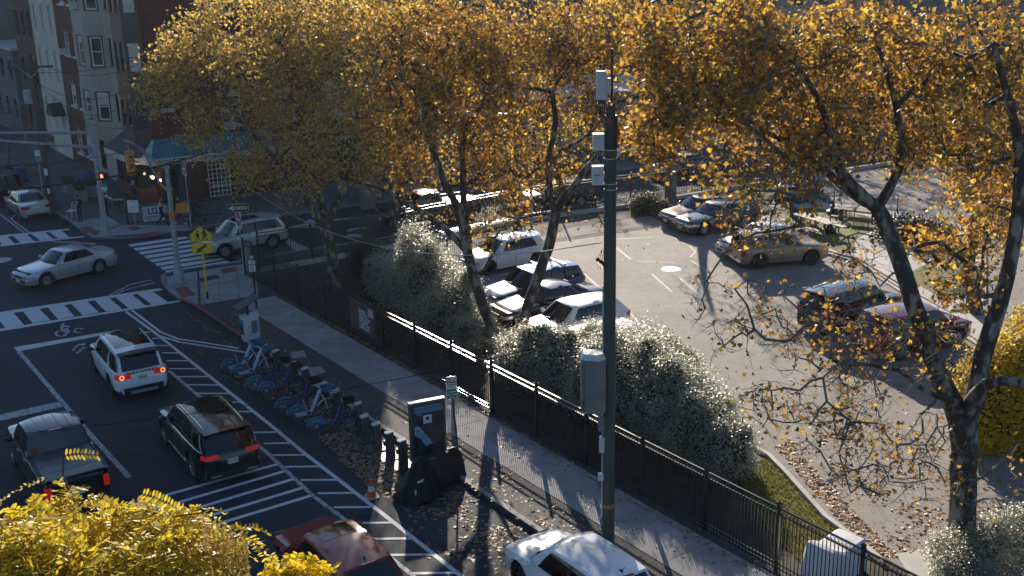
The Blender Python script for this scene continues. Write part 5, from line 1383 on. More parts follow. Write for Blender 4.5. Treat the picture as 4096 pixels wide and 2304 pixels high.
# school crossing
b0 = atb(522, 752); zt = basez(b0, 506, 569)[1]; zb_ = basez(b0, 508, 608)[1]; z2 = basez(b0, 508, 611)[1]; z3 = basez(b0, 508, 637)[1]
t = signpost(b0, zt - .1, 'yellow school crossing sign with two walkers and an arrow plate on a yellow post', mat=SIGN_Y, rz=rad(8), r=.045)
m = MB(); m.cyl((0, .04, 0), (0, .04, .34), .047, n=8); m.obj('post_sleeve', BLACK_METAL, t)
w_ = .47
P = [(-w_, zb_), (w_, zb_), (w_, zb_ + .50 * (zt - zb_)), (0, zt), (-w_, zb_ + .50 * (zt - zb_))]
plate(t, P, 0, SIGN_Y, 'sign_plate'); ce = (0, (zb_ + zt) / 2 - .05)
def outline(P, y, w, mat, name='border', par=None):
    m = MB(); n = len(P); cx = sum(p[0] for p in P) / n; cz = sum(p[1] for p in P) / n
    I = [(cx + (p[0] - cx) * (1 - w), cz + (p[1] - cz) * (1 - w)) for p in P]
    m.add([(p[0], y, p[1]) for p in P] + [(p[0], y, p[1]) for p in I], [(i, (i + 1) % n, n + (i + 1) % n, n + i) for i in range(n)]); return m.obj(name, mat, par)
sc_ = lambda P, f: [(ce[0] + (p[0] - ce[0]) * f, ce[1] + (p[1] - ce[1]) * f) for p in P]
outline(sc_(P, .94), -.003, .03, SIGN_K, par=t)
def walker(cx, cz, h, bag):
    q = lambda pts: plate(t, [(cx + x * h, cz + z * h) for x, z in pts], -.006, SIGN_K, 'walker_symbol', .004)
    a = [2 * math.pi * k / 10 for k in range(10)]
    q([(.02 + .085 * math.cos(x), .92 + .085 * math.sin(x)) for x in a])
    q([(-.08, .80), (.10, .80), (.2, .55), (.16, .40), (.10, .52), (.10, .36), (-.10, .36), (-.06, .6), (-.20, .45), (-.24, .5)])
    q([(-.10, .37), (.02, .37), (-.06, .18), (-.10, 0), (-.20, 0), (-.16, .18)])
    q([(.0, .37), (.10, .37), (.20, .16), (.30, .02), (.22, -.02), (.10, .14)])
    if bag: q([(.16, .5), (.28, .42), (.22, .32), (.12, .40)])
walker(-.14, ce[1] - .26, .46, 0); walker(.14, ce[1] - .26, .56, 1)
plate(t, rrect(-.44, z3, .44, z2, .05), 0, SIGN_Y, 'sign_plate'); outline(rrect(-.42, z3 + .02, .42, z2 - .02, .05), -.003, .03, SIGN_K, par=t)
zc = (z2 + z3) / 2
plate(t, [(-.26, zc - .2), (-.19, zc + .03), (-.14, zc - .03), (.17, zc + .19), (.24, zc + .11), (-.07, zc - .11), (.04, zc - .15)], -.006, SIGN_K, 'arrow_symbol', .004)
# one-way with do-not-enter
def oneway(base, ow, dn, label, rz=0.):
    x0, za = basez(base, ow[0], ow[3]); x1, zb = basez(base, ow[2], ow[1])
    t = signpost(base, zb, label, rz=rz)
    xc = (x0 + x1) / 2
    plate(t, rrect(x0, za, x1, zb, .03), -.02, SIGN_W, 'sign_plate'); plate(t, rrect(x0 + .02, za + .02, x1 - .02, zb - .02, .02), -.034, SIGN_K, 'sign_face', .01)
    zc = (za + zb) / 2; h = (zb - za)
    plate(t, [(x0 + .05, zc), (x0 + .28, zc + h * .38), (x0 + .26, zc + h * .18), (x1 - .07, zc + h * .18), (x1 - .07, zc - h * .18), (x0 + .26, zc - h * .18), (x0 + .28, zc - h * .38)], -.040, SIGN_W, 'arrow_symbol', .005)
    text('ONE WAY', h * .34, SIGN_K, t, (xc + .07, -.048, zc), (math.pi / 2, 0, 0), bold=.003)
    # the do-not-enter plate is turned away at an angle
    d0, zd = basez(base, dn[0], dn[3]); d1, ze = basez(base, dn[2], dn[1])
    s_ = bpy.data.objects.new('sign_plate', MB().poly([(0, 0, 0)]).mesh('x', SIGN_W)) if 0 else None
    R = rad(-62); hw = (ze - zd) / 2
    def rp(pts, y, mat, name):
        m = MB(); c_, sn = math.cos(R), math.sin(R)
        f = lambda px, py, pz_: (px * c_ - py * sn, px * sn + py * c_, pz_)
        n = len(pts); V = [f(p[0], y, p[1]) for p in pts] + [f(p[0], y + .01, p[1]) for p in pts]
        m.add(V, [tuple(range(n)), tuple(range(2 * n - 1, n - 1, -1))] + [(i, n + i, n + (i + 1) % n, (i + 1) % n) for i in range(n)]); return m.obj(name, mat, t)
    zc = (zd + ze) / 2
    rp(rrect(-hw * .9, zd, hw * .9, ze, .04), -.03, SIGN_W, 'sign_plate')
    rp([(hw * .82 * math.cos(a), zc + hw * .86 * math.sin(a)) for a in np.linspace(0, 2 * math.pi, 24)[:-1]], -.042, SIGN_R, 'disc')
    rp([(-hw * .62, zc - hw * .13), (hw * .62, zc - hw * .13), (hw * .62, zc + hw * .13), (-hw * .62, zc + hw * .13)], -.054, SIGN_W, 'bar_symbol')
    c_, sn = math.cos(R), math.sin(R)
    for ln, dz in (('DO NOT', .42), ('ENTER', -.42)): text(ln, hw * .3, SIGN_W, t, (.058 * sn, -.058 * c_, zc + hw * dz), (math.pi / 2, 0, R))
    return t
oneway(atb(612, 668), (574, 512, 624, 534), (592, 530, 606, 572), 'one way sign over an angled do not enter sign beside the pale SUV', rz=rad(6))
oneway(at(480, 571, KB), (436, 396, 468, 411), (449, 407, 464, 442), 'one way sign over a do not enter sign against the teal awning', rz=rad(6))
# no parking plate by the fence corner
b0 = atb(645, 778); t = signpost(b0, basez(b0, 632, 630)[1], 'white no parking sign on a black post at the fence corner', mat=BLACK_METAL, r=.045)
x0, za = basez(b0, 626, 683); x1, zb = basez(b0, 649, 654)
x0 = -.15; x1 = .13
plate(t, rrect(x0, za, x1, zb, .03), -.03, SIGN_W, 'sign_plate'); hh = zb - za
for k, ln in enumerate(('NO', 'PARKING', 'ANY', 'TIME')): text(ln, hh * .17, SIGN_R if k < 1 else SIGN_K, t, ((x0 + x1) / 2, -.044, zb - hh * (.18 + .21 * k)), (math.pi / 2, 0, 0), bold=.002)
plate(t, rrect(-.06, zb + .06, .06, zb + .2, .02), -.03, SIGN_W, 'sign_plate')
# regulation sign, white over green
b0 = atb(1153, 1142); top = basez(b0, 1130, 946)[1]; zl = basez(b0, 1132, 1001)[1]; zm = zl + (top - zl) * .44
t = signpost(b0, top, 'leaning parking sign, white upper half and green lower half, on a green post', mat=GREENP, rz=rad(14), lean=-.14, r=.032)
o = [-.13]
plate(t, rrect(o[0] - .17, zl, o[0] + .16, top, .03), -.02, SIGN_W, 'sign_plate')
plate(t, rrect(o[0] - .155, zl + .015, o[0] + .145, zm, .02), -.034, SIGN_G, 'sign_face', .01)
plate(t, rrect(o[0] - .155, top - .12, o[0] - .02, top - .015, .015), -.034, SIGN_R, 'sign_face', .01)
H_ = top - zl
text('NO', .09, SIGN_W, t, (o[0] - .09, -.05, top - .068), (math.pi / 2, 0, 0), bold=.004); text('PARKING', .045, SIGN_R, t, (o[0] + .06, -.05, top - .068), (math.pi / 2, 0, 0))
text('MONDAY', .075, SIGN_K, t, (o[0], -.04, top - .17), (math.pi / 2, 0, 0), bold=.003); text('7 AM-9 AM', .055, SIGN_K, t, (o[0], -.04, top - .25), (math.pi / 2, 0, 0), bold=.003)
plate(t, [(o[0] - .1, top - .32), (o[0] + .1, top - .32), (o[0] + .1, top - .31), (o[0] - .1, top - .31)], -.034, SIGN_K, 'arrow_symbol', .01)
for k, ln in enumerate(('RESIDENTIAL', 'PERMIT PARKING', 'ONLY')): text(ln, .045 if k < 2 else .055, SIGN_W, t, (o[0], -.05, zm - .08 - .085 * k), (math.pi / 2, 0, 0), bold=.002)
# small parking sign across the street
b0 = at(112, 520, KB); zt = basez(b0, 90, 378)[1]; zl = basez(b0, 99, 404)[1]; zm = basez(b0, 96, 393)[1]; xc = basez(b0, 95, 392)[0]
t = signpost(b0, zt, 'white and green parking sign on a thin post beside the utility pole', rz=rad(10), lean=xc)
plate(t, rrect(xc - .16, zl, xc + .16, zt, .03), -.02, SIGN_W, 'sign_plate'); plate(t, rrect(xc - .15, zl + .01, xc + .15, zm, .02), -.034, SIGN_G, 'sign_face', .01)
text('PERMIT', .06, SIGN_W, t, (xc, -.04, (zl + zm) / 2), (math.pi / 2, 0, 0)); text('NO PARKING', .04, SIGN_R, t, (xc, -.04, zt - .08), (math.pi / 2, 0, 0))
# green permit sign on the far corner pole
p = m1(262, 467) + mb1
t = thing('street_sign', 'green and white sign on the far corner signal pole under the red hand', 'sign', p + Vector((.05, -.2, 0)))
plate(t, rrect(-.17, -.18, .17, .17, .02), 0, SIGN_W, 'sign_plate'); plate(t, rrect(-.17, -.02, .17, .17, .02), -.012, SIGN_G, 'sign_face', .01); text('PERMIT', .07, SIGN_W, t, (0, -.02, .08), (math.pi / 2, 0, 0))
# grey steel cabinet post at the fence corner
b0 = atb(627, 668); t = thing('cabinet_post', 'slim grey steel cabinet at the fence corner by the crossing', 'cabinet', b0, rad(30))
m = MB(); m.box((0, 0, .6), (.26, .3, 1.2)); m.obj('case', LT_BOX, t); m = MB(); m.box((0, 0, 1.215), (.3, .34, .03)); m.obj('lid', GREY_BOX, t); m = MB(); m.box((.02, -.155, .95), (.1, .01, .1)); m.obj('label_plate', SIGN_W, t)
# ================================================================== bicycle hire station
BIKE_BLUE = paint('bike blue', (.012, .04, .17), .3)
BIKE_TEAL = pm('fender teal', (.015, .13, .21), (.02, .17, .25), scale=3, rough=.35)
BIKE_GREY = paint('bike pale grey', (.42, .47, .52), .35)
def bike(kind):
    e = kind == 'e'
    fr = BIKE_GREY if e else BIKE_BLUE
    t = thing('hire_bicycle', '', 'bicycle', (0, 0, 0), 0, 'hire bicycles locked in the station')
    R, wb = .31, 1.06
    for x in (0, wb):
        m = MB(); m.lathe([(R - .03, -.02), (R, -.012), (R, .012), (R - .03, .02), (R - .03, -.02)], 24, (x, 0, R), 'Y'); w = m.obj('wheel', RUBBER, t)
        m = MB(); m.lathe([(R - .045, -.012), (R - .03, -.014), (R - .03, .014), (R - .045, .012)], 24, (x, 0, R), 'Y'); m.obj('rim', RIM_S, w)
        m = MB(); m.cyl((x, -.05, R), (x, .05, R), .035, n=8)
        for k in range(10):
            a = 2 * math.pi * k / 10; m.tube([(x, .02 * (-1) ** k, R), (x + (R - .04) * math.cos(a), 0, R + (R - .04) * math.sin(a))], .0035, 3, cap=False)
        o = m.obj('spokes', STEEL, w); o['kind'] = 'stuff'
    m = MB(); V = []; F = []
    for k in range(13):
        a = rad(10 + 165 * k / 12); 
        for y, rr in ((-.045, R + .015), (.0, R + .035), (.045, R + .015)): V.append((rr * math.cos(a), y, R + rr * math.sin(a)))
    for k in range(12):
        for j in range(2): F.append((3 * k + j, 3 * k + j + 1, 3 * k + j + 4, 3 * k + j + 3))
    m.add(V, F)
    for s in (-1, 1):   # side skirts over the upper half of the back wheel
        V = [(0 + .02, .045 * s, R + .05)]; n = 12
        V = [((R + .015) * math.cos(rad(8 + 160 * k / n)), .047 * s, R + (R + .015) * math.sin(rad(8 + 160 * k / n))) for k in range(n + 1)] + [((R * .42) * math.cos(rad(8 + 160 * k / n)), .047 * s, R + .03 + (R * .42) * math.sin(rad(8 + 160 * k / n))) for k in range(n + 1)]
        m.add(V, [(k, k + 1, n + 2 + k, n + 1 + k) for k in range(n)])
    m.obj('rear_fender', BIKE_TEAL, t, smooth=50)
    m = MB(); V = []; F = []
    for k in range(10):
        a = rad(35 + 130 * k / 9)
        for y, rr in ((-.035, R + .015), (.035, R + .015)): V.append((wb + rr * math.cos(a), y, R + rr * math.sin(a)))
    for k in range(9): F.append((2 * k, 2 * k + 1, 2 * k + 3, 2 * k + 2))
    m.add(V, F); m.obj('front_fender', fr if e else DARK_PLASTIC, t)
    m = MB()
    if e:
        m.tube([(wb - .2, 0, .98), (wb - .36, 0, .66), (wb - .52, 0, .34)], [.055, .062, .062], 10); m.tube([(wb - .52, 0, .33), (.3, 0, .3), (0, .0, R)], [.055, .045, .03], 8)
    else:
        m.tube([(wb - .2, 0, .95), (wb - .34, 0, .55), (wb - .52, 0, .30), (.36, 0, .27)], [.035, .045, .045, .045], 8); m.tube([(.36, 0, .27), (0, 0, R)], [.04, .025], 8); m.tube([(.40, 0, .28), (.25, 0, .72)], .024, 8); m.tube([(.28, 0, .62), (0, 0, R)], .02, 6)
    m.obj('frame', fr, t, smooth=50)
    if e:
        m = MB(); m.add([(-.05, -.06, R - .06), (.5, -.06, R - .1), (.56, -.06, R + .04), (.48, -.06, R + .08), (-.03, -.06, R + .05)], [(0, 1, 2, 3, 4)]); m.add([(-.05, -.075, R - .06), (.5, -.075, R - .1), (.56, -.075, R + .04), (.48, -.075, R + .08), (-.03, -.075, R + .05)], [(0, 1, 2, 3, 4)]); m.obj('chain_cover', fr, t)
        m = MB(); m.tube([(.36, 0, .38), (.24, 0, .78)], .022, 8); m.obj('seat_post', STEEL, t)
    else:
        m = MB(); m.tube([(.26, 0, .70), (.22, 0, .82)], .018, 8); m.obj('seat_post', STEEL, t)
    m = MB(); m.grid(lambda u, v: (.06 + u * .27, (v - .5) * (.2 - .15 * u), .83 + .02 * math.sin(u * 3) - .06 * abs(v - .5)), 5, 4); m.box((.17, 0, .80), (.2, .06, .04)); m.obj('saddle', DARK_PLASTIC, t, smooth=60)
    m = MB(); m.tube([(wb, .05, R), (wb - .06, .055, .62), (wb - .16, 0, .80), (wb - .2, 0, 1.02)], [.018, .02, .03, .028], 8); m.tube([(wb, -.05, R), (wb - .06, -.055, .62), (wb - .16, 0, .80)], [.018, .02, .03], 8); m.obj('fork', fr, t, smooth=50)
    m = MB(); m.tube([(wb - .34, .32, 1.06), (wb - .25, .26, 1.08), (wb - .2, .08, 1.06), (wb - .2, -.08, 1.06), (wb - .25, -.26, 1.08), (wb - .34, -.32, 1.06)], .018, 6)
    m.obj('handlebar', fr if e else DARK_PLASTIC, t, smooth=50)
    m = MB(); m.add([(wb - .1, -.15, .92), (wb - .1, .15, .92), (wb + .2, .13, .94), (wb + .2, -.13, .94), (wb - .12, -.17, 1.1), (wb - .12, .17, 1.1), (wb + .26, .15, 1.07), (wb + .26, -.15, 1.07)], [(0, 1, 2, 3), (0, 4, 5, 1), (1, 5, 6, 2), (2, 6, 7, 3), (3, 7, 4, 0)])
    m.obj('basket', BIKE_TEAL if e else DARK_PLASTIC, t)
    m = MB(); m.box((wb + .05, 0, .945), (.2, .2, .02)); m.obj('basket_liner', BIKE_TEAL, t)
    m = MB(); m.cyl((.40, -.09, .30), (.40, .09, .30), .06, n=10); m.beam((.40, -.11, .30), (.53, -.11, .24), .03, .02); m.beam((.40, .11, .30), (.27, .11, .36), .03, .02); m.obj('crank', DARK_PLASTIC, t)
    text('citi bike', .075, SIGN_W, t, (-.02, -.052, R + .2), (math.pi / 2, 0, 0)); 
    return t
BK = [('e', (579, 943), (655.5, 926.5)), ('e', (605.4, 957.5), (680, 940)), ('b', (644.5, 987.6), (721, 972)), ('b', (672.8, 1003), (748, 987)), ('b', (717.5, 1044), (794, 1027)), ('e', (747.5, 1064), (822, 1047)), ('b', (797.7, 1095), (879, 1079))]
BL = ['pale grey hire bicycle furthest along, next to the ticket machine', 'pale grey hire bicycle second from the ticket machine', 'blue hire bicycle just past the two pale grey ones', 'blue hire bicycle in the middle of the row', 'blue hire bicycle left of the lone pale grey one', 'lone pale grey hire bicycle between two blue ones', 'blue hire bicycle nearest the empty docks']
finish_texts(); TEXTS.clear()
DOCK_M = pm('dock grey', (.045, .047, .052), (.06, .062, .068), scale=4, rough=.45); DOCK_T = pm('dock top', (.45, .45, .45), (.5, .5, .5), rough=.4)
def dock(p, rz, label):
    t = thing('bike_dock', label, 'bike dock', p, rz, 'bicycle docks of the hire station')
    m = MB(); m.add([(-.13, -.11, 0), (.13, -.11, 0), (.13, .11, 0), (-.13, .11, 0), (-.10, -.10, .80), (.10, -.10, .84), (.10, .10, .84), (-.10, .10, .80)], [(0, 1, 5, 4), (1, 2, 6, 5), (2, 3, 7, 6), (3, 0, 4, 7), (4, 5, 6, 7)]); m.obj('column', DOCK_M, t)
    m = MB(); m.add([(-.12, -.11, .80), (.11, -.11, .845), (.11, .11, .845), (-.12, .11, .80), (-.16, -.0, .81), (-.12, -.11, .83), (.11, -.11, .875), (.11, .11, .875), (-.12, .11, .83), (-.16, 0, .83)], [(5, 6, 7, 8, 9), (0, 1, 6, 5), (1, 2, 7, 6), (2, 3, 8, 7), (3, 4, 9, 8), (4, 0, 5, 9)]); m.obj('cap', DOCK_T, t)
    m = MB(); m.box((-.17, 0, .5), (.06, .12, .16)); m.obj('lock_head', DARK_PLASTIC, t)
    m = MB(); m.box((-.05, 0, .02), (.6, .62, .04)); m.obj('base_plate', DOCK_M, t)
    return t
protos = {}
for i, (k, r_, f_) in enumerate(BK):
    pr, pf = at(*r_), at(*f_); ang = heading(pr, pf)
    if k not in protos:
        protos[k] = bike(k); bpy.context.view_layer.update(); finish_texts(); TEXTS.clear(); o = protos[k]
        o.location = pr; o.rotation_euler = (0, 0, ang); o['label'] = BL[i]
    else: o = copy_thing(protos[k], pr, ang, BL[i])
    d = Vector((math.cos(ang), math.sin(ang), 0)); dl = 'bicycle dock holding the ' + BL[i].replace('hire ', '').split(',')[0]
    if i == 0: dk = dock(pr + d * 1.42, ang, dl)
    else: copy_thing(dk, pr + d * 1.42, ang, dl)
for i, (x, y, lb) in enumerate(((921, 1107, 'first empty bicycle dock past the last blue bicycle'), (950, 1127, 'second empty bicycle dock, in the shade of the row'), (983, 1149, 'empty bicycle dock with a sunlit cap, third in line'), (1015, 1170, 'empty bicycle dock nearest the black covered motorcycle'))):
    copy_thing(dk, at(x, y), ang, lb)
# ticket machine with its solar panel
kb_ = atb(634, 870); t = thing('hire_kiosk', 'grey bicycle hire ticket machine with a tilted solar panel on top', 'kiosk', kb_, B_ANG + rad(10))
m = MB(); m.prism(rrect(-.34, -.17, .34, .17, .08), .32, 1.22); m.obj('case', LT_BOX, t, smooth=30)
m = MB(); m.prism(rrect(-.36, -.19, .36, .19, .09), 1.22, 1.30); m.obj('cap', pm('kiosk cap', (.42, .5, .56), (.48, .56, .6), rough=.4), t)
m = MB(); m.box((0, 0, .17), (.3, .2, .34)); m.obj('foot', GREY_BOX, t)
m = MB(); m.box((-.345, 0, .85), (.02, .26, .62)); m.obj('screen_panel', SIGN_K, t); m = MB(); m.box((-.36, 0, 1.04), (.012, .22, .2)); m.obj('screen', pm('kiosk blue', (.04, .25, .42), rough=.2), t)
m = MB(); m.box((.1, -.176, .82), (.24, .01, .5)); m.obj('side_panel', pm('kiosk side', (.1, .14, .2), (.14, .18, .24), rough=.4), t)
m = MB(); m.tube([(-.05, 0, 1.3), (-.05, 0, 1.72)], .05, 8); m.obj('mast', BLACK_METAL, t)
m = MB(); m.add([(-.5, -.3, 1.62), (.4, -.3, 1.98), (.4, .3, 1.98), (-.5, .3, 1.62), (-.5, -.3, 1.65), (.4, -.3, 2.01), (.4, .3, 2.01), (-.5, .3, 1.65)], [(3, 2, 1, 0), (4, 5, 6, 7), (0, 1, 5, 4), (1, 2, 6, 5), (2, 3, 7, 6), (3, 0, 4, 7)]); m.obj('solar_panel', BLACK_METAL, t)
# map and poster panel
pa = at(1036, 1168); pbb = at(1122, 1150); ang = heading(pa, pbb)
t = thing('poster_panel', 'dark free-standing poster panel behind the covered motorcycle', 'poster panel', pa.lerp(pbb, .5), ang)
m = MB(); W2 = .56
m.box((0, 0, 1.02), (2 * W2, .16, 1.9)); m.obj('frame', DOCK_M, t)
m = MB(); m.box((0, .03, 1.985), (2 * W2 + .02, .1, .03)); m.box((0, -.05, 1.985), (2 * W2 + .02, .05, .03)); m.obj('top_rail', LT_BOX, t)
m = MB(); m.box((0, -.087, 1.06), (.96, .012, 1.62)); m.obj('poster', pm('poster dark', (.012, .018, .028), (.05, .06, .08), scale=3, rough=.15), t)
m = MB(); m.box((.02, -.097, 1.70), (.9, .008, .12)); m.obj('poster_band', pm('poster blue', (.03, .22, .36), rough=.2), t)
m = MB(); m.box((0, -.097, 1.82), (.9, .008, .08)); m.obj('poster_band', pm('poster grey', (.16, .17, .19), rough=.2), t)
m = MB(); m.add([(-.44, -.096, 1.22), (-.30, -.096, 1.24), (-.10, -.096, .95), (.12, -.096, .62), (-.1, -.096, .55), (-.26, -.096, .82), (-.44, -.096, .95)], [(0, 1, 2, 3, 4, 5, 6)]); m.obj('poster_print', pm('poster water', (.08, .2, .32), (.3, .42, .52), scale=9, rough=.2), t)
m = MB(); m.box((-.02, -.098, 1.42), (.26, .008, .26)); no = m.obj('notice', SIGN_W, t); m = MB(); m.box((-.02, -.104, 1.45), (.12, .004, .10)); m.obj('notice_print', SIGN_K, t)
text('NOTICE', .045, SIGN_K, t, (-.02, -.104, 1.345), (math.pi / 2, 0, 0)); text('citi bike', .06, SIGN_W, t, (-.28, -.103, 1.60), (math.pi / 2, 0, 0))
# covered motorcycle
COVER = pm('black cover cloth', (.004, .004, .005), (.008, .008, .009), scale=3, spec=.25, rough=.55, bump=.5, bscale=9)
p0, p1 = at(1010, 1272), at(1160, 1182); ang = heading(p0, p1); ln = (p1 - p0).length
t = thing('covered_motorcycle', 'motorcycle under a crumpled black cover beside the poster panel', 'motorcycle', p0, ang)
prof = [(0, .10, .10), (.06, .46, .34), (.16, .80, .44), (.27, 1.14, .46), (.34, 1.16, .44), (.45, .92, .38), (.58, .80, .38), (.72, .86, .38), (.86, .90, .36), (.95, .80, .3), (1, .10, .16)]
def drape(u, v):
    h = float(np.interp(u, [p[0] for p in prof], [p[1] for p in prof])); w = float(np.interp(u, [p[0] for p in prof], [p[2] for p in prof]))
    a = math.pi * v; low = .03 + (.10 if .45 < u < .85 else 0) + .03 * math.sin(u * 13)
    c_, s_ = math.cos(a), math.sin(a)
    wr = w * (.62 + .62 * (1 - s_) ** 1.3) + (.05 * math.sin(u * 37) + .03 * math.sin(u * 71 + 1)) * (1 - s_) + .012 * math.sin(u * 17 - v * 25)
    return (u * ln + .05 * math.sin(v * 11 + u * 5) * (1 - s_), -c_ * wr, low + (h - low) * (s_ ** .85) + .012 * math.sin(u * 53 + v * 30))
m = MB(); m.grid(drape, 60, 34); m.obj('cover', COVER, t, smooth=180)
m = MB(); wm = m.lathe([(.19, -.05), (.28, -.05), (.3, 0), (.28, .05), (.19, .05)], 20, (.34, 0, .3), 'Y'); m.obj('wheel', RUBBER, t)
m = MB(); m.lathe([(.19, -.05), (.28, -.05), (.3, 0), (.28, .05), (.19, .05)], 20, (ln - .34, 0, .3), 'Y'); m.obj('wheel', RUBBER, t)
m = MB(); m.box((.36, -.43, .72), (.22, .01, .06), rad(-8)); m.obj('logo', SIGN_W, t)
m = MB(); m.box((.22, -.36, .42), (.05, .01, .16), rad(-8)); m.obj('reflective_patch', SIGN_W, t)
m = MB(); m.tube([(1.2, -.25, .9), (1.25, -.33, .7), (1.2, -.36, .5)], .01, 5); m.obj('tie_cord', pm('cord red', (.25, .06, .04)), t)
# traffic cone
c0 = at(935, 1250); t = thing('traffic_cone', 'orange traffic cone with a white band at the edge of the bike lane', 'traffic cone', c0, rad(20))
CONE_O = pm('cone orange', (.62, .075, .012), (.68, .09, .018), scale=5, rough=.5)
m = MB(); m.prism(rrect(-.19, -.19, .19, .19, .06), 0, .035); m.obj('base', pm('cone base', (.5, .45, .38), (.3, .27, .23), scale=8), t)
m = MB(); m.lathe([(.135, .035), (.105, .2), (.102, .21)], 20); m.obj('skirt', CONE_O, t, smooth=40); m = MB(); m.lathe([(.075, .36), (.04, .55), (.035, .56), (.0, .56)], 20); m.obj('body', CONE_O, t, smooth=40)
m = MB(); m.lathe([(.104, .205), (.076, .365)], 20); m.obj('reflective_band', SIGN_W, t, smooth=40)
# ================================================================== people and the things round them
SKIN = pm('skin', (.33, .19, .13), (.38, .23, .16), scale=9, rough=.6)
HAIR = pm('dark hair', (.02, .014, .01), (.035, .025, .02), scale=30, rough=.6)
JACKET = pm('black jacket', (.008, .009, .011), (.014, .015, .018), scale=6, rough=.8, bump=.3)
NAVY_C = pm('navy cloth', (.010, .014, .026), (.016, .022, .036), scale=6, rough=.85)
WHITE_C = pm('white cloth', (.48, .48, .49), (.55, .55, .55), scale=6, rough=.85)
TROUS = pm('dark trousers', (.014, .015, .018), (.022, .023, .027), scale=6, rough=.85)
PURPLE = pm('plum trousers', (.05, .035, .045), (.07, .05, .06), scale=6, rough=.85)
SHOE_W = pm('white shoe', (.6, .6, .6), rough=.6); SHOE_K = pm('black shoe', (.012, .012, .012), rough=.5)
MASKC = pm('blue mask', (.10, .22, .33), rough=.8)
PEOPLE = []
def person(label, pos, rz, H=1.72, pose=None, torso=JACKET, sleeve=None, legs=TROUS, shoes=SHOE_K, hair=HAIR, hood=None, mask=False):
    """one continuous body: joints with radii grown into a skin; materials follow the nearest limb"""
    s = H / 1.75; P = dict(pose or {})
    J = {'pel': (0, 0, .93), 'sp': (0, .01, 1.15), 'ch': (0, .0, 1.36), 'nk': (0, .02, 1.50), 'hd': (0, .045, 1.585), 'tp': (0, .04, 1.70)}
    R = {'pel': .145, 'sp': .135, 'ch': .155, 'nk': .06, 'hd': .088, 'tp': .075}
    E = [('pel', 'sp'), ('sp', 'ch'), ('ch', 'nk'), ('nk', 'hd'), ('hd', 'tp')]
    for q, sg_ in (('l', 1), ('r', -1)):
        J.update({q + 'sh': (sg_ * .19, 0, 1.41), q + 'el': (sg_ * .25, -.02, 1.14), q + 'wr': (sg_ * .24, .07, .90), q + 'ha': (sg_ * .235, .10, .82), q + 'hp': (sg_ * .095, 0, .90), q + 'kn': (sg_ * .10, .02, .50), q + 'an': (sg_ * .10, -.02, .10), q + 'to': (sg_ * .115, .15, .045)})
        R.update({q + 'sh': .075, q + 'el': .052, q + 'wr': .036, q + 'ha': .034, q + 'hp': .105, q + 'kn': .068, q + 'an': .05, q + 'to': .04})
        E += [('ch', q + 'sh'), (q + 'sh', q + 'el'), (q + 'el', q + 'wr'), (q + 'wr', q + 'ha'), ('pel', q + 'hp'), (q + 'hp', q + 'kn'), (q + 'kn', q + 'an'), (q + 'an', q + 'to')]
        for k in range(4):   # fingers and thumb, small chains rooted in the hand
            J[q + 'f%d' % k] = (sg_ * (.225 + .012 * (k - 1.5)), .105 + .008 * k, .745); R[q + 'f%d' % k] = .010; E.append((q + 'ha', q + 'f%d' % k))
    for k, v in P.items():
        if k in J:
            if k in ('lha', 'rha'):
                d = Vector(v) - Vector(J[k])
                for i in range(4): J[k[0] + 'f%d' % i] = tuple(Vector(J[k[0] + 'f%d' % i]) + d)
            J[k] = v
    keys = list(J); idx = {k: i for i, k in enumerate(keys)}
    me = bpy.data.meshes.new('person'); me.from_pydata([tuple(Vector(J[k]) * s) for k in keys], [(idx[a], idx[b]) for a, b in E], [])
    o = bpy.data.objects.new('person', me); COL.objects.link(o); o.location = pos; o.rotation_euler = (0, 0, rz)
    tag(o, label, 'person')
    sk = o.modifiers.new('skin', 'SKIN'); sk.use_smooth_shade = True
    for k in keys:
        v = me.skin_vertices[0].data[idx[k]]; v.radius = (R[k] * s, R[k] * s * (.72 if k in ('pel', 'sp', 'ch') else 1)); v.use_root = (k == 'pel')
    su = o.modifiers.new('subd', 'SUBSURF'); su.levels = su.render_levels = 1
    mats = [torso, sleeve or torso, legs, shoes, SKIN]
    seg = []
    for a, b in E:
        n = a + b
        mi = 0
        if b in ('hd', 'tp'): mi = 4
        elif 'wr' in a or 'ha' in a: mi = 4
        elif b[1:] in ('el', 'wr'): mi = 1
        elif b[1:] in ('hp', 'kn', 'an'): mi = 2
        elif b[1:] == 'to': mi = 3
        seg.append((np.array(J[a]) * s, np.array(J[b]) * s, mi))
    PEOPLE.append((o, mats, seg))
    hx, hy, hz = [c * s for c in J['hd']]
    m = MB(); m.grid(lambda u, v: (hx + .098 * s * math.cos(2 * math.pi * u) * math.sin(1.75 * v + .02), hy - .012 + .115 * s * math.sin(2 * math.pi * u) * math.sin(1.75 * v + .02) * (1 if math.sin(2 * math.pi * u) < 0 else .8), hz + .045 * s + .115 * s * math.cos(1.75 * v)), 14, 6)
    m.obj('hood' if hood else 'hair', hood or hair, o, smooth=60)
    m = MB(); m.add([(hx - .014, hy + .085 * s, hz - .005), (hx + .014, hy + .085 * s, hz - .005), (hx, hy + .112 * s, hz - .012), (hx, hy + .088 * s, hz + .035)], [(0, 1, 2), (0, 2, 3), (1, 3, 2)]); m.obj('nose', SKIN, o)
    for sg_ in (-1, 1):
        m = MB(); m.ball((hx + sg_ * .032, hy + .083 * s, hz + .03), (.011, .006, .007), 6, 4); m.obj('eye', HAIR, o)
    if not hood:
        for sg_ in (-1, 1):
            m = MB(); m.ball((hx + sg_ * .092 * s, hy - .0, hz + .01), (.012, .022, .034), 6, 4); m.obj('ear', SKIN, o)
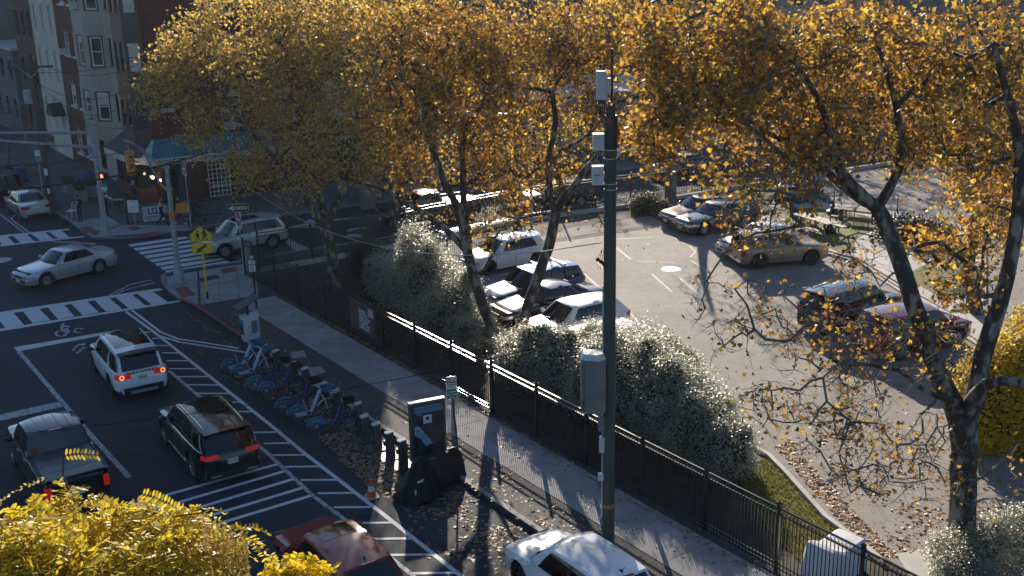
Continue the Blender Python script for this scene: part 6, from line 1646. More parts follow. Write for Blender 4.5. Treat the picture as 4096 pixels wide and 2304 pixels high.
    if mask:
        m = MB(); m.grid(lambda u, v: (hx + .075 * s * math.cos(math.pi * (.1 + .8 * u)), hy + .02 + .085 * s * math.sin(math.pi * (.1 + .8 * u)), hz - .07 + .08 * v), 6, 3); m.obj('mask', MASKC, o)
    else:
        m = MB(); m.box((hx, hy + .088 * s, hz - .04), (.045, .006, .010)); m.obj('mouth', pm('lips', (.25, .1, .085), rough=.6), o)
    return o
def finish_people():
    bpy.context.view_layer.update(); dg = bpy.context.evaluated_depsgraph_get()
    for o, mats, seg in PEOPLE:
        me = bpy.data.meshes.new_from_object(o.evaluated_get(dg))
        o.modifiers.clear(); o.data = me
        me.materials.clear()
        for m in mats: me.materials.append(m)
        for p in me.polygons:
            c = np.array(p.center); best = None
            for a, b, mi in seg:
                ab = b - a; t = np.clip(np.dot(c - a, ab) / max(1e-9, ab.dot(ab)), 0, 1); d = np.linalg.norm(c - a - t * ab)
                if best is None or d < best[0]: best = (d, mi)
            p.material_index = best[1]; p.use_smooth = True
kbp = lambda x, y: at(x, y, KB)
walk = {'lkn': (.10, .20, .53), 'lan': (.10, .30, .12), 'lto': (.11, .45, .07), 'rkn': (-.10, .0, .50), 'ran': (-.10, -.30, .16), 'rto': (-.115, -.17, .05), 'lel': (.25, -.14, 1.16), 'lwr': (.24, -.14, .93), 'lha': (.235, -.12, .85), 'rel': (-.25, .06, 1.15), 'rwr': (-.22, .22, .97), 'rha': (-.215, .28, .91)}
P1 = person('person standing in a black hoodie and plum trousers with folded hands beside a chair', kbp(204, 559), rad(160), 1.62, {'lel': (.26, .0, 1.16), 'lwr': (.10, .20, 1.18), 'lha': (.02, .22, 1.2), 'rel': (-.26, .0, 1.16), 'rwr': (-.10, .20, 1.15), 'rha': (-.02, .23, 1.15)}, legs=PURPLE)
m = MB(); m.box((.0, .125, 1.2), (.13, .01, .10), rad(10)); m.obj('shirt_print', WHITE_C, P1)
person('person in a white hood and black vest leaning over the pavement table', kbp(271, 545), rad(-60), 1.66, {'lel': (.24, .16, 1.2), 'lwr': (.18, .36, 1.08), 'lha': (.17, .44, 1.05), 'rel': (-.24, .16, 1.2), 'rwr': (-.18, .36, 1.08), 'rha': (-.17, .44, 1.05), 'hd': (0, .07, 1.57)}, sleeve=WHITE_C, hood=WHITE_C)
person('person in a dark coat and blue face mask standing at the table by the shopfront', kbp(343, 524), rad(120), 1.72, {'lel': (.25, .05, 1.15), 'lwr': (.2, .26, 1.05), 'lha': (.18, .34, 1.04)}, mask=True, hair=pm('grey hair', (.2, .2, .21), rough=.7))
P4 = person('person walking right in a navy vest with pale sleeves past the campaign banner', kbp(410, 569), rad(-78), 1.72, walk, torso=NAVY_C, sleeve=WHITE_C)
m = MB(); m.tube([(-.12, .13, 1.44), (.02, .16, 1.25), (.14, .13, 1.05), (.22, 0, .98)], .016, 5); m.obj('bag_strap', JACKET, P4)
person('person in dark clothes and white shoes mostly hidden by the signal pole', kbp(452, 566), rad(-85), 1.72, walk, shoes=SHOE_W)
# white plastic chair, cafe tables and chairs
def chair(p, rz, mat, label, group='cafe chairs on the pavement'):
    t = thing('chair', label, 'chair', p, rz, group)
    m = MB(); m.box((0, 0, .45), (.42, .42, .03)); m.obj('seat', mat, t)
    for x in (-.19, .19):
        for y in (-.19, .19):
            m = MB(); m.tube([(x, y, 0), (x * .95, y * .95, .44)], .014, 5); m.obj('leg', mat, t)
    m = MB(); m.tube([(-.19, -.2, .45), (-.2, -.26, .86), (0, -.28, .90), (.2, -.26, .86), (.19, -.2, .45)], .014, 5); m.obj('back_frame', mat, t)
    for k in range(3):
        m = MB(); m.tube([(-.19, -.23 - .02 * k, .58 + .1 * k), (.19, -.23 - .02 * k, .58 + .1 * k)], .012, 4); m.obj('back_slat', mat, t)
    return t
chair(kbp(181, 549), rad(150), FRAME_W, 'white folding chair behind the person in plum trousers', None)
def cafe_table(p, label):
    t = thing('cafe_table', label, 'table', p, 0, 'cafe tables on the pavement')
    m = MB(); m.lathe([(0, .73), (.38, .73), (.38, .76), (0, .76)], 18); m.obj('table_top', BLACK_METAL, t); m = MB(); m.tube([(0, 0, 0), (0, 0, .74)], .03, 8); m.obj('column', BLACK_METAL, t); m = MB(); m.lathe([(.25, 0), (.24, .03), (0, .05)], 14); m.obj('foot', BLACK_METAL, t)
for (x, y, lb) in ((302, 534, 'black cafe table covered in papers between the hooded and the masked person'), (322, 512, 'black cafe table behind the paper-covered one'), (618, 545, 'black cafe table by the brick wall right of the trellis')): cafe_table(kbp(x, y), lb)
for k, (x, y, r_, lb) in enumerate(((286, 528, 100, 'black chair left of the paper-covered table'), (318, 536, 250, 'black chair right of the paper-covered table'), (300, 518, 10, 'black chair behind the paper-covered table'), (336, 508, 260, 'black chair under the shopfront windows'), (600, 548, 90, 'black chair left of the table at the brick wall'), (636, 541, 270, 'black chair right of the table at the brick wall'), (862, 488, 20, 'pale chair on the far pavement behind the tree'))):
    chair(kbp(x, y), rad(r_), BLACK_METAL if k < 6 else FRAME_W, lb)
pt_ = kbp(302, 534)
m = MB(); m.grid(lambda u, v: (-.3 + .6 * u, -.22 + .44 * v, .775 + .02 * math.sin(u * 7 + v * 4)), 5, 4); o = m.obj('paper_sheet', WHITE_C); o.location = pt_; tag(o, 'crumpled white papers spread on the cafe table', 'paper')
# campaign banner and low iron railing in front of the wall
r0, r1 = kbp(322, 565), kbp(560, 541)
rl = thing('railing', 'low black iron railing along the pavement under the campaign banner', 'railing', r0); d = r1 - r0; ln = d.length; d.normalize(); an_ = math.atan2(d.y, d.x)
for z in (.95, .12):
    m = MB(); m.beam((0, 0, z), d * ln + Vector((0, 0, z)), .04, .04); m.obj('rail', BLACK_METAL, rl)
for k in range(int(ln / .14)):
    m = MB(); c = d * (.14 * k + .07); m.box((c.x, c.y, .5), (.016, .016, .95), an_); m.obj('picket', BLACK_METAL, rl)
for k in range(int(ln / 1.8) + 1):
    m = MB(); c = d * (1.8 * k); m.box((c.x, c.y, .52), (.05, .05, 1.05), an_); m.obj('post', BLACK_METAL, rl)
p0, p1 = kbp(361, 561), kbp(421, 555)
cbn = thing('campaign_banner', 'white campaign banner with blue LIZ lettering on the low railing', 'banner', p0 + Vector((.03, -.07, 0)), an_); wbn = (p1 - p0).length
m = MB(); m.grid(lambda u, v: (u * wbn, .015 * math.sin(u * 14), .08 + .86 * v), 12, 4); m.obj('cloth', WHITE_C, cbn, smooth=60)
BLUE_T = pm('campaign blue', (.03, .06, .24), rough=.6)
text('LIZ', .48, BLUE_T, cbn, (wbn * .47, -.03, .64), (math.pi / 2, 0, 0), bold=.012); text('URZECHOWSKI', .16, BLUE_T, cbn, (wbn * .5, -.03, .33), (math.pi / 2, 0, 0), bold=.004)
m = MB(); m.box((wbn * .5, -.025, .18), (wbn * .6, .004, .03)); m.obj('underline', BLUE_T, cbn)
b0 = kbp(341, 570); t = thing('notice_stand', 'white notice board on a thin stand left of the campaign banner', 'sign', b0, rad(5))
m = MB(); m.tube([(0, 0, 0), (0, 0, .9)], .02, 6); m.obj('post', STEEL, t); plate(t, rrect(-.3, .82, .3, 1.52, .02), -.02, SIGN_W, 'board', .02)
for k, (z, w_) in enumerate(((1.44, .2), (1.12, .2))):
    m = MB(); m.box((0, -.025, z), (w_, .004, .03)); m.obj('print', BLUE_T if k else SIGN_R, t)
# folded pushchair
t = thing('pushchair', 'dark pushchair standing by the low railing right of the signal pole', 'pushchair', kbp(497, 563), rad(-10))
for x in (-.28, .28):
    for y in (-.35, .35):
        m = MB(); m.lathe([(.07, -.025), (.11, -.02), (.11, .02), (.07, .025)], 12, (y, x, .11), 'Y'); m.obj('wheel', RUBBER, t)
for x in (-.26, .26):
    m = MB(); m.tube([(.35, x, .11), (-.1, x, .62), (-.45, x, 1.02)], .018, 5); m.tube([(-.35, x, .11), (.2, x, .7)], .018, 5); m.obj('frame_side', BLACK_METAL, t)
m = MB(); m.grid(lambda u, v: (.3 - .5 * u, -.24 + .48 * v, .42 + .5 * u * u + .05 * math.sin(v * 3.1)), 6, 4); m.obj('seat', JACKET, t, smooth=60)
m = MB(); m.grid(lambda u, v: (-.2 + .4 * math.sin(u * 1.6), -.25 + .5 * v, .92 + .22 * math.cos(u * 1.6)), 5, 3); m.obj('canopy', JACKET, t, smooth=60)
m = MB(); m.tube([(-.45, -.26, 1.02), (-.45, .26, 1.02)], .02, 6); m.obj('handle', BLACK_METAL, t)
# planters, bin, rubbish on the far pavement
PLANTER = pm('concrete planter', (.2, .185, .17), (.27, .25, .23), scale=3, rough=.9)
def planter(p, rz, lb, sh=1):
    t = thing('planter', lb, 'planter', p, rz, 'planters on the far pavement')
    m = MB(); m.box((0, 0, .3), (1.35, .5, .6), taper=1.04); m.obj('trough', PLANTER, t); m = MB(); m.box((0, 0, .62), (1.45, .6, .06)); m.obj('rim', PLANTER, t)
    m = MB(); n = 260; 
    for k in range(n):
        x, y, z = rng.uniform(-.65, .65), rng.uniform(-.25, .25), .66 + abs(rng.normal(0, .2)) * sh; a = rng.uniform(0, 6.3); s = .06
        m.add([(x - s * math.cos(a), y - s * math.sin(a), z), (x, y, z + s * .8), (x + s * math.cos(a), y + s * math.sin(a), z), (x, y, z - s * .6)], [(0, 1, 2, 3)])
    o = m.obj('foliage', leafmat('planter leaves', [(.02, .035, .02), (.04, .06, .03), (.03, .05, .04)], trans=.2), t); o['kind'] = 'stuff'
    return t
planter(kbp(173, 484), A_ANG, 'pale concrete planter furthest along the far pavement'); planter(kbp(204, 503), A_ANG, 'pale concrete planter nearest the far corner signal pole', 1.3); planter(kbp(232, 492), A_ANG, 'planter by the brick shopfront steps', 1.5)
t = thing('rubbish_bin', 'blue plastic rubbish bin on the pavement behind the parked cars', 'bin', kbp(54, 459), A_ANG)
BIN = pm('bin blue', (.015, .06, .19), (.02, .075, .22), scale=3, rough=.5)
m = MB(); m.box((0, 0, .5), (.55, .6, 1.0), taper=1.12); m.obj('body', BIN, t); m = MB(); m.box((0, .0, 1.03), (.66, .72, .06)); m.obj('lid', BIN, t)
for x in (-.25, .25):
    m = MB(); m.lathe([(0, -.03), (.1, -.03), (.1, .03), (0, .03)], 10, (x, -.3, .1), 'X'); m.obj('wheel', RUBBER, t)
o = thing('tarpaulin', 'blue tarpaulin heaped over goods behind the far corner pole', 'tarpaulin', kbp(224, 466) + Vector((0, 0, 0)))
m = MB(); m.grid(lambda u, v: ((u - .5) * 1.5, (v - .5) * .9, 1.0 * max(0, math.sin(u * 3.14) * math.sin(v * 3.14)) ** .35 + .04 * math.sin(u * 19 + v * 7)), 14, 10); m.obj('cloth', BIN, o, smooth=60)
o = thing('rubbish_heap', 'heap of dark rubbish bags behind the parked cars at the left edge', 'rubbish bags', kbp(20, 436))
for k, (x, y, r_) in enumerate(((0, 0, .5), (.7, .2, .42), (-.6, .3, .45), (.2, .6, .5))):
    m = MB(); m.grid(lambda u, v: (x + r_ * math.sin(v * 3.14) * math.cos(u * 6.283) * (1 + .1 * math.sin(u * 25)), y + r_ * math.sin(v * 3.14) * math.sin(u * 6.283), r_ * .8 * (1 + math.cos(v * 3.14)) / 2 * 1.3), 12, 7); m.obj('bag', COVER, o, smooth=60)
# ---- picnic tables and standing planters on the lawn
WOODW = pm('weathered pale wood', (.38, .33, .27), (.5, .44, .37), scale=8, rough=.7, stretch=(1, 12, 1))
WOODB = pm('brown wood', (.13, .075, .05), (.2, .12, .08), scale=8, rough=.7)
def picnic(p, rz, label, mat, L=2.4):
    t = thing('picnic_table', label, 'picnic table', p, rz, 'picnic tables on the lawn')
    for k in range(4):
        m = MB(); m.box((0, -.3 + k * .2, .76), (L, .185, .045)); m.obj('plank', mat, t)
    for s in (-1, 1):
        for k in range(2):
            m = MB(); m.box((0, s * (.72 + k * .17), .46), (L, .155, .045)); m.obj('bench_plank', mat, t)
        for x in (-L * .36, L * .36):
            m = MB(); m.box((x, s * .80, .22), (.06, .06, .44)); m.obj('bench_leg', BLACK_METAL, t)
            m = MB(); m.box((x, s * .15, .37), (.1, .1, .74)); m.obj('leg', BLACK_METAL, t)
            m = MB(); m.beam((x, s * .1, .30), (x, s * .8, .40), .05, .05); m.obj('brace', BLACK_METAL, t)
    return t
HI = .115
e0, e1 = at(1975, 568, HI), at(2068, 592, HI)
pa_, pb_ = at(2016, 592, HI), at(2076, 606, HI)
picnic((at(2043, 583, HI)), heading(at(2008, 548, .87), at(2090, 573, .87)), 'pale picnic table with two benches in the middle of the lawn', WOODW, 3.0)
picnic((at(2155, 562, HI)), rad(-35), 'brown picnic table at the far side of the lawn behind the branches', WOODB)
def spikebowl(p, label):
    t = thing('fire_bowl', label, 'bowl', p, 0, 'black bowls with tall finials on the lawn')
    m = MB(); m.lathe([(0, 0), (.22, 0), (.3, .1), (.36, .34), (.3, .36), (.2, .42), (.1, .6), (.05, .75), (.0, .76)], 16); m.obj('bowl', BLACK_METAL, t, smooth=40); m = MB(); m.tube([(0, 0, .7), (0, 0, 1.55)], [.035, .02], 6); m.obj('finial', BLACK_METAL, t)
for (x, y, lb) in ((2095, 545, 'black bowl with a tall finial behind the pale picnic table'), (2086, 592, 'black bowl with a tall finial at the near end of the pale picnic table'), (2254, 562, 'black bowl with a tall finial right of the big tree trunk')): spikebowl(at(x, y, HI), lb)
# white wrapped block behind the fence
t = thing('wrapped_block', 'white cloth-wrapped block lying on the grass behind the near fence', 'wrapped block', atb(2094, 1447), A_ANG + rad(95))
def wrapf(u, v):
    a = math.pi * v; sx = abs(math.sin(a)) ** .45; return ((u - .5) * 1.7 * (1 - .08 * math.cos(a * 2)), -math.cos(a) * .45, .95 * sx * (.75 + .22 * abs(2 * u - 1) ** .8 + .05 * math.sin(u * 9)))
m = MB(); WP = [(-.82, 0), (-.88, .5), (-.72, .86), (-.35, .84), (.05, .80), (.5, 1.02), (.6, 1.0), (.78, .55), (.86, 0)]
for y0, y1, f0, f1 in ((-.42, -.34, .93, 1), (-.34, .34, 1, 1), (.34, .42, 1, .93)):
    for i in range(len(WP) - 1):
        (a0, z0), (a1, z1) = WP[i], WP[i + 1]; m.poly([(a0 * f0, y0, z0 * f0), (a1 * f0, y0, z1 * f0), (a1 * f1, y1, z1 * f1), (a0 * f1, y1, z0 * f1)][::-1])
m.poly([(a * .93, -.42, z * .93) for a, z in WP][::-1]); m.poly([(a * .93, .42, z * .93) for a, z in WP])
m.obj('cloth', pm('white sheet', (.6, .6, .62), (.66, .66, .67), scale=2, rough=.7), t, smooth=50)
# posts, container and lamp post in the far corner
for (x, y, tx, ty, lb) in ((2469, 515, 2490, 365, 'left of two pale wooden posts at the far right'), (2497, 520, 2514, 385, 'right of two pale wooden posts at the far right')):
    b0 = atb(x, y); zt = basez(b0, tx, ty); m = MB(); m.tube([(0, 0, 0), (zt[0], 0, zt[1])], [.16, .12], 10); o = m.obj('wooden_post', pm('pale wood pole', (.28, .23, .18), (.36, .3, .24), scale=6, rough=.8, stretch=(1, 1, .2)), smooth=40); o.location = b0; tag(o, lb, 'post', 'pale wooden posts')
b0 = atb(1338, 588); zt = basez(b0, 1340, 300)[1]; t = thing('lamp_post', 'thin pale grey lamp post behind the white hatchback', 'lamp post', b0)
m = MB(); m.tube([(0, 0, 0), (0, 0, zt)], [.09, .06], 10); m.obj('shaft', GALV, t, smooth=40); m = MB(); m.lathe([(.14, 0), (.13, .3), (0, .32)], 10); m.obj('base', GALV, t)
m = MB(); m.tube([(0, 0, zt - .05), (-.5, .2, zt + .15), (-1.2, .5, zt + .2)], .03, 6); m.box((-1.4, .6, zt + .2), (.5, .2, .1), rad(157)); m.obj('lantern', GALV, t)
t = thing('skip_container', 'grey metal skip standing in front of the white pickup truck', 'skip', atb(2442, 503), rad(10))
m = MB(); m.box((0, 0, .62), (1.5, 1.2, 1.2), taper=1.08); m.obj('tub', GREY_BOX, t); m = MB(); m.box((0, 0, 1.26), (1.7, 1.36, .08)); m.obj('lid', LT_BOX, t)
for k in (-1, 0, 1):
    m = MB(); m.box((k * .5, -.645, .62), (.06, .05, 1.1)); m.obj('rib', GREY_BOX, t)
t = thing('junction_cabinet', 'grey street cabinet on the far pavement left of the pickup truck', 'cabinet', at(926, 524, KB), B_ANG)
m = MB(); m.box((0, 0, .75), (.75, .5, 1.5)); m.obj('case', GREY_BOX, t); m = MB(); m.box((0, 0, 1.52), (.8, .56, .05)); m.obj('lid', LT_BOX, t); m = MB(); m.box((0, -.255, .75), (.02, .01, 1.3)); m.obj('door_gap', DARK_PLASTIC, t)
# ================================================================== wooden utility pole and cables
WOODP = pm('old pole wood', (.05, .045, .042), (.085, .075, .068), scale=5, rough=.85, stretch=(1, 1, .15), bump=.4)
u0 = at(131, 530, KB); ut = basez(u0, 62, 138)[1]
t = thing('wooden_utility_pole', 'weathered wooden utility pole with a crossarm beside the silver saloon', 'utility pole', u0)
m = MB(); m.tube([(0, 0, 0), (0, 0, ut * .5), (0, 0, ut)], [.19, .165, .13], 12); m.obj('shaft', WOODP, t, smooth=40)
zc = basez(u0, 70, 168)[1]
m = MB(); m.beam((-1.3, -.2, zc), (1.3, -.1, zc), .1, .12); m.obj('crossarm', WOODP, t)
m = MB(); m.beam((-.7, -.18, zc), (0, -.15, zc - .6), .04, .04); m.beam((.7, -.18, zc), (0, -.15, zc - .6), .04, .04); o = m.obj('brace', STEEL, t); o['kind'] = 'stuff'
m = MB(); m.lathe([(0, 0), (.22, 0), (.24, .1), (.24, .75), (.2, .8), (0, .82)], 14, (-.38, -.1, zc - 2.1)); m.obj('transformer', GALV, t)
for z, mt, w_, h_ in ((2.4, SIGN_W, .2, .42), (1.25, SIGN_W, .15, .3)):
    m = MB(); m.box((.05, -.2, z), (w_, .02, h_)); m.obj('notice', mt, t)
def cable(p, q, sag, r, label, mat=None, wrap=0):
    P = []
    for k in range(17):
        f = k / 16; v = Vector(p).lerp(Vector(q), f); v.z -= sag * 4 * f * (1 - f); P.append(v)
    m = MB(); m.tube(P, r, 5)
    o = m.obj('overhead_cable', mat or DARK_PLASTIC); tag(o, label, 'cable', 'overhead cables'); return o
PALE_CABLE = pm('pale cable', (.35, .33, .31), (.45, .43, .41), scale=40, rough=.4)
cable(atdist(-60, 479, 40), atdist(520, 383, 46), .35, .032, 'thickest black cable crossing in front of the teal awning')
cable(atdist(-60, 420, 42), atdist(420, 358, 52), .25, .018, 'thin black cable just above the thick one at left')
cable(atdist(1512, 611, 25.7), atdist(420, 262, 60), 3.0, .014, 'pale cable sagging from the green pole over the trees to the left', PALE_CABLE)
cable(atdist(1520, 829, 25.6), atdist(-80, 1104, 19), .35, .008, 'thin cable running from the green pole low across the parked bikes', pm('grey cable', (.02, .02, .02), rough=1., spec=0.))
tp_ = u0 + Vector((0, 0, zc))
for k, (dx, x, y, Y, sg_, lb) in enumerate(((-1.2, 372, 140, 62, .5, 'cable from the wooden pole to the bronze bay, upper'), (1.2, 366, 152, 62, .6, 'cable from the wooden pole to the bronze bay, lower'), (0, 310, 228, 66, .8, 'cable from the wooden pole to the beige bay'), (.4, 300, 272, 64, 1.0, 'lower cable from the wooden pole towards the beige bay'), (-.3, 410, 301, 60, 1.2, 'long sagging cable from the wooden pole to the brick corner'), (0, -40, 262, 66, .8, 'cable leaving the wooden pole to the left edge'))):
    cable(tp_ + Vector((dx, -.15, -.1 - .3 * (k > 1) * k)), atdist(x, y, Y), sg_, .016, lb)
m = MB(); ce = pb + Vector((-.3, -.1, pz(1505, 625)[1]))
for k in range(3):
    m.ball((ce.x + .07 * k, ce.y, ce.z - .25 - .05 * k), .05, 8, 5)
for k in range(3): m.tube([(ce.x + .1, ce.y, ce.z), (ce.x + .07 * k - .03, ce.y - .05, ce.z - .25), (ce.x + .07 * k, ce.y, ce.z - .5), (ce.x + .15, ce.y, ce.z - .3), (ce.x + .14, ce.y, ce.z)], .006, 4)
tag(m.obj('cable_splices', DARK_PLASTIC), 'three dark splice capsules hanging in cable loops beside the green pole', 'cable splices')['kind'] = 'stuff'
finish_people()
# ================================================================== plants
from mathutils import noise
def fastmesh(name, V, k, mats, starts=None):
    """n flat leaves of k corners each, from an (n*k, 3) array"""
    n = len(V) // k; me = bpy.data.meshes.new(name)
    me.vertices.add(len(V)); me.vertices.foreach_set('co', np.ascontiguousarray(V, dtype=np.float32).ravel())
    me.loops.add(len(V)); me.loops.foreach_set('vertex_index', np.arange(len(V), dtype=np.int32))
    me.polygons.add(n); me.polygons.foreach_set('loop_start', np.arange(0, len(V), k, dtype=np.int32))
    me.materials.append(mats); me.update(calc_edges=True); me.validate()
    return me
MAPLE = np.array([(0, 0), (.16, .06), (.42, .02), (.36, .22), (.52, .42), (.26, .48), (.14, .62), (0, .95), (-.14, .62), (-.26, .48), (-.52, .42), (-.36, .22), (-.42, .02), (-.16, .06)]) - np.array([0, .3])
OVAL = np.array([(0, -.5), (.28, -.1), (.2, .3), (0, .5), (-.2, .3), (-.28, -.1)])
DIAM = np.array([(0, -.5), (.32, 0), (0, .5), (-.32, 0)])
def leaves(C, size, shape, normal=None, nb=0., curl=.25, var=.3):
    n = len(C); k = len(shape)
    nrm = rng.normal(size=(n, 3))
    if normal is not None: nrm = nrm * (1 - nb) + normal * nb * 1.7
    nrm /= np.linalg.norm(nrm, axis=1)[:, None] + 1e-9
    r = rng.normal(size=(n, 3)); u = np.cross(nrm, r); u /= np.linalg.norm(u, axis=1)[:, None] + 1e-9; v = np.cross(nrm, u)
    s = size * (1 + rng.uniform(-var, var, n))
    X = shape[None, :, 0] * s[:, None]; Y = shape[None, :, 1] * s[:, None]
    Zc = -curl * (np.abs(shape[None, :, 0]) * 1.0 + shape[None, :, 1] ** 2 * .8) * s[:, None] * rng.uniform(.2, 1.6, n)[:, None]
    V = C[:, None, :] + X[..., None] * u[:, None, :] + Y[..., None] * v[:, None, :] + Zc[..., None] * nrm[:, None, :]
    return V.reshape(-1, 3)
AUTUMN = leafmat('autumn plane leaves', [(.07, 0.045, .025), (.17, 0.112, .035), (.60, 0.347, .04), (.24, 0.090, .03), (.66, 0.414, .05), (.44, 0.179, .03), (.10, 0.078, .035), (.62, 0.358, .035), (.09, 0.054, .03), (.70, 0.515, .08), (.30, 0.112, .028), (.13, 0.101, .04), (.16, 0.078, .035), (.64, 0.403, .04), (.38, 0.157, .03)], rough=.5, trans=.58, tint=1.2)
AUTUMN2 = leafmat('autumn olive leaves', [(.12, 0.090, .04), (.24, 0.187, .06), (.62, 0.414, .07), (.20, 0.156, .05), (.66, 0.470, .10), (.42, 0.235, .06), (.16, 0.125, .06), (.62, 0.403, .06), (.64, 0.448, .08), (.48, 0.291, .06), (.24, 0.187, .07), (.32, 0.146, .04)], rough=.5, trans=.6, tint=1.25)
BARK = pm('plane bark', (.045, .037, .029), (.25, .22, .175), scale=4.5, rough=.85, bump=.35, bscale=14, lo=.5, hi=.62, stretch=(1, 1, .45))
TWIG = pm('twig bark', (.10, .085, .072), (.20, .175, .15), scale=6, rough=.85)
class Tree:
    def __init__(t, name, label, base, limbs, blobs, lsize=.14, lper=14, leafm=None, shape=MAPLE, trunk_r=.3, twig=2, group='plane trees', spread=.34, barkm=None):
        t.root = thing(name, label, 'tree', base, 0, group)
        B = Vector(base); N = []; PAR = []; RAD = []
        def addpath(pts, par):
            """pts: [(Vector, radius)], resampled; returns last index"""
            for i, (p, r) in enumerate(pts):
                if par is None or i > 0 or True:
                    if par is not None:
                        a = Vector(N[par]); ra = RAD[par]; L = (p - a).length; k = max(1, int(L / .45))
                        for j in range(1, k + 1):
                            f = j / k; q = a.lerp(p, f)
                            if j < k: q += Vector(rng.normal(0, .02, 3))
                            N.append(tuple(q)); PAR.append(par); RAD.append(min(ra, ra + (r - ra) * f) if r < ra else r); par = len(N) - 1
                    else:
                        N.append(tuple(p)); PAR.append(-1); RAD.append(r); par = 0
            return par
        ends = {}
        for nm, frm, pts in limbs:
            par = ends.get(frm)
            e = addpath([(Vector(p), r) for p, r in pts], par)
            ends[nm] = e
        nl = len(N)
        # crown points
        A = []; den = []
        for (qx, qy, rx, ry, Y, dY, n, dn) in blobs:
            k = 0
            while k < n:
                a, b, c = rng.uniform(-1, 1, 3)
                if a * a + b * b + c * c > 1: continue
                k_ = rng.uniform(1.0, 1.45) if rng.random() < .22 else 1.0
                p = atdist(qx + a * rx * k_, qy + b * ry * k_, Y + c * dY)
                if noise.noise(p * .62) < -.12 + rng.normal(0, .1): k += .35; continue
                A.append(tuple(p)); den.append(dn); k += 1
        A = np.array(A); den = np.array(den)
        NA = np.zeros((nl + len(A) * 4 + 10, 3)); NA[:nl] = N; cnt = nl
        d0 = np.array([np.min(np.sum((NA[:nl] - a) ** 2, 1)) for a in A]); order = np.argsort(d0)
        PAR = list(PAR); tips = []
        hang = rng.uniform(.0, .12, len(A))
        for oi in order:
            a = A[oi]
            d = np.sum((NA[:cnt] - a) ** 2, 1); j = int(np.argmin(d)); L = math.sqrt(d[j])
            if L < .12: tips.append((j, den[oi])); continue
            k = max(1, min(4, int(L / .5) + 1)); st = NA[j].copy(); par = j
            for i in range(1, k + 1):
                f = i / k; q = st + (a - st) * f + (rng.normal(0, .05 * L ** .5, 3) if i < k else 0)
                q[2] += .10 * L * math.sin(math.pi * f) if i < k else 0
                if cnt >= len(NA): break
                NA[cnt] = q; PAR.append(par); par = cnt; cnt += 1
            tips.append((par, den[oi]))
        NA = NA[:cnt]
        R = np.zeros(cnt); e_ = 2.35
        ch = [[] for _ in range(cnt)]
        for i in range(cnt):
            if PAR[i] >= 0: ch[PAR[i]].append(i)
        acc = np.full(cnt, .0085 ** e_)
        for i in range(cnt - 1, nl - 1, -1):
            acc[PAR[i]] += acc[i]
        R = acc ** (1 / e_)
        R[:nl] = np.maximum(RAD, np.minimum(R[:nl], np.array(RAD) * 1.0))
        # thick wood as trunk, thin wood as branches
        thick, thin = MB(), MB(); done = set()
        def chain(i):
            path = [i]
            while True:
                c = ch[path[-1]]
                if not c: break
                n_ = max(c, key=lambda q: R[q]); path.append(n_); done.add(n_)
            return path
        todo = [0]; done.add(0)
        while todo:
            i = todo.pop(); path = chain(i)
            pts = [Vector(NA[p]) - B for p in path]
            rs = [R[p] for p in path]
            if PAR[i] >= 0:
                pts = [Vector(NA[PAR[i]]) - B] + pts; rs = [min(R[PAR[i]], rs[0] * 1.15)] + rs
            if rs[0] > .05:
                k = next((q for q, r in enumerate(rs) if r < .022), len(rs))
                if k > 1: thick.tube(pts[:k], rs[:k], 9 if rs[0] > .1 else 6, cap=False)
                if k < len(rs): thin.tube(pts[max(0, k - 1):], rs[max(0, k - 1):], 4, cap=False)
            elif len(pts) > 1: thin.tube(pts, rs, 4 if rs[0] > .012 else 3, cap=False)
            for p in path:
                for c in ch[p]:
                    if c not in done: done.add(c); todo.append(c)
        thick.obj('trunk', barkm or BARK, t.root, smooth=60)
        # twigs and leaves
        TP = np.array([NA[j] for j, d in tips]); TD = np.array([d for j, d in tips]); LC = []
        tw = MB()
        for p, d in zip(TP, TD):
            for k in range(twig):
                v = rng.normal(0, 1, 3); v[2] = v[2] * .7 - .1; v /= np.linalg.norm(v); L = rng.uniform(.2, .55)
                e = p + v * L; m_ = p + v * L * .5 + rng.normal(0, .04, 3)
                thin.tube([Vector(p) - B, Vector(m_) - B, Vector(e) - B], [.0065, .005, .0035], 3, cap=False)
                kk = rng.poisson(lper * d / max(1, twig) * .5)
                for q in range(kk): LC.append(p + v * L * rng.uniform(.2, 1.1) + rng.normal(0, .11, 3))
            for q in range(rng.poisson(lper * d * .5)): LC.append(p + rng.normal(0, spread, 3))
        bo = thin.obj('branches', TWIG, t.root); bo['kind'] = 'stuff'
        if not LC: return
        LC = np.array(LC) - np.array(B)
        me = fastmesh('crown', leaves(LC, lsize, shape), len(shape), leafm or AUTUMN)
        o = inst('crown', me, t.root); o['kind'] = 'stuff'
def L(pts):
    """limb points from the photo: (x, y, distance, radius)"""
    return [(atdist(x, y, d), r) for x, y, d, r in pts]
def up(base, r): return (Vector(base), r)
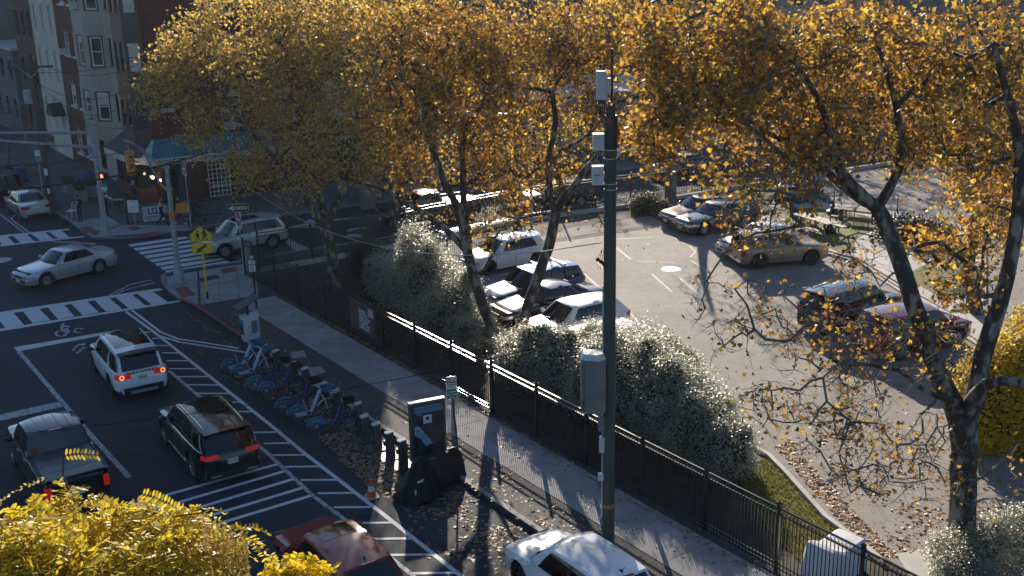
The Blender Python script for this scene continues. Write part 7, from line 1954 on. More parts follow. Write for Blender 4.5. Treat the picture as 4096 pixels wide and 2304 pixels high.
# --- plane tree by the fence corner
b1 = atb(840, 726); Y1 = b1.y
Tree('plane_tree', 'plane tree behind the fence corner whose golden crown reaches the brick building', b1,
     [('a', None, [up(b1, .34)] + L([(836, 660, Y1, .27), (829, 612, Y1, .25), (818, 574, Y1, .24)])),
      ('l', 'a', L([(784, 527, Y1 - .5, .16), (740, 470, Y1 - 1, .12), (690, 400, Y1 - 1.5, .09), (630, 330, Y1 - 2, .07), (560, 260, Y1 - 2, .05)])),
      ('r', 'a', L([(806, 502, Y1 + .5, .17), (790, 440, Y1 + .5, .13), (770, 360, Y1 + 1, .10), (740, 260, Y1 + 1, .08), (720, 150, Y1 + 1, .06)])),
      ('q', 'a', L([(860, 480, Y1 + 1, .10), (890, 400, Y1 + 1.5, .08), (900, 280, Y1 + 2, .06), (890, 150, Y1 + 2, .05)]))],
     [(430, 215, 90, 80, 46, 2.5, 150, 1), (520, 110, 110, 100, 46, 3, 170, 1), (500, 320, 65, 75, 46.5, 2, 100, .8), (640, 180, 120, 150, 47, 4, 260, 1), (620, 390, 90, 85, 47.5, 3, 140, .75), (740, 90, 130, 110, 48, 4, 240, 1), (760, 300, 130, 130, 48, 4, 220, .9), (730, 440, 110, 65, 48, 3, 120, .7), (860, 200, 110, 160, 49, 4, 240, 1), (880, 400, 100, 80, 49, 3, 110, .7), (850, 50, 110, 80, 49, 4, 160, 1), (640, 20, 140, 60, 47, 4, 130, 1), (440, 120, 50, 50, 45, 2, 40, .8), (930, 20, 90, 60, 49, 3, 90, 1)], lsize=.125, lper=16, leafm=AUTUMN2)
b2 = atb(994, 576); Y2 = b2.y
Tree('plane_tree', 'plane tree standing between the parked black pickup and the pale clipped bush', b2,
     [('a', None, [up(b2, .3)] + L([(992, 520, Y2, .25), (1000, 460, Y2, .22), (1008, 390, Y2, .2)])), ('l', 'a', L([(960, 300, Y2, .13), (930, 180, Y2, .09), (900, 90, Y2, .06)])), ('r', 'a', L([(1040, 300, Y2, .14), (1080, 200, Y2 + 1, .1), (1110, 90, Y2 + 1, .06)]))],
     [(950, 90, 140, 100, 59, 4, 200, 1), (960, 260, 70, 110, 59, 3, 100, 1), (960, 390, 90, 60, 58, 3, 80, .8), (900, 250, 70, 100, 58, 3, 90, .9)], lsize=.135, lper=16, leafm=AUTUMN2)
# --- the pair behind the fence in the middle
b3 = atb(1266, 914); Y3 = b3.y
Tree('plane_tree', 'left leaning plane tree of the pair between the two pale hedges', b3,
     [('a', None, [up(b3, .25)] + L([(1250, 868, Y3, .22), (1228, 800, Y3, .205), (1206, 740, Y3, .20), (1190, 690, Y3, .19), (1176, 632, Y3, .185)])),
      ('l', 'a', L([(1139, 592, Y3 + .4, .13), (1080, 545, Y3 + .8, .11), (1019, 507, Y3 + 1, .10), (975, 484, Y3 + 1.2, .07), (944, 470, Y3 + 1.3, .05), (899, 460, Y3 + 1.4, .035)])),
      ('m', 'a', L([(1160, 560, Y3, .15), (1145, 510, Y3, .14), (1119, 462, Y3, .13), (1098, 405, Y3, .12), (1080, 352, Y3 + .2, .11), (1066, 312, Y3 + .3, .10), (1069, 255, Y3 + .4, .08), (1058, 235, Y3 + .5, .07), (1018, 212, Y3 + .6, .05)])),
      ('n', 'a', L([(1170, 540, Y3 + .6, .13), (1165, 437, Y3 + 1, .12), (1161, 377, Y3 + 1.2, .11), (1172, 320, Y3 + 1.4, .10), (1210, 270, Y3 + 1.6, .08), (1240, 200, Y3 + 2, .06), (1230, 110, Y3 + 2, .05)])),
      ('s', 'a', L([(1200, 690, Y3 - .3, .08), (1222, 668, Y3 - .5, .075), (1244, 632, Y3 - .6, .06), (1245, 597, Y3 - .7, .045), (1258, 580, Y3 - .8, .03)]))],
     [(1060, 330, 110, 80, 40, 3, 170, .9), (1150, 230, 110, 110, 40.5, 3, 210, 1), (1050, 220, 90, 80, 40, 2.5, 120, .9), (1050, 430, 130, 50, 40, 2.5, 120, .6), (1200, 390, 80, 60, 40.5, 2.5, 90, .8), (1080, 110, 120, 110, 41, 3, 240, 1), (1200, 90, 110, 100, 41, 3, 220, 1), (960, 400, 90, 80, 42, 2, 110, .8), (950, 260, 80, 90, 42, 2, 110, .9), (990, 120, 90, 110, 42, 2.5, 150, 1), (1240, 600, 60, 40, 38, 1.2, 24, .5), (1150, 540, 110, 40, 39, 2, 24, .35)], lsize=.125, lper=14)
b4 = atb(1294, 928); Y4 = b4.y
Tree('plane_tree', 'right leaning plane tree of the pair with a pale forking upper trunk', b4,
     [('a', None, [up(b4, .24)] + L([(1302, 850, Y4, .215), (1322, 790, Y4, .205), (1345, 724, Y4, .20), (1366, 660, Y4, .19), (1388, 590, Y4, .185), (1398, 537, Y4, .18)])),
      ('l', 'a', L([(1384, 500, Y4 + .2, .12), (1380, 440, Y4 + .2, .115), (1380, 387, Y4 + .3, .11), (1390, 355, Y4 + .3, .10), (1398, 300, Y4 + .4, .10), (1389, 238, Y4 + .5, .09), (1400, 210, Y4 + .5, .06), (1440, 150, Y4 + .5, .045)])),
      ('r', 'a', L([(1423, 492, Y4 - .2, .13), (1450, 460, Y4 - .4, .115), (1472, 425, Y4 - .5, .10), (1497, 400, Y4 - .6, .08), (1540, 330, Y4 - .6, .05)])),
      ('k', 'r', L([(1480, 350, Y4 - .2, .06), (1500, 280, Y4, .05)])),
      ('m', 'a', L([(1420, 480, Y4 + .5, .11), (1400, 440, Y4 + .8, .10), (1388, 405, Y4 + 1, .09), (1410, 375, Y4 + 1.2, .08), (1450, 360, Y4 + 1.4, .06), (1490, 330, Y4 + 1.6, .045)])),
      ('w', 'a', L([(1350, 540, Y4 - .3, .05), (1310, 548, Y4 - .5, .04), (1270, 545, Y4 - .6, .03), (1248, 535, Y4 - .7, .02)]))],
     [(1350, 130, 130, 120, 39.5, 3, 260, 1), (1290, 290, 100, 90, 39.5, 2.5, 150, .9), (1450, 100, 110, 100, 39, 3, 220, 1), (1500, 250, 90, 60, 38.5, 2.5, 100, .6), (1400, 420, 90, 50, 39, 2, 70, .7), (1540, 330, 60, 45, 37.5, 1.5, 50, .8), (1280, 430, 80, 70, 39.5, 2, 100, 1), (1290, 520, 60, 30, 38.5, 1.5, 30, .8), (1440, 560, 110, 40, 37.5, 1, 14, .3), (1560, 60, 70, 70, 38, 2, 90, 1), (1650, 210, 100, 90, 39, 2, 120, .9), (1720, 330, 110, 70, 40, 2, 90, .7), (1790, 240, 90, 80, 41, 2, 80, .8)], lsize=.125, lper=14)
# --- big plane at the right
b5 = atb(2424, 1400); Y5 = b5.y
Tree('plane_tree', 'big mottled plane tree at right with forked trunk and wide bare lower twigs', b5,
     [('a', None, [up(b5, .40)] + L([(2420, 1330, Y5, .33), (2424, 1230, Y5, .315), (2428, 1130, Y5, .32), (2420, 1052, Y5, .34)])),
      ('l', 'a', L([(2396, 1010, Y5, .25), (2370, 960, Y5 + .1, .235), (2350, 915, Y5 + .2, .225), (2332, 850, Y5 + .4, .22), (2314, 805, Y5 + .5, .215), (2295, 755, Y5 + .6, .21), (2276, 690, Y5 + .8, .205), (2257, 637, Y5 + 1, .20), (2240, 590, Y5 + 1.1, .195), (2222, 548, Y5 + 1.2, .19), (2207, 522, Y5 + 1.3, .18)])),
      ('l1', 'l', L([(2168, 505, Y5 + 1.4, .12), (2137, 482, Y5 + 1.5, .11), (2105, 455, Y5 + 1.6, .10), (2072, 425, Y5 + 1.7, .085), (2030, 395, Y5 + 1.8, .07), (1960, 350, Y5 + 2, .055), (1880, 300, Y5 + 2, .04), (1800, 240, Y5 + 2, .03)])),
      ('l2', 'l', L([(2150, 470, Y5 + 1, .12), (2117, 435, Y5 + 1, .115), (2098, 390, Y5 + 1, .105), (2088, 330, Y5 + .8, .09), (2060, 250, Y5 + .6, .07), (2010, 170, Y5 + .5, .055), (1930, 90, Y5 + .4, .04)])),
      ('l3', 'l', L([(2237, 474, Y5 + 1.2, .12), (2262, 424, Y5 + 1.1, .105), (2268, 360, Y5 + 1, .09), (2255, 270, Y5 + 1, .075), (2230, 180, Y5 + 1, .06), (2200, 90, Y5 + 1, .045)])),
      ('r', 'a', L([(2450, 1014, Y5 - .1, .25), (2462, 950, Y5 - .1, .225), (2470, 900, Y5, .215), (2495, 824, Y5 + .1, .20), (2515, 762, Y5 + .2, .19), (2532, 700, Y5 + .3, .18), (2548, 620, Y5 + .4, .17), (2562, 537, Y5 + .5, .16), (2566, 440, Y5 + .6, .14), (2560, 340, Y5 + .6, .11), (2530, 220, Y5 + .6, .08), (2500, 110, Y5 + .5, .06)])),
      ('r2', 'a', L([(2440, 1020, Y5 - .3, .2), (2455, 990, Y5 - .6, .15), (2480, 967, Y5 - .9, .135), (2519, 957, Y5 - 1.2, .125), (2576, 963, Y5 - 1.6, .11), (2660, 940, Y5 - 2, .07)])),
      ('h1', 'l', L([])) if 0 else ('h0', 'l', L([(2230, 545, Y5 + 1.1, .05)])),
      ('b1', 'a', L([(2400, 1010, Y5 - .4, .09), (2330, 985, Y5 - .8, .06), (2260, 930, Y5 - 1.2, .05), (2180, 915, Y5 - 1.6, .045), (2110, 915, Y5 - 1.9, .038), (2070, 950, Y5 - 2.1, .03)])),
      ('b2', 'l1', L([(2060, 470, Y5 + .5, .05), (2020, 505, Y5, .04), (1960, 480, Y5 - .4, .03), (1890, 480, Y5 - .7, .025), (1830, 520, Y5 - .9, .02)])),
      ('b3', 'b1', L([(2080, 1010, Y5 - 2.2, .032), (2140, 1060, Y5 - 2.2, .028), (2110, 1140, Y5 - 2.3, .022), (2140, 1240, Y5 - 2.4, .016)]))],
     [(1680, 110, 100, 110, 26, 2.5, 170, 1.2), (1800, 250, 130, 110, 26, 2.5, 190, 1), (1690, 330, 110, 80, 25.5, 2, 120, 1.2), (1850, 80, 130, 90, 27, 3, 190, 1.1), (2000, 180, 150, 150, 27, 3, 240, .95), (1930, 360, 140, 80, 26, 2.5, 130, .85), (2180, 110, 150, 120, 27, 3, 200, .95), (2150, 320, 120, 100, 26, 2.5, 120, .9), (2330, 200, 130, 150, 27, 3, 190, .85), (2480, 110, 120, 130, 27, 3, 180, .9), (2500, 330, 90, 120, 26, 2, 100, .8), (2350, 400, 120, 80, 26.5, 2, 90, .9), (1780, 430, 120, 50, 25, 2, 70, .55), (1990, 470, 130, 50, 25, 2, 60, .45), (2480, 540, 90, 90, 27, 2, 70, .8), (2370, 600, 90, 70, 27, 2, 70, .9), (2430, 720, 90, 60, 26, 2, 50, .7),
      (1900, 560, 140, 60, 24, 1.5, 60, .25), (2150, 660, 110, 90, 25, 1.5, 55, .25), (1900, 800, 190, 100, 23.5, 1.2, 80, .2), (2120, 860, 180, 110, 23.6, 1.5, 120, .24), (2060, 1010, 200, 90, 23, 1.2, 110, .2), (2180, 1150, 180, 110, 22.5, 1.2, 110, .18), (2350, 1150, 120, 120, 23.5, 1.2, 60, .15), (2500, 1200, 90, 120, 23.5, 1, 30, .15), (2330, 880, 120, 90, 24, 1.5, 60, .2)], lsize=.12, lper=14, twig=4, spread=.3, trunk_r=.34)
# --- plane trees further back
b6 = atb(2458, 792); Y6 = b6.y
Tree('plane_tree', 'slender pale plane tree behind the big one at the right edge', b6,
     [('a', None, [up(b6, .28)] + L([(2448, 740, Y6, .24), (2432, 690, Y6, .22), (2448, 600, Y6, .2), (2458, 530, Y6, .19), (2452, 450, Y6, .17)])), ('l', 'a', L([(2436, 400, Y6, .11), (2425, 300, Y6, .08), (2400, 180, Y6, .05)])), ('r', 'a', L([(2476, 400, Y6, .12), (2490, 300, Y6, .09), (2500, 150, Y6, .06)]))],
     [(2400, 250, 120, 150, 43, 4, 180, 1), (2520, 220, 110, 170, 43, 4, 180, 1), (2450, 430, 120, 80, 43, 3, 100, .9), (2530, 560, 80, 100, 43, 3, 80, .9), (2560, 420, 60, 80, 43, 3, 60, 1)], lsize=.13, lper=16)
def backtree(x, y, label, blobs, tx, ty, lm=AUTUMN, r=.26):
    b = atb(x, y); Y = b.y
    Tree('plane_tree', label, b, [('a', None, [up(b, r)] + L([(x + (tx - x) * .5, y + (ty - y) * .5, Y, r * .8), (tx, ty, Y, r * .65)]))], [(qx, qy, rx, ry, Y + dy, 4, n, 1) for qx, qy, rx, ry, dy, n in blobs], lsize=.15, lper=18, leafm=lm, shape=OVAL)
bF = atb(1688, 512); YF = bF.y
Tree('plane_tree', 'dark-trunked tree on the fence line behind the red car', bF, [('a', None, [up(bF, .36)] + L([(1690, 440, YF, .32), (1692, 380, YF, .3)])), ('l', 'a', L([(1660, 330, YF, .2), (1625, 270, YF, .15), (1600, 200, YF, .1)])), ('r', 'a', L([(1725, 320, YF, .2), (1760, 260, YF, .15), (1800, 190, YF, .1)])), ('m', 'a', L([(1700, 300, YF + .5, .16), (1706, 200, YF + 1, .1)]))],
     [(1640, 220, 90, 90, YF, 3, 50, .25), (1770, 220, 90, 90, YF, 3, 50, .25), (1706, 160, 90, 70, YF, 3, 40, .25)], lsize=.15, lper=12, barkm=TWIG)
backtree(1302, 588, 'ivy-dark trunk behind the thin lamp post', [(1280, 380, 80, 60, 0, 40), (1300, 440, 70, 50, 0, 36)], 1296, 430)
GOLD = leafmat('golden leaves', [(.45, .28, .03), (.62, .42, .05), (.30, .20, .03), (.55, .36, .04), (.18, .14, .03)], trans=.55, tint=1.2)
for (x, y, tx, ty, lb, bl_) in ((1480, 452, 1480, 330, 'golden street tree in front of the white-roofed building', [(1480, 330, 60, 50, 0, 50), (1450, 380, 60, 40, 0, 40), (1390, 330, 60, 60, 4, 60)]), (1980, 395, 1980, 240, 'street tree far beyond the car park fence', [(1980, 230, 130, 110, 0, 160), (2080, 140, 110, 100, 3, 120), (1880, 320, 80, 40, 0, 40)]), (2310, 400, 2300, 250, 'street tree beyond the lawn with a rusty crown', [(2300, 180, 120, 110, 0, 120), (2230, 300, 90, 60, 0, 60)]), (1420, 330, 1420, 160, 'tree rising behind the white-roofed building', [(1420, 80, 130, 90, 0, 170), (1560, 70, 110, 90, 3, 140), (1330, 200, 90, 60, -2, 80)]), (1180, 380, 1180, 260, 'tree behind the far pavement left of the white-roofed building', [(1180, 220, 110, 110, 0, 150), (1100, 320, 80, 60, 0, 80), (1270, 330, 70, 60, 0, 60)]), (2560, 420, 2560, 260, 'tree at the far right corner of the car park', [(2560, 230, 100, 120, 0, 110)]), (1720, 330, 1720, 150, 'tree far behind the fence in the middle distance', [(1720, 110, 140, 100, 0, 170), (1850, 150, 110, 100, 2, 130), (1680, 260, 90, 50, -2, 70)]), (2100, 330, 2100, 150, 'tree in front of the tan building', [(2110, 60, 130, 70, 0, 110)])):
    backtree(x, y, lb, bl_, tx, ty, AUTUMN if x > 1500 else GOLD, .2)
# bare tree at the left edge
b = at(18, 425, KB)
Tree('bare_tree', 'small leafless tree against the grey wall at the left edge', b, [('a', None, [up(b, .14)] + L([(22, 380, b.y, .11), (20, 340, b.y, .1)]))], [(20, 300, 45, 45, b.y, 2, 60, 0), (60, 310, 35, 40, b.y, 2, 40, 0), (0, 260, 40, 40, b.y, 2, 40, 0)], lper=0.01, group=None, barkm=TWIG)
# ---------------- clipped hedges, sun glare put into their leaf colour
GLARE_LEAF = leafmat('sun-glare leaves', [(.06, .08, .035), (.50, .49, .40), (.14, .16, .08), (.60, .58, .50), (.30, .30, .20), (.06, .08, .035), (.64, .62, .55), (.40, .39, .29), (.12, .14, .06), (.54, .53, .45)], rough=.45, trans=.6, spec=.8, tint=1.25)  # pale tones paint the sun's glare onto dark green leaves
GLARE_LEAF.node_tree.nodes['Principled BSDF'].inputs['Coat Weight'].default_value = 1.0
GLARE_LEAF.node_tree.nodes['Principled BSDF'].inputs['Coat Roughness'].default_value = .38
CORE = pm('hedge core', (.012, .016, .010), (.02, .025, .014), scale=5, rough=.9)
def hedge(name, label, ells, dens, lsize, mat=GLARE_LEAF, group='pale clipped hedges', core=.7, shape=DIAM, rough=.13, lumps=0, deep=.1):
    c0 = Vector(ells[0][0]); c0.z = KB
    if lumps:
        ex = []
        for c, r in ells:
            for k in range(lumps):
                d = rng.normal(size=3); d[2] = abs(d[2]) * .8; d /= np.linalg.norm(d); f = rng.uniform(.26, .42)
                ex.append((tuple(np.array(c) + d * np.array(r) * .82), tuple(np.array(r) * f)))
        ells = list(ells) + ex
    t = thing(name, label, 'hedge' if 'hedge' in name else 'bush', c0, 0, group)
    C = np.array([e[0] for e in ells], float); Rr = np.array([e[1] for e in ells], float); P = []; NN = []
    cm = MB()
    for c, r in zip(C, Rr):
        area = 4 * math.pi * ((r[0] * r[1]) ** 1.6 + (r[0] * r[2]) ** 1.6 + (r[1] * r[2]) ** 1.6) ** (1 / 1.6) / 3 ** (1 / 1.6)
        n = int(area * dens); d = rng.normal(size=(n, 3)); d /= np.linalg.norm(d, axis=1)[:, None]
        lump = 1 + .06 * np.sin(d[:, 0] * 7 + c[0] * 3) * np.sin(d[:, 1] * 8 + c[1]) + .05 * np.sin(d[:, 2] * 11 + d[:, 0] * 5)
        p = c + d * r * (lump * (1 - deep * rng.random(n) ** 2) + rng.normal(-.02, rough, n))[:, None]
        nr = d / r; nr /= np.linalg.norm(nr, axis=1)[:, None]
        ok = p[:, 2] > KB + .02
        for c2, r2 in zip(C, Rr):
            if (c2 == c).all(): continue
            ok &= np.sum(((p - c2) / (r2 * (.9 - deep * .8))) ** 2, 1) > 1
        P.append(p[ok]); NN.append(nr[ok])
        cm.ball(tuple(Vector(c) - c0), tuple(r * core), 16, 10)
    P = np.concatenate(P); NN = np.concatenate(NN)
    me = fastmesh('foliage', leaves(P - np.array(c0), lsize, shape, NN * .45 + np.array([0, 0, .75]), .52, curl=.25), len(shape), mat); o = inst('foliage', me, t); o['kind'] = 'stuff'
    o = cm.obj('shade_core', CORE, t, smooth=60); o['kind'] = 'stuff'  # solid dark core added inside the foliage to block the sun
    return t
def E(x, y, r, zc, sh=0.): p = atb(x, y) - NX * sh; return ((p.x, p.y, KB + zc), r)
hedge('bush', 'tall pale clipped bush split by the building shadow, left of the tree pair', [E(1075, 800, (1.45, 1.3, 2.0), 1.5), E(1150, 838, (1.2, 1.1, 1.55), 1.25), E(1020, 775, (1.2, 1.1, 1.5), 1.1), E(1100, 850, (1.1, .9, 1.1), .9), E(1175, 878, (.7, .7, .8), .7), E(965, 745, (.8, .8, 1.1), .9), E(1060, 770, (1.1, 1.1, 2.2), 1.5)], 600, .070, lumps=5, deep=.5, core=.5)
hed = [E(1385, 960, (1.25, 1.1, 1.33), 0.99, .75), E(1470, 990, (1.3, 1.15, 1.48), 1.04, .75), E(1560, 1023, (1.4, 1.3, 1.62), 1.09, .75), E(1650, 1048, (1.5, 1.5, 1.72), 1.09, .75), E(1735, 1083, (1.5, 1.5, 1.67), 1.04, .75), E(1640, 993, (1.5, 1.4, 1.67), 1.04, .75), E(1805, 1128, (1.25, 1.2, 1.38), 0.88, .75), E(1868, 1173, (.95, .9, 1.03), 0.67, .75), E(1330, 943, (.8, .8, 0.98), 0.83, .75), E(1720, 1018, (1.3, 1.2, 1.28), 0.94, .75), E(1800, 1088, (1.1, 1.1, 1.18), 0.83, .75), E(1560, 968, (1.3, 1.2, 1.48), 0.99, .75)]
hedge('hedge', 'long pale clipped hedge behind the near fence, right of the tree pair', hed, 640, .070, lumps=5, deep=.4, core=.66)
hedge('bush', 'pale leafy bush at the foot of the big plane tree in the lower right corner', [E(2400, 1440, (.7, .6, .75), .45), E(2480, 1425, (.85, .7, .85), .5), E(2560, 1400, (.8, .7, .9), .5), E(2440, 1470, (.7, .6, .6), .4)], 800, .06, lumps=4, deep=.5, core=.3)
YEL = leafmat('yellow hanging leaves', [(.55, .36, .02), (.68, .47, .03), (.45, .33, .03), (.60, .40, .02), (.22, .22, .03), (.70, .50, .05)], rough=.5, trans=.55, tint=1.2)
hedge('bush', 'yellow weeping bush behind the forked trunk at the right edge', [E(2500, 1130, (1.2, 1.1, 1.7), 1.6), E(2575, 1120, (1.4, 1.3, 2.2), 2.0), E(2450, 1110, (.8, .8, 1.3), 1.5), E(2640, 1120, (1.6, 1.4, 2.0), 1.8)], 480, .11, YEL, None, shape=OVAL, rough=.12)
GREEN = leafmat('dark evergreen leaves', [(.02, .035, .015), (.035, .05, .02), (.05, .065, .025)], trans=.15)
hedge('bush', 'low dark evergreen bush on the lawn right of the leaning trunk', [E(2280, 605, (1.6, 1.2, .8), .5), E(2340, 612, (1.2, 1.0, .7), .4)], 380, .12, GREEN, None)
hedge('bush', 'dark ground shrub at the foot of the fence behind the red car', [E(1625, 535, (.9, .8, .75), .4), E(1660, 540, (.7, .6, .6), .3)], 500, .11, leafmat('mixed shrub', [(.03, .05, .02), (.06, .08, .02), (.3, .22, .04)], trans=.3), None)
hedge('bush', 'dark evergreen shrub in the shade at the fence corner lawn', [E(925, 690, (.9, .8, 1.1), .7), E(960, 720, (.8, .7, 1.0), .6)], 600, .085, GREEN, None)
for (x, y, r, lb) in ((1225, 860, .5, 'small bright shrub between the pale bush and the left leaning trunk'), (1360, 900, .55, 'loose shrub in front of the black saloon')):
    hedge('bush', lb, [E(x, y, (r, r, r * 1.3), r)], 500, .08, leafmat('mixed shrub', [(.03, .05, .02), (.06, .08, .02), (.3, .22, .04)], trans=.3), None, rough=.25, core=.5)
# ---------------- foreground honey locust
LOC = leafmat('locust leaflets', [(.62, .44, .02), (.72, .52, .03), (.55, .42, .03), (.70, .50, .02), (.42, .38, .03), (.74, .55, .06), (.60, .38, .02)], rough=.5, trans=.5, tint=1.15)
LOCB = pm('locust bark', (.03, .024, .018), (.07, .055, .042), scale=9, rough=.8)
lb_ = Vector((atdist(150, 1500, 6.0).x, 5.6, 0))
lt = thing('locust_tree', 'yellow honey locust treetop close below the camera at the lower left', 'tree', lb_, 0)
def LP(pts): return [atdist(x, y, d) - lb_ for x, y, d in pts]
m = MB(); tip = LP([(160, 1500, 5.9)])[0]
m.tube([(0, 0, 0), tuple(tip * .5 + Vector((.15, .1, 0))), tuple(tip)], [.2, .12, .032], 10); m.tube(LP([(160, 1500, 5.9), (170, 1449, 5.9), (185, 1394, 5.95), (212, 1342, 6.0), (232, 1310, 6.05), (246, 1290, 6.1)]), [.03, .026, .022, .018, .013, .009], 7)
m.obj('trunk', LOCB, lt, smooth=60)
br = [[(212, 1330, 6.0), (260, 1306, 5.9), (300, 1294, 5.8), (362, 1287, 5.7), (445, 1299, 5.6), (500, 1290, 5.5)], [(218, 1332, 6.0), (305, 1321, 5.8), (375, 1340, 5.6), (435, 1360, 5.5), (520, 1370, 5.4), (600, 1350, 5.3)], [(195, 1375, 5.95), (120, 1342, 5.8), (42, 1331, 5.7), (-30, 1340, 5.6)], [(198, 1340, 6.0), (200, 1275, 6.0), (170, 1227, 6.05), (158, 1190, 6.1), (160, 1160, 6.1), (155, 1135, 6.1)], [(170, 1460, 5.9), (275, 1449, 5.6), (350, 1410, 5.5), (408, 1378, 5.4), (470, 1340, 5.35)], [(185, 1400, 5.95), (100, 1400, 5.7), (20, 1400, 5.5)], [(180, 1260, 6.05), (110, 1290, 5.9), (50, 1310, 5.8)], [(150, 1480, 5.9), (90, 1460, 5.6), (20, 1450, 5.4)], [(260, 1440, 5.5), (380, 1440, 5.3), (500, 1440, 5.2)]]
bm_ = MB(); pts_all = []
for b in br:
    P = LP(b); bm_.tube(P, list(np.linspace(.011, .004, len(P))), 5, cap=False)
    for i in range(len(P) - 1):
        for f in np.linspace(0, 1, 9 if b[-1][1] > 1200 else (4 if i < 2 else 1)): pts_all.append(P[i].lerp(P[i + 1], f))
LV = []
def compound(p, d, Ln, droop):
    d = Vector(d).normalized(); side = d.cross(Vector((rng.normal(0, .5), rng.normal(0, .5), 1))).normalized(); nrm = side.cross(d)
    P = [p]; n = int(rng.integers(9, 13))
    for k in range(1, n + 1):
        f = k / n; P.append(p + d * Ln * f + Vector((0, 0, -droop * f * f * Ln)))
    bm_.tube(P[::2] + [P[-1]], .0018, 3, cap=False)
    for k in range(1, n + 1):
        for s in (-1, 1):
            c = P[k]; l = .046 * (1 - .35 * abs(k / n - .45)) * rng.uniform(.85, 1.15); w = l * .17
            dd = (side * s + d * .35 + nrm * rng.normal(0, .35)).normalized(); pe = dd.cross(nrm + Vector(rng.normal(0, .3, 3))).normalized()
            LV.extend([tuple(c), tuple(c + dd * l * .3 + pe * w), tuple(c + dd * l * .75 + pe * w * .9), tuple(c + dd * l), tuple(c + dd * l * .75 - pe * w * .9), tuple(c + dd * l * .3 - pe * w)])
for k in range(330):
    p = pts_all[int(rng.integers(len(pts_all)))] + Vector(rng.normal(0, .03, 3)); d = rng.normal(size=3); d[2] = d[2] * .4 - .15; d[1] -= .2
    compound(p, d, rng.uniform(.18, .30), rng.uniform(.2, .8))
for (x, y, n, sx, sy) in ((80, 1365, 85, 80, 40), (60, 1410, 80, 80, 35), (330, 1390, 85, 120, 40), (165, 1330, 50, 45, 25), (460, 1385, 70, 70, 35), (300, 1435, 100, 140, 22), (70, 1335, 40, 50, 16), (420, 1345, 40, 80, 20)):
    for k in range(n):
        p = atdist(x + rng.normal(0, sx * .55), y + rng.normal(0, sy * .55), 5.7 + rng.normal(0, .25)) - lb_; d = rng.normal(size=3); d[2] *= .6
        compound(p, d, rng.uniform(.17, .28), rng.uniform(.2, .9))
for k in range(26):   # low sprays at the bottom edge right of the crown
    p = atdist(rng.uniform(690, 840), rng.uniform(1440, 1475), 5.6) - lb_; compound(p, (rng.normal(0, .6), rng.normal(0, .4), .9), .14, .2)
bm_.tube(LP([(500, 1452, 5.3), (620, 1475, 5.4), (760, 1470, 5.6), (830, 1462, 5.6)]), .006, 4)
o = bm_.obj('branches', LOCB, lt); o['kind'] = 'stuff'
o = inst('crown', fastmesh('crown', np.array(LV), 6, LOC), lt); o['kind'] = 'stuff'
SEED = []
for k in range(95):
    x = rng.uniform(500, 618); y = rng.uniform(1318, 1390) + (x - 500) * .1; p = atdist(x, y, 5.35 + rng.normal(0, .08)) - lb_; n = int(rng.integers(14, 40))
    for j in range(n): SEED.append(np.array(p) + np.array([rng.normal(0, .005), rng.normal(0, .005), -.0062 * j]))
o = inst('seed_tassels', fastmesh('seed_tassels', leaves(np.array(SEED), .014, OVAL), 6, leafmat('seed husks', [(.38, .24, .05), (.5, .33, .07), (.28, .16, .05)], trans=.3)), lt); o['kind'] = 'stuff'
# ---------------- fallen leaves
FALL = leafmat('fallen leaves', [(.30, .17, .085), (.42, .27, .15), (.18, .085, .045), (.36, .22, .12), (.24, .11, .05), (.46, .33, .2)], rough=.6, trans=.15)
def litter(name, label, polys, size, mat=FALL, lift=.012):
    P = []
    for q, z, n, bias in polys:
        W = [at(x, y, z) for x, y in q]; xs = [w.x for w in W]; ys = [w.y for w in W]; k = 0; tries = 0
        while k < n and tries < n * 60:
            tries += 1; x, y = rng.uniform(min(xs), max(xs)), rng.uniform(min(ys), max(ys)); ins = False; j = len(W) - 1
            for i in range(len(W)):
                if (W[i].y > y) != (W[j].y > y) and x < (W[j].x - W[i].x) * (y - W[i].y) / (W[j].y - W[i].y) + W[i].x: ins = not ins
                j = i
            if not ins: continue
            if bias and (math.sin(x * 2.1) * math.sin(y * 1.7 + x) + rng.normal(0, .6)) < bias - .5: continue
            P.append((x, y, z + lift + abs(rng.normal(0, .012)))); k += 1
    P = np.array(P); up_ = np.tile([0, 0, 1.], (len(P), 1))
    o = bpy.data.objects.new(name, fastmesh(name, leaves(P, size, MAPLE, up_, .75, curl=.9), len(MAPLE), mat)); COL.objects.link(o); o['kind'] = 'stuff'; o['label'] = label; o['category'] = 'leaves'; return o
litter('fallen_leaves', 'brown fallen leaves drifted in the gutter round the bicycle docks', [([(800, 1100), (880, 1080), (1000, 1175), (1040, 1260), (960, 1250), (880, 1180)], 0, 1500, 0), ([(560, 945), (800, 1080), (900, 1080), (700, 950), (640, 930)], 0, 600, 0), ([(455, 775), (500, 800), (620, 878), (600, 890), (480, 800)], 0, 110, .4), ([(1140, 1225), (1330, 1345), (1270, 1400), (1120, 1280)], 0, 420, .3), ([(1040, 1180), (1170, 1200), (1340, 1449), (1150, 1449)], 0, 260, .3), ([(1000, 1250), (1140, 1290), (1130, 1420), (1060, 1400)], 0, 150, .3), ([(380, 770), (600, 880), (560, 930), (450, 850)], 0, 45, 0)], .13)
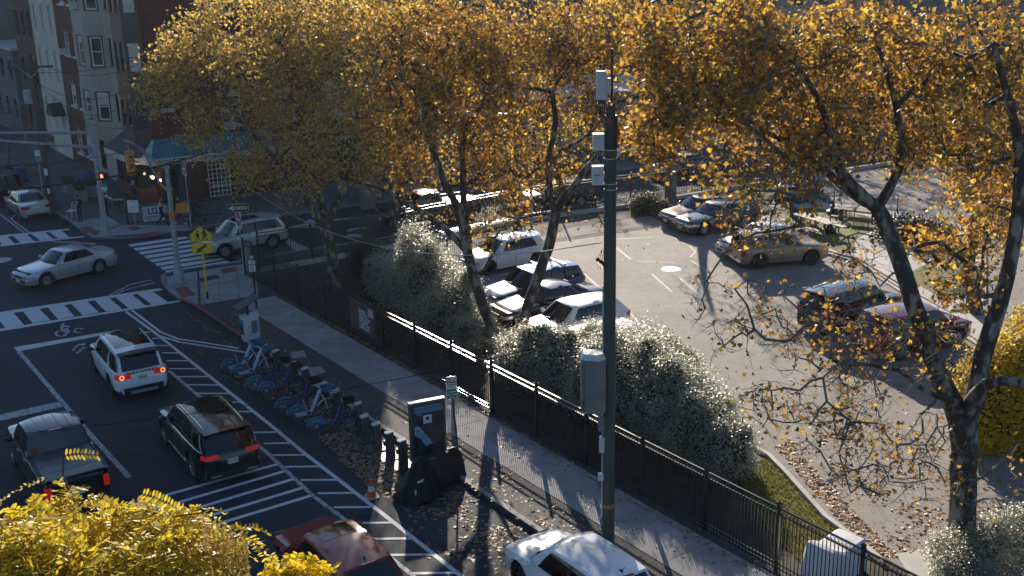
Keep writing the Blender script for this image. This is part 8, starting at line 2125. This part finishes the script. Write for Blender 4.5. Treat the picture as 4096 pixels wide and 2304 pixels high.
litter('fallen_leaves', 'scattered fallen leaves on the footway and along the iron fence', [([(505, 775), (650, 790), (1150, 1200), (1120, 1195), (620, 860)], KB, 520, .2), ([(1150, 1205), (1340, 1330), (1560, 1449), (1700, 1449), (1290, 1185), (1050, 1040), (1000, 1060)], KB, 640, .3), ([(650, 790), (760, 775), (1890, 1432), (1720, 1449)], KB + .015, 260, .2), ([(756, 772), (790, 785), (1920, 1440), (1860, 1430)], KB + .01, 900, 0), ([(700, 690), (1000, 640), (1230, 870), (1400, 990), (1000, 900)], KB, 700, .2)], .12)
litter('fallen_leaves', 'rust brown fallen leaves along the car park kerb at the lower right', [([(1945, 1125), (1975, 1150), (2130, 1330), (2200, 1400), (2260, 1400), (2180, 1320), (2010, 1140), (1990, 1110)], KB + .01, 1500, 0), ([(2240, 1280), (2400, 1240), (2576, 1280), (2576, 1400), (2360, 1380), (2230, 1400)], KB + .01, 800, .3), ([(1960, 1100), (2400, 1050), (2576, 1160), (2400, 1330), (2240, 1380)], KB + .01, 700, .4), ([(1900, 950), (2300, 950), (2400, 1100), (2000, 1120)], KB + .01, 160, .2), ([(1450, 620), (1800, 600), (2000, 900), (1700, 900)], KB + .01, 120, .2), ([(1240, 880), (1290, 850), (1330, 920), (1300, 940)], KB + .01, 200, 0)], .13)
# ---------------- grass blades on the sunlit verge and lawn
def blades(name, label, polys, h, cols):
    V = []
    for q, z, n in polys:
        W = [at(x, y, z) for x, y in q]; xs = [w.x for w in W]; ys = [w.y for w in W]; k = 0
        while k < n:
            x, y = rng.uniform(min(xs), max(xs)), rng.uniform(min(ys), max(ys)); ins = False; j = len(W) - 1
            for i in range(len(W)):
                if (W[i].y > y) != (W[j].y > y) and x < (W[j].x - W[i].x) * (y - W[i].y) / (W[j].y - W[i].y) + W[i].x: ins = not ins
                j = i
            k += .15
            if not ins: continue
            k += .85; a = rng.uniform(0, 6.28); w = .012; hh = h * rng.uniform(.5, 1.4); dx, dy = rng.normal(0, .03, 2)
            V += [(x - w * math.cos(a), y - w * math.sin(a), z), (x + w * math.cos(a), y + w * math.sin(a), z), (x + dx, y + dy, z + hh)]
    o = bpy.data.objects.new(name, fastmesh(name, np.array(V), 3, leafmat(name, cols, trans=.4))); COL.objects.link(o); o['kind'] = 'stuff'; o['label'] = label; o['category'] = 'grass'
blades('grass', 'yellow green grass of the sunlit verge and the picnic lawn', [(grass_strip, KB + .008, 9000), ([(1918, 537), (1965, 524), (2110, 533), (2215, 556), (2224, 575), (2180, 590), (2152, 606), (2147, 628), (2154, 640), (2110, 640), (2055, 612), (1985, 580)], .115, 9000), ([(2290, 690), (2360, 655), (2450, 660), (2470, 740), (2385, 765), (2300, 715)], .115, 3000)], .07, [(.10, .13, .02), (.18, .18, .03), (.24, .20, .05), (.12, .12, .025)])
# ================================================================== thin backlit haze over the whole place
hm = bpy.data.materials.new('haze'); hm.use_nodes = True
hn = hm.node_tree.nodes
for n in list(hn):
    if n.type == 'BSDF_PRINCIPLED': hn.remove(n)
pv = hn.new('ShaderNodeVolumePrincipled')
pv.inputs['Color'].default_value = (.80, .88, 1.0, 1); pv.inputs['Density'].default_value = .00013; pv.inputs['Anisotropy'].default_value = .55
hm.node_tree.links.new(pv.outputs[0], hn['Material Output'].inputs['Volume'])
m = MB(); m.box((0, 150, 19.2), (906, 906, 42))
hz = m.obj('haze', hm); hz['kind'] = 'stuff'
finish_texts()
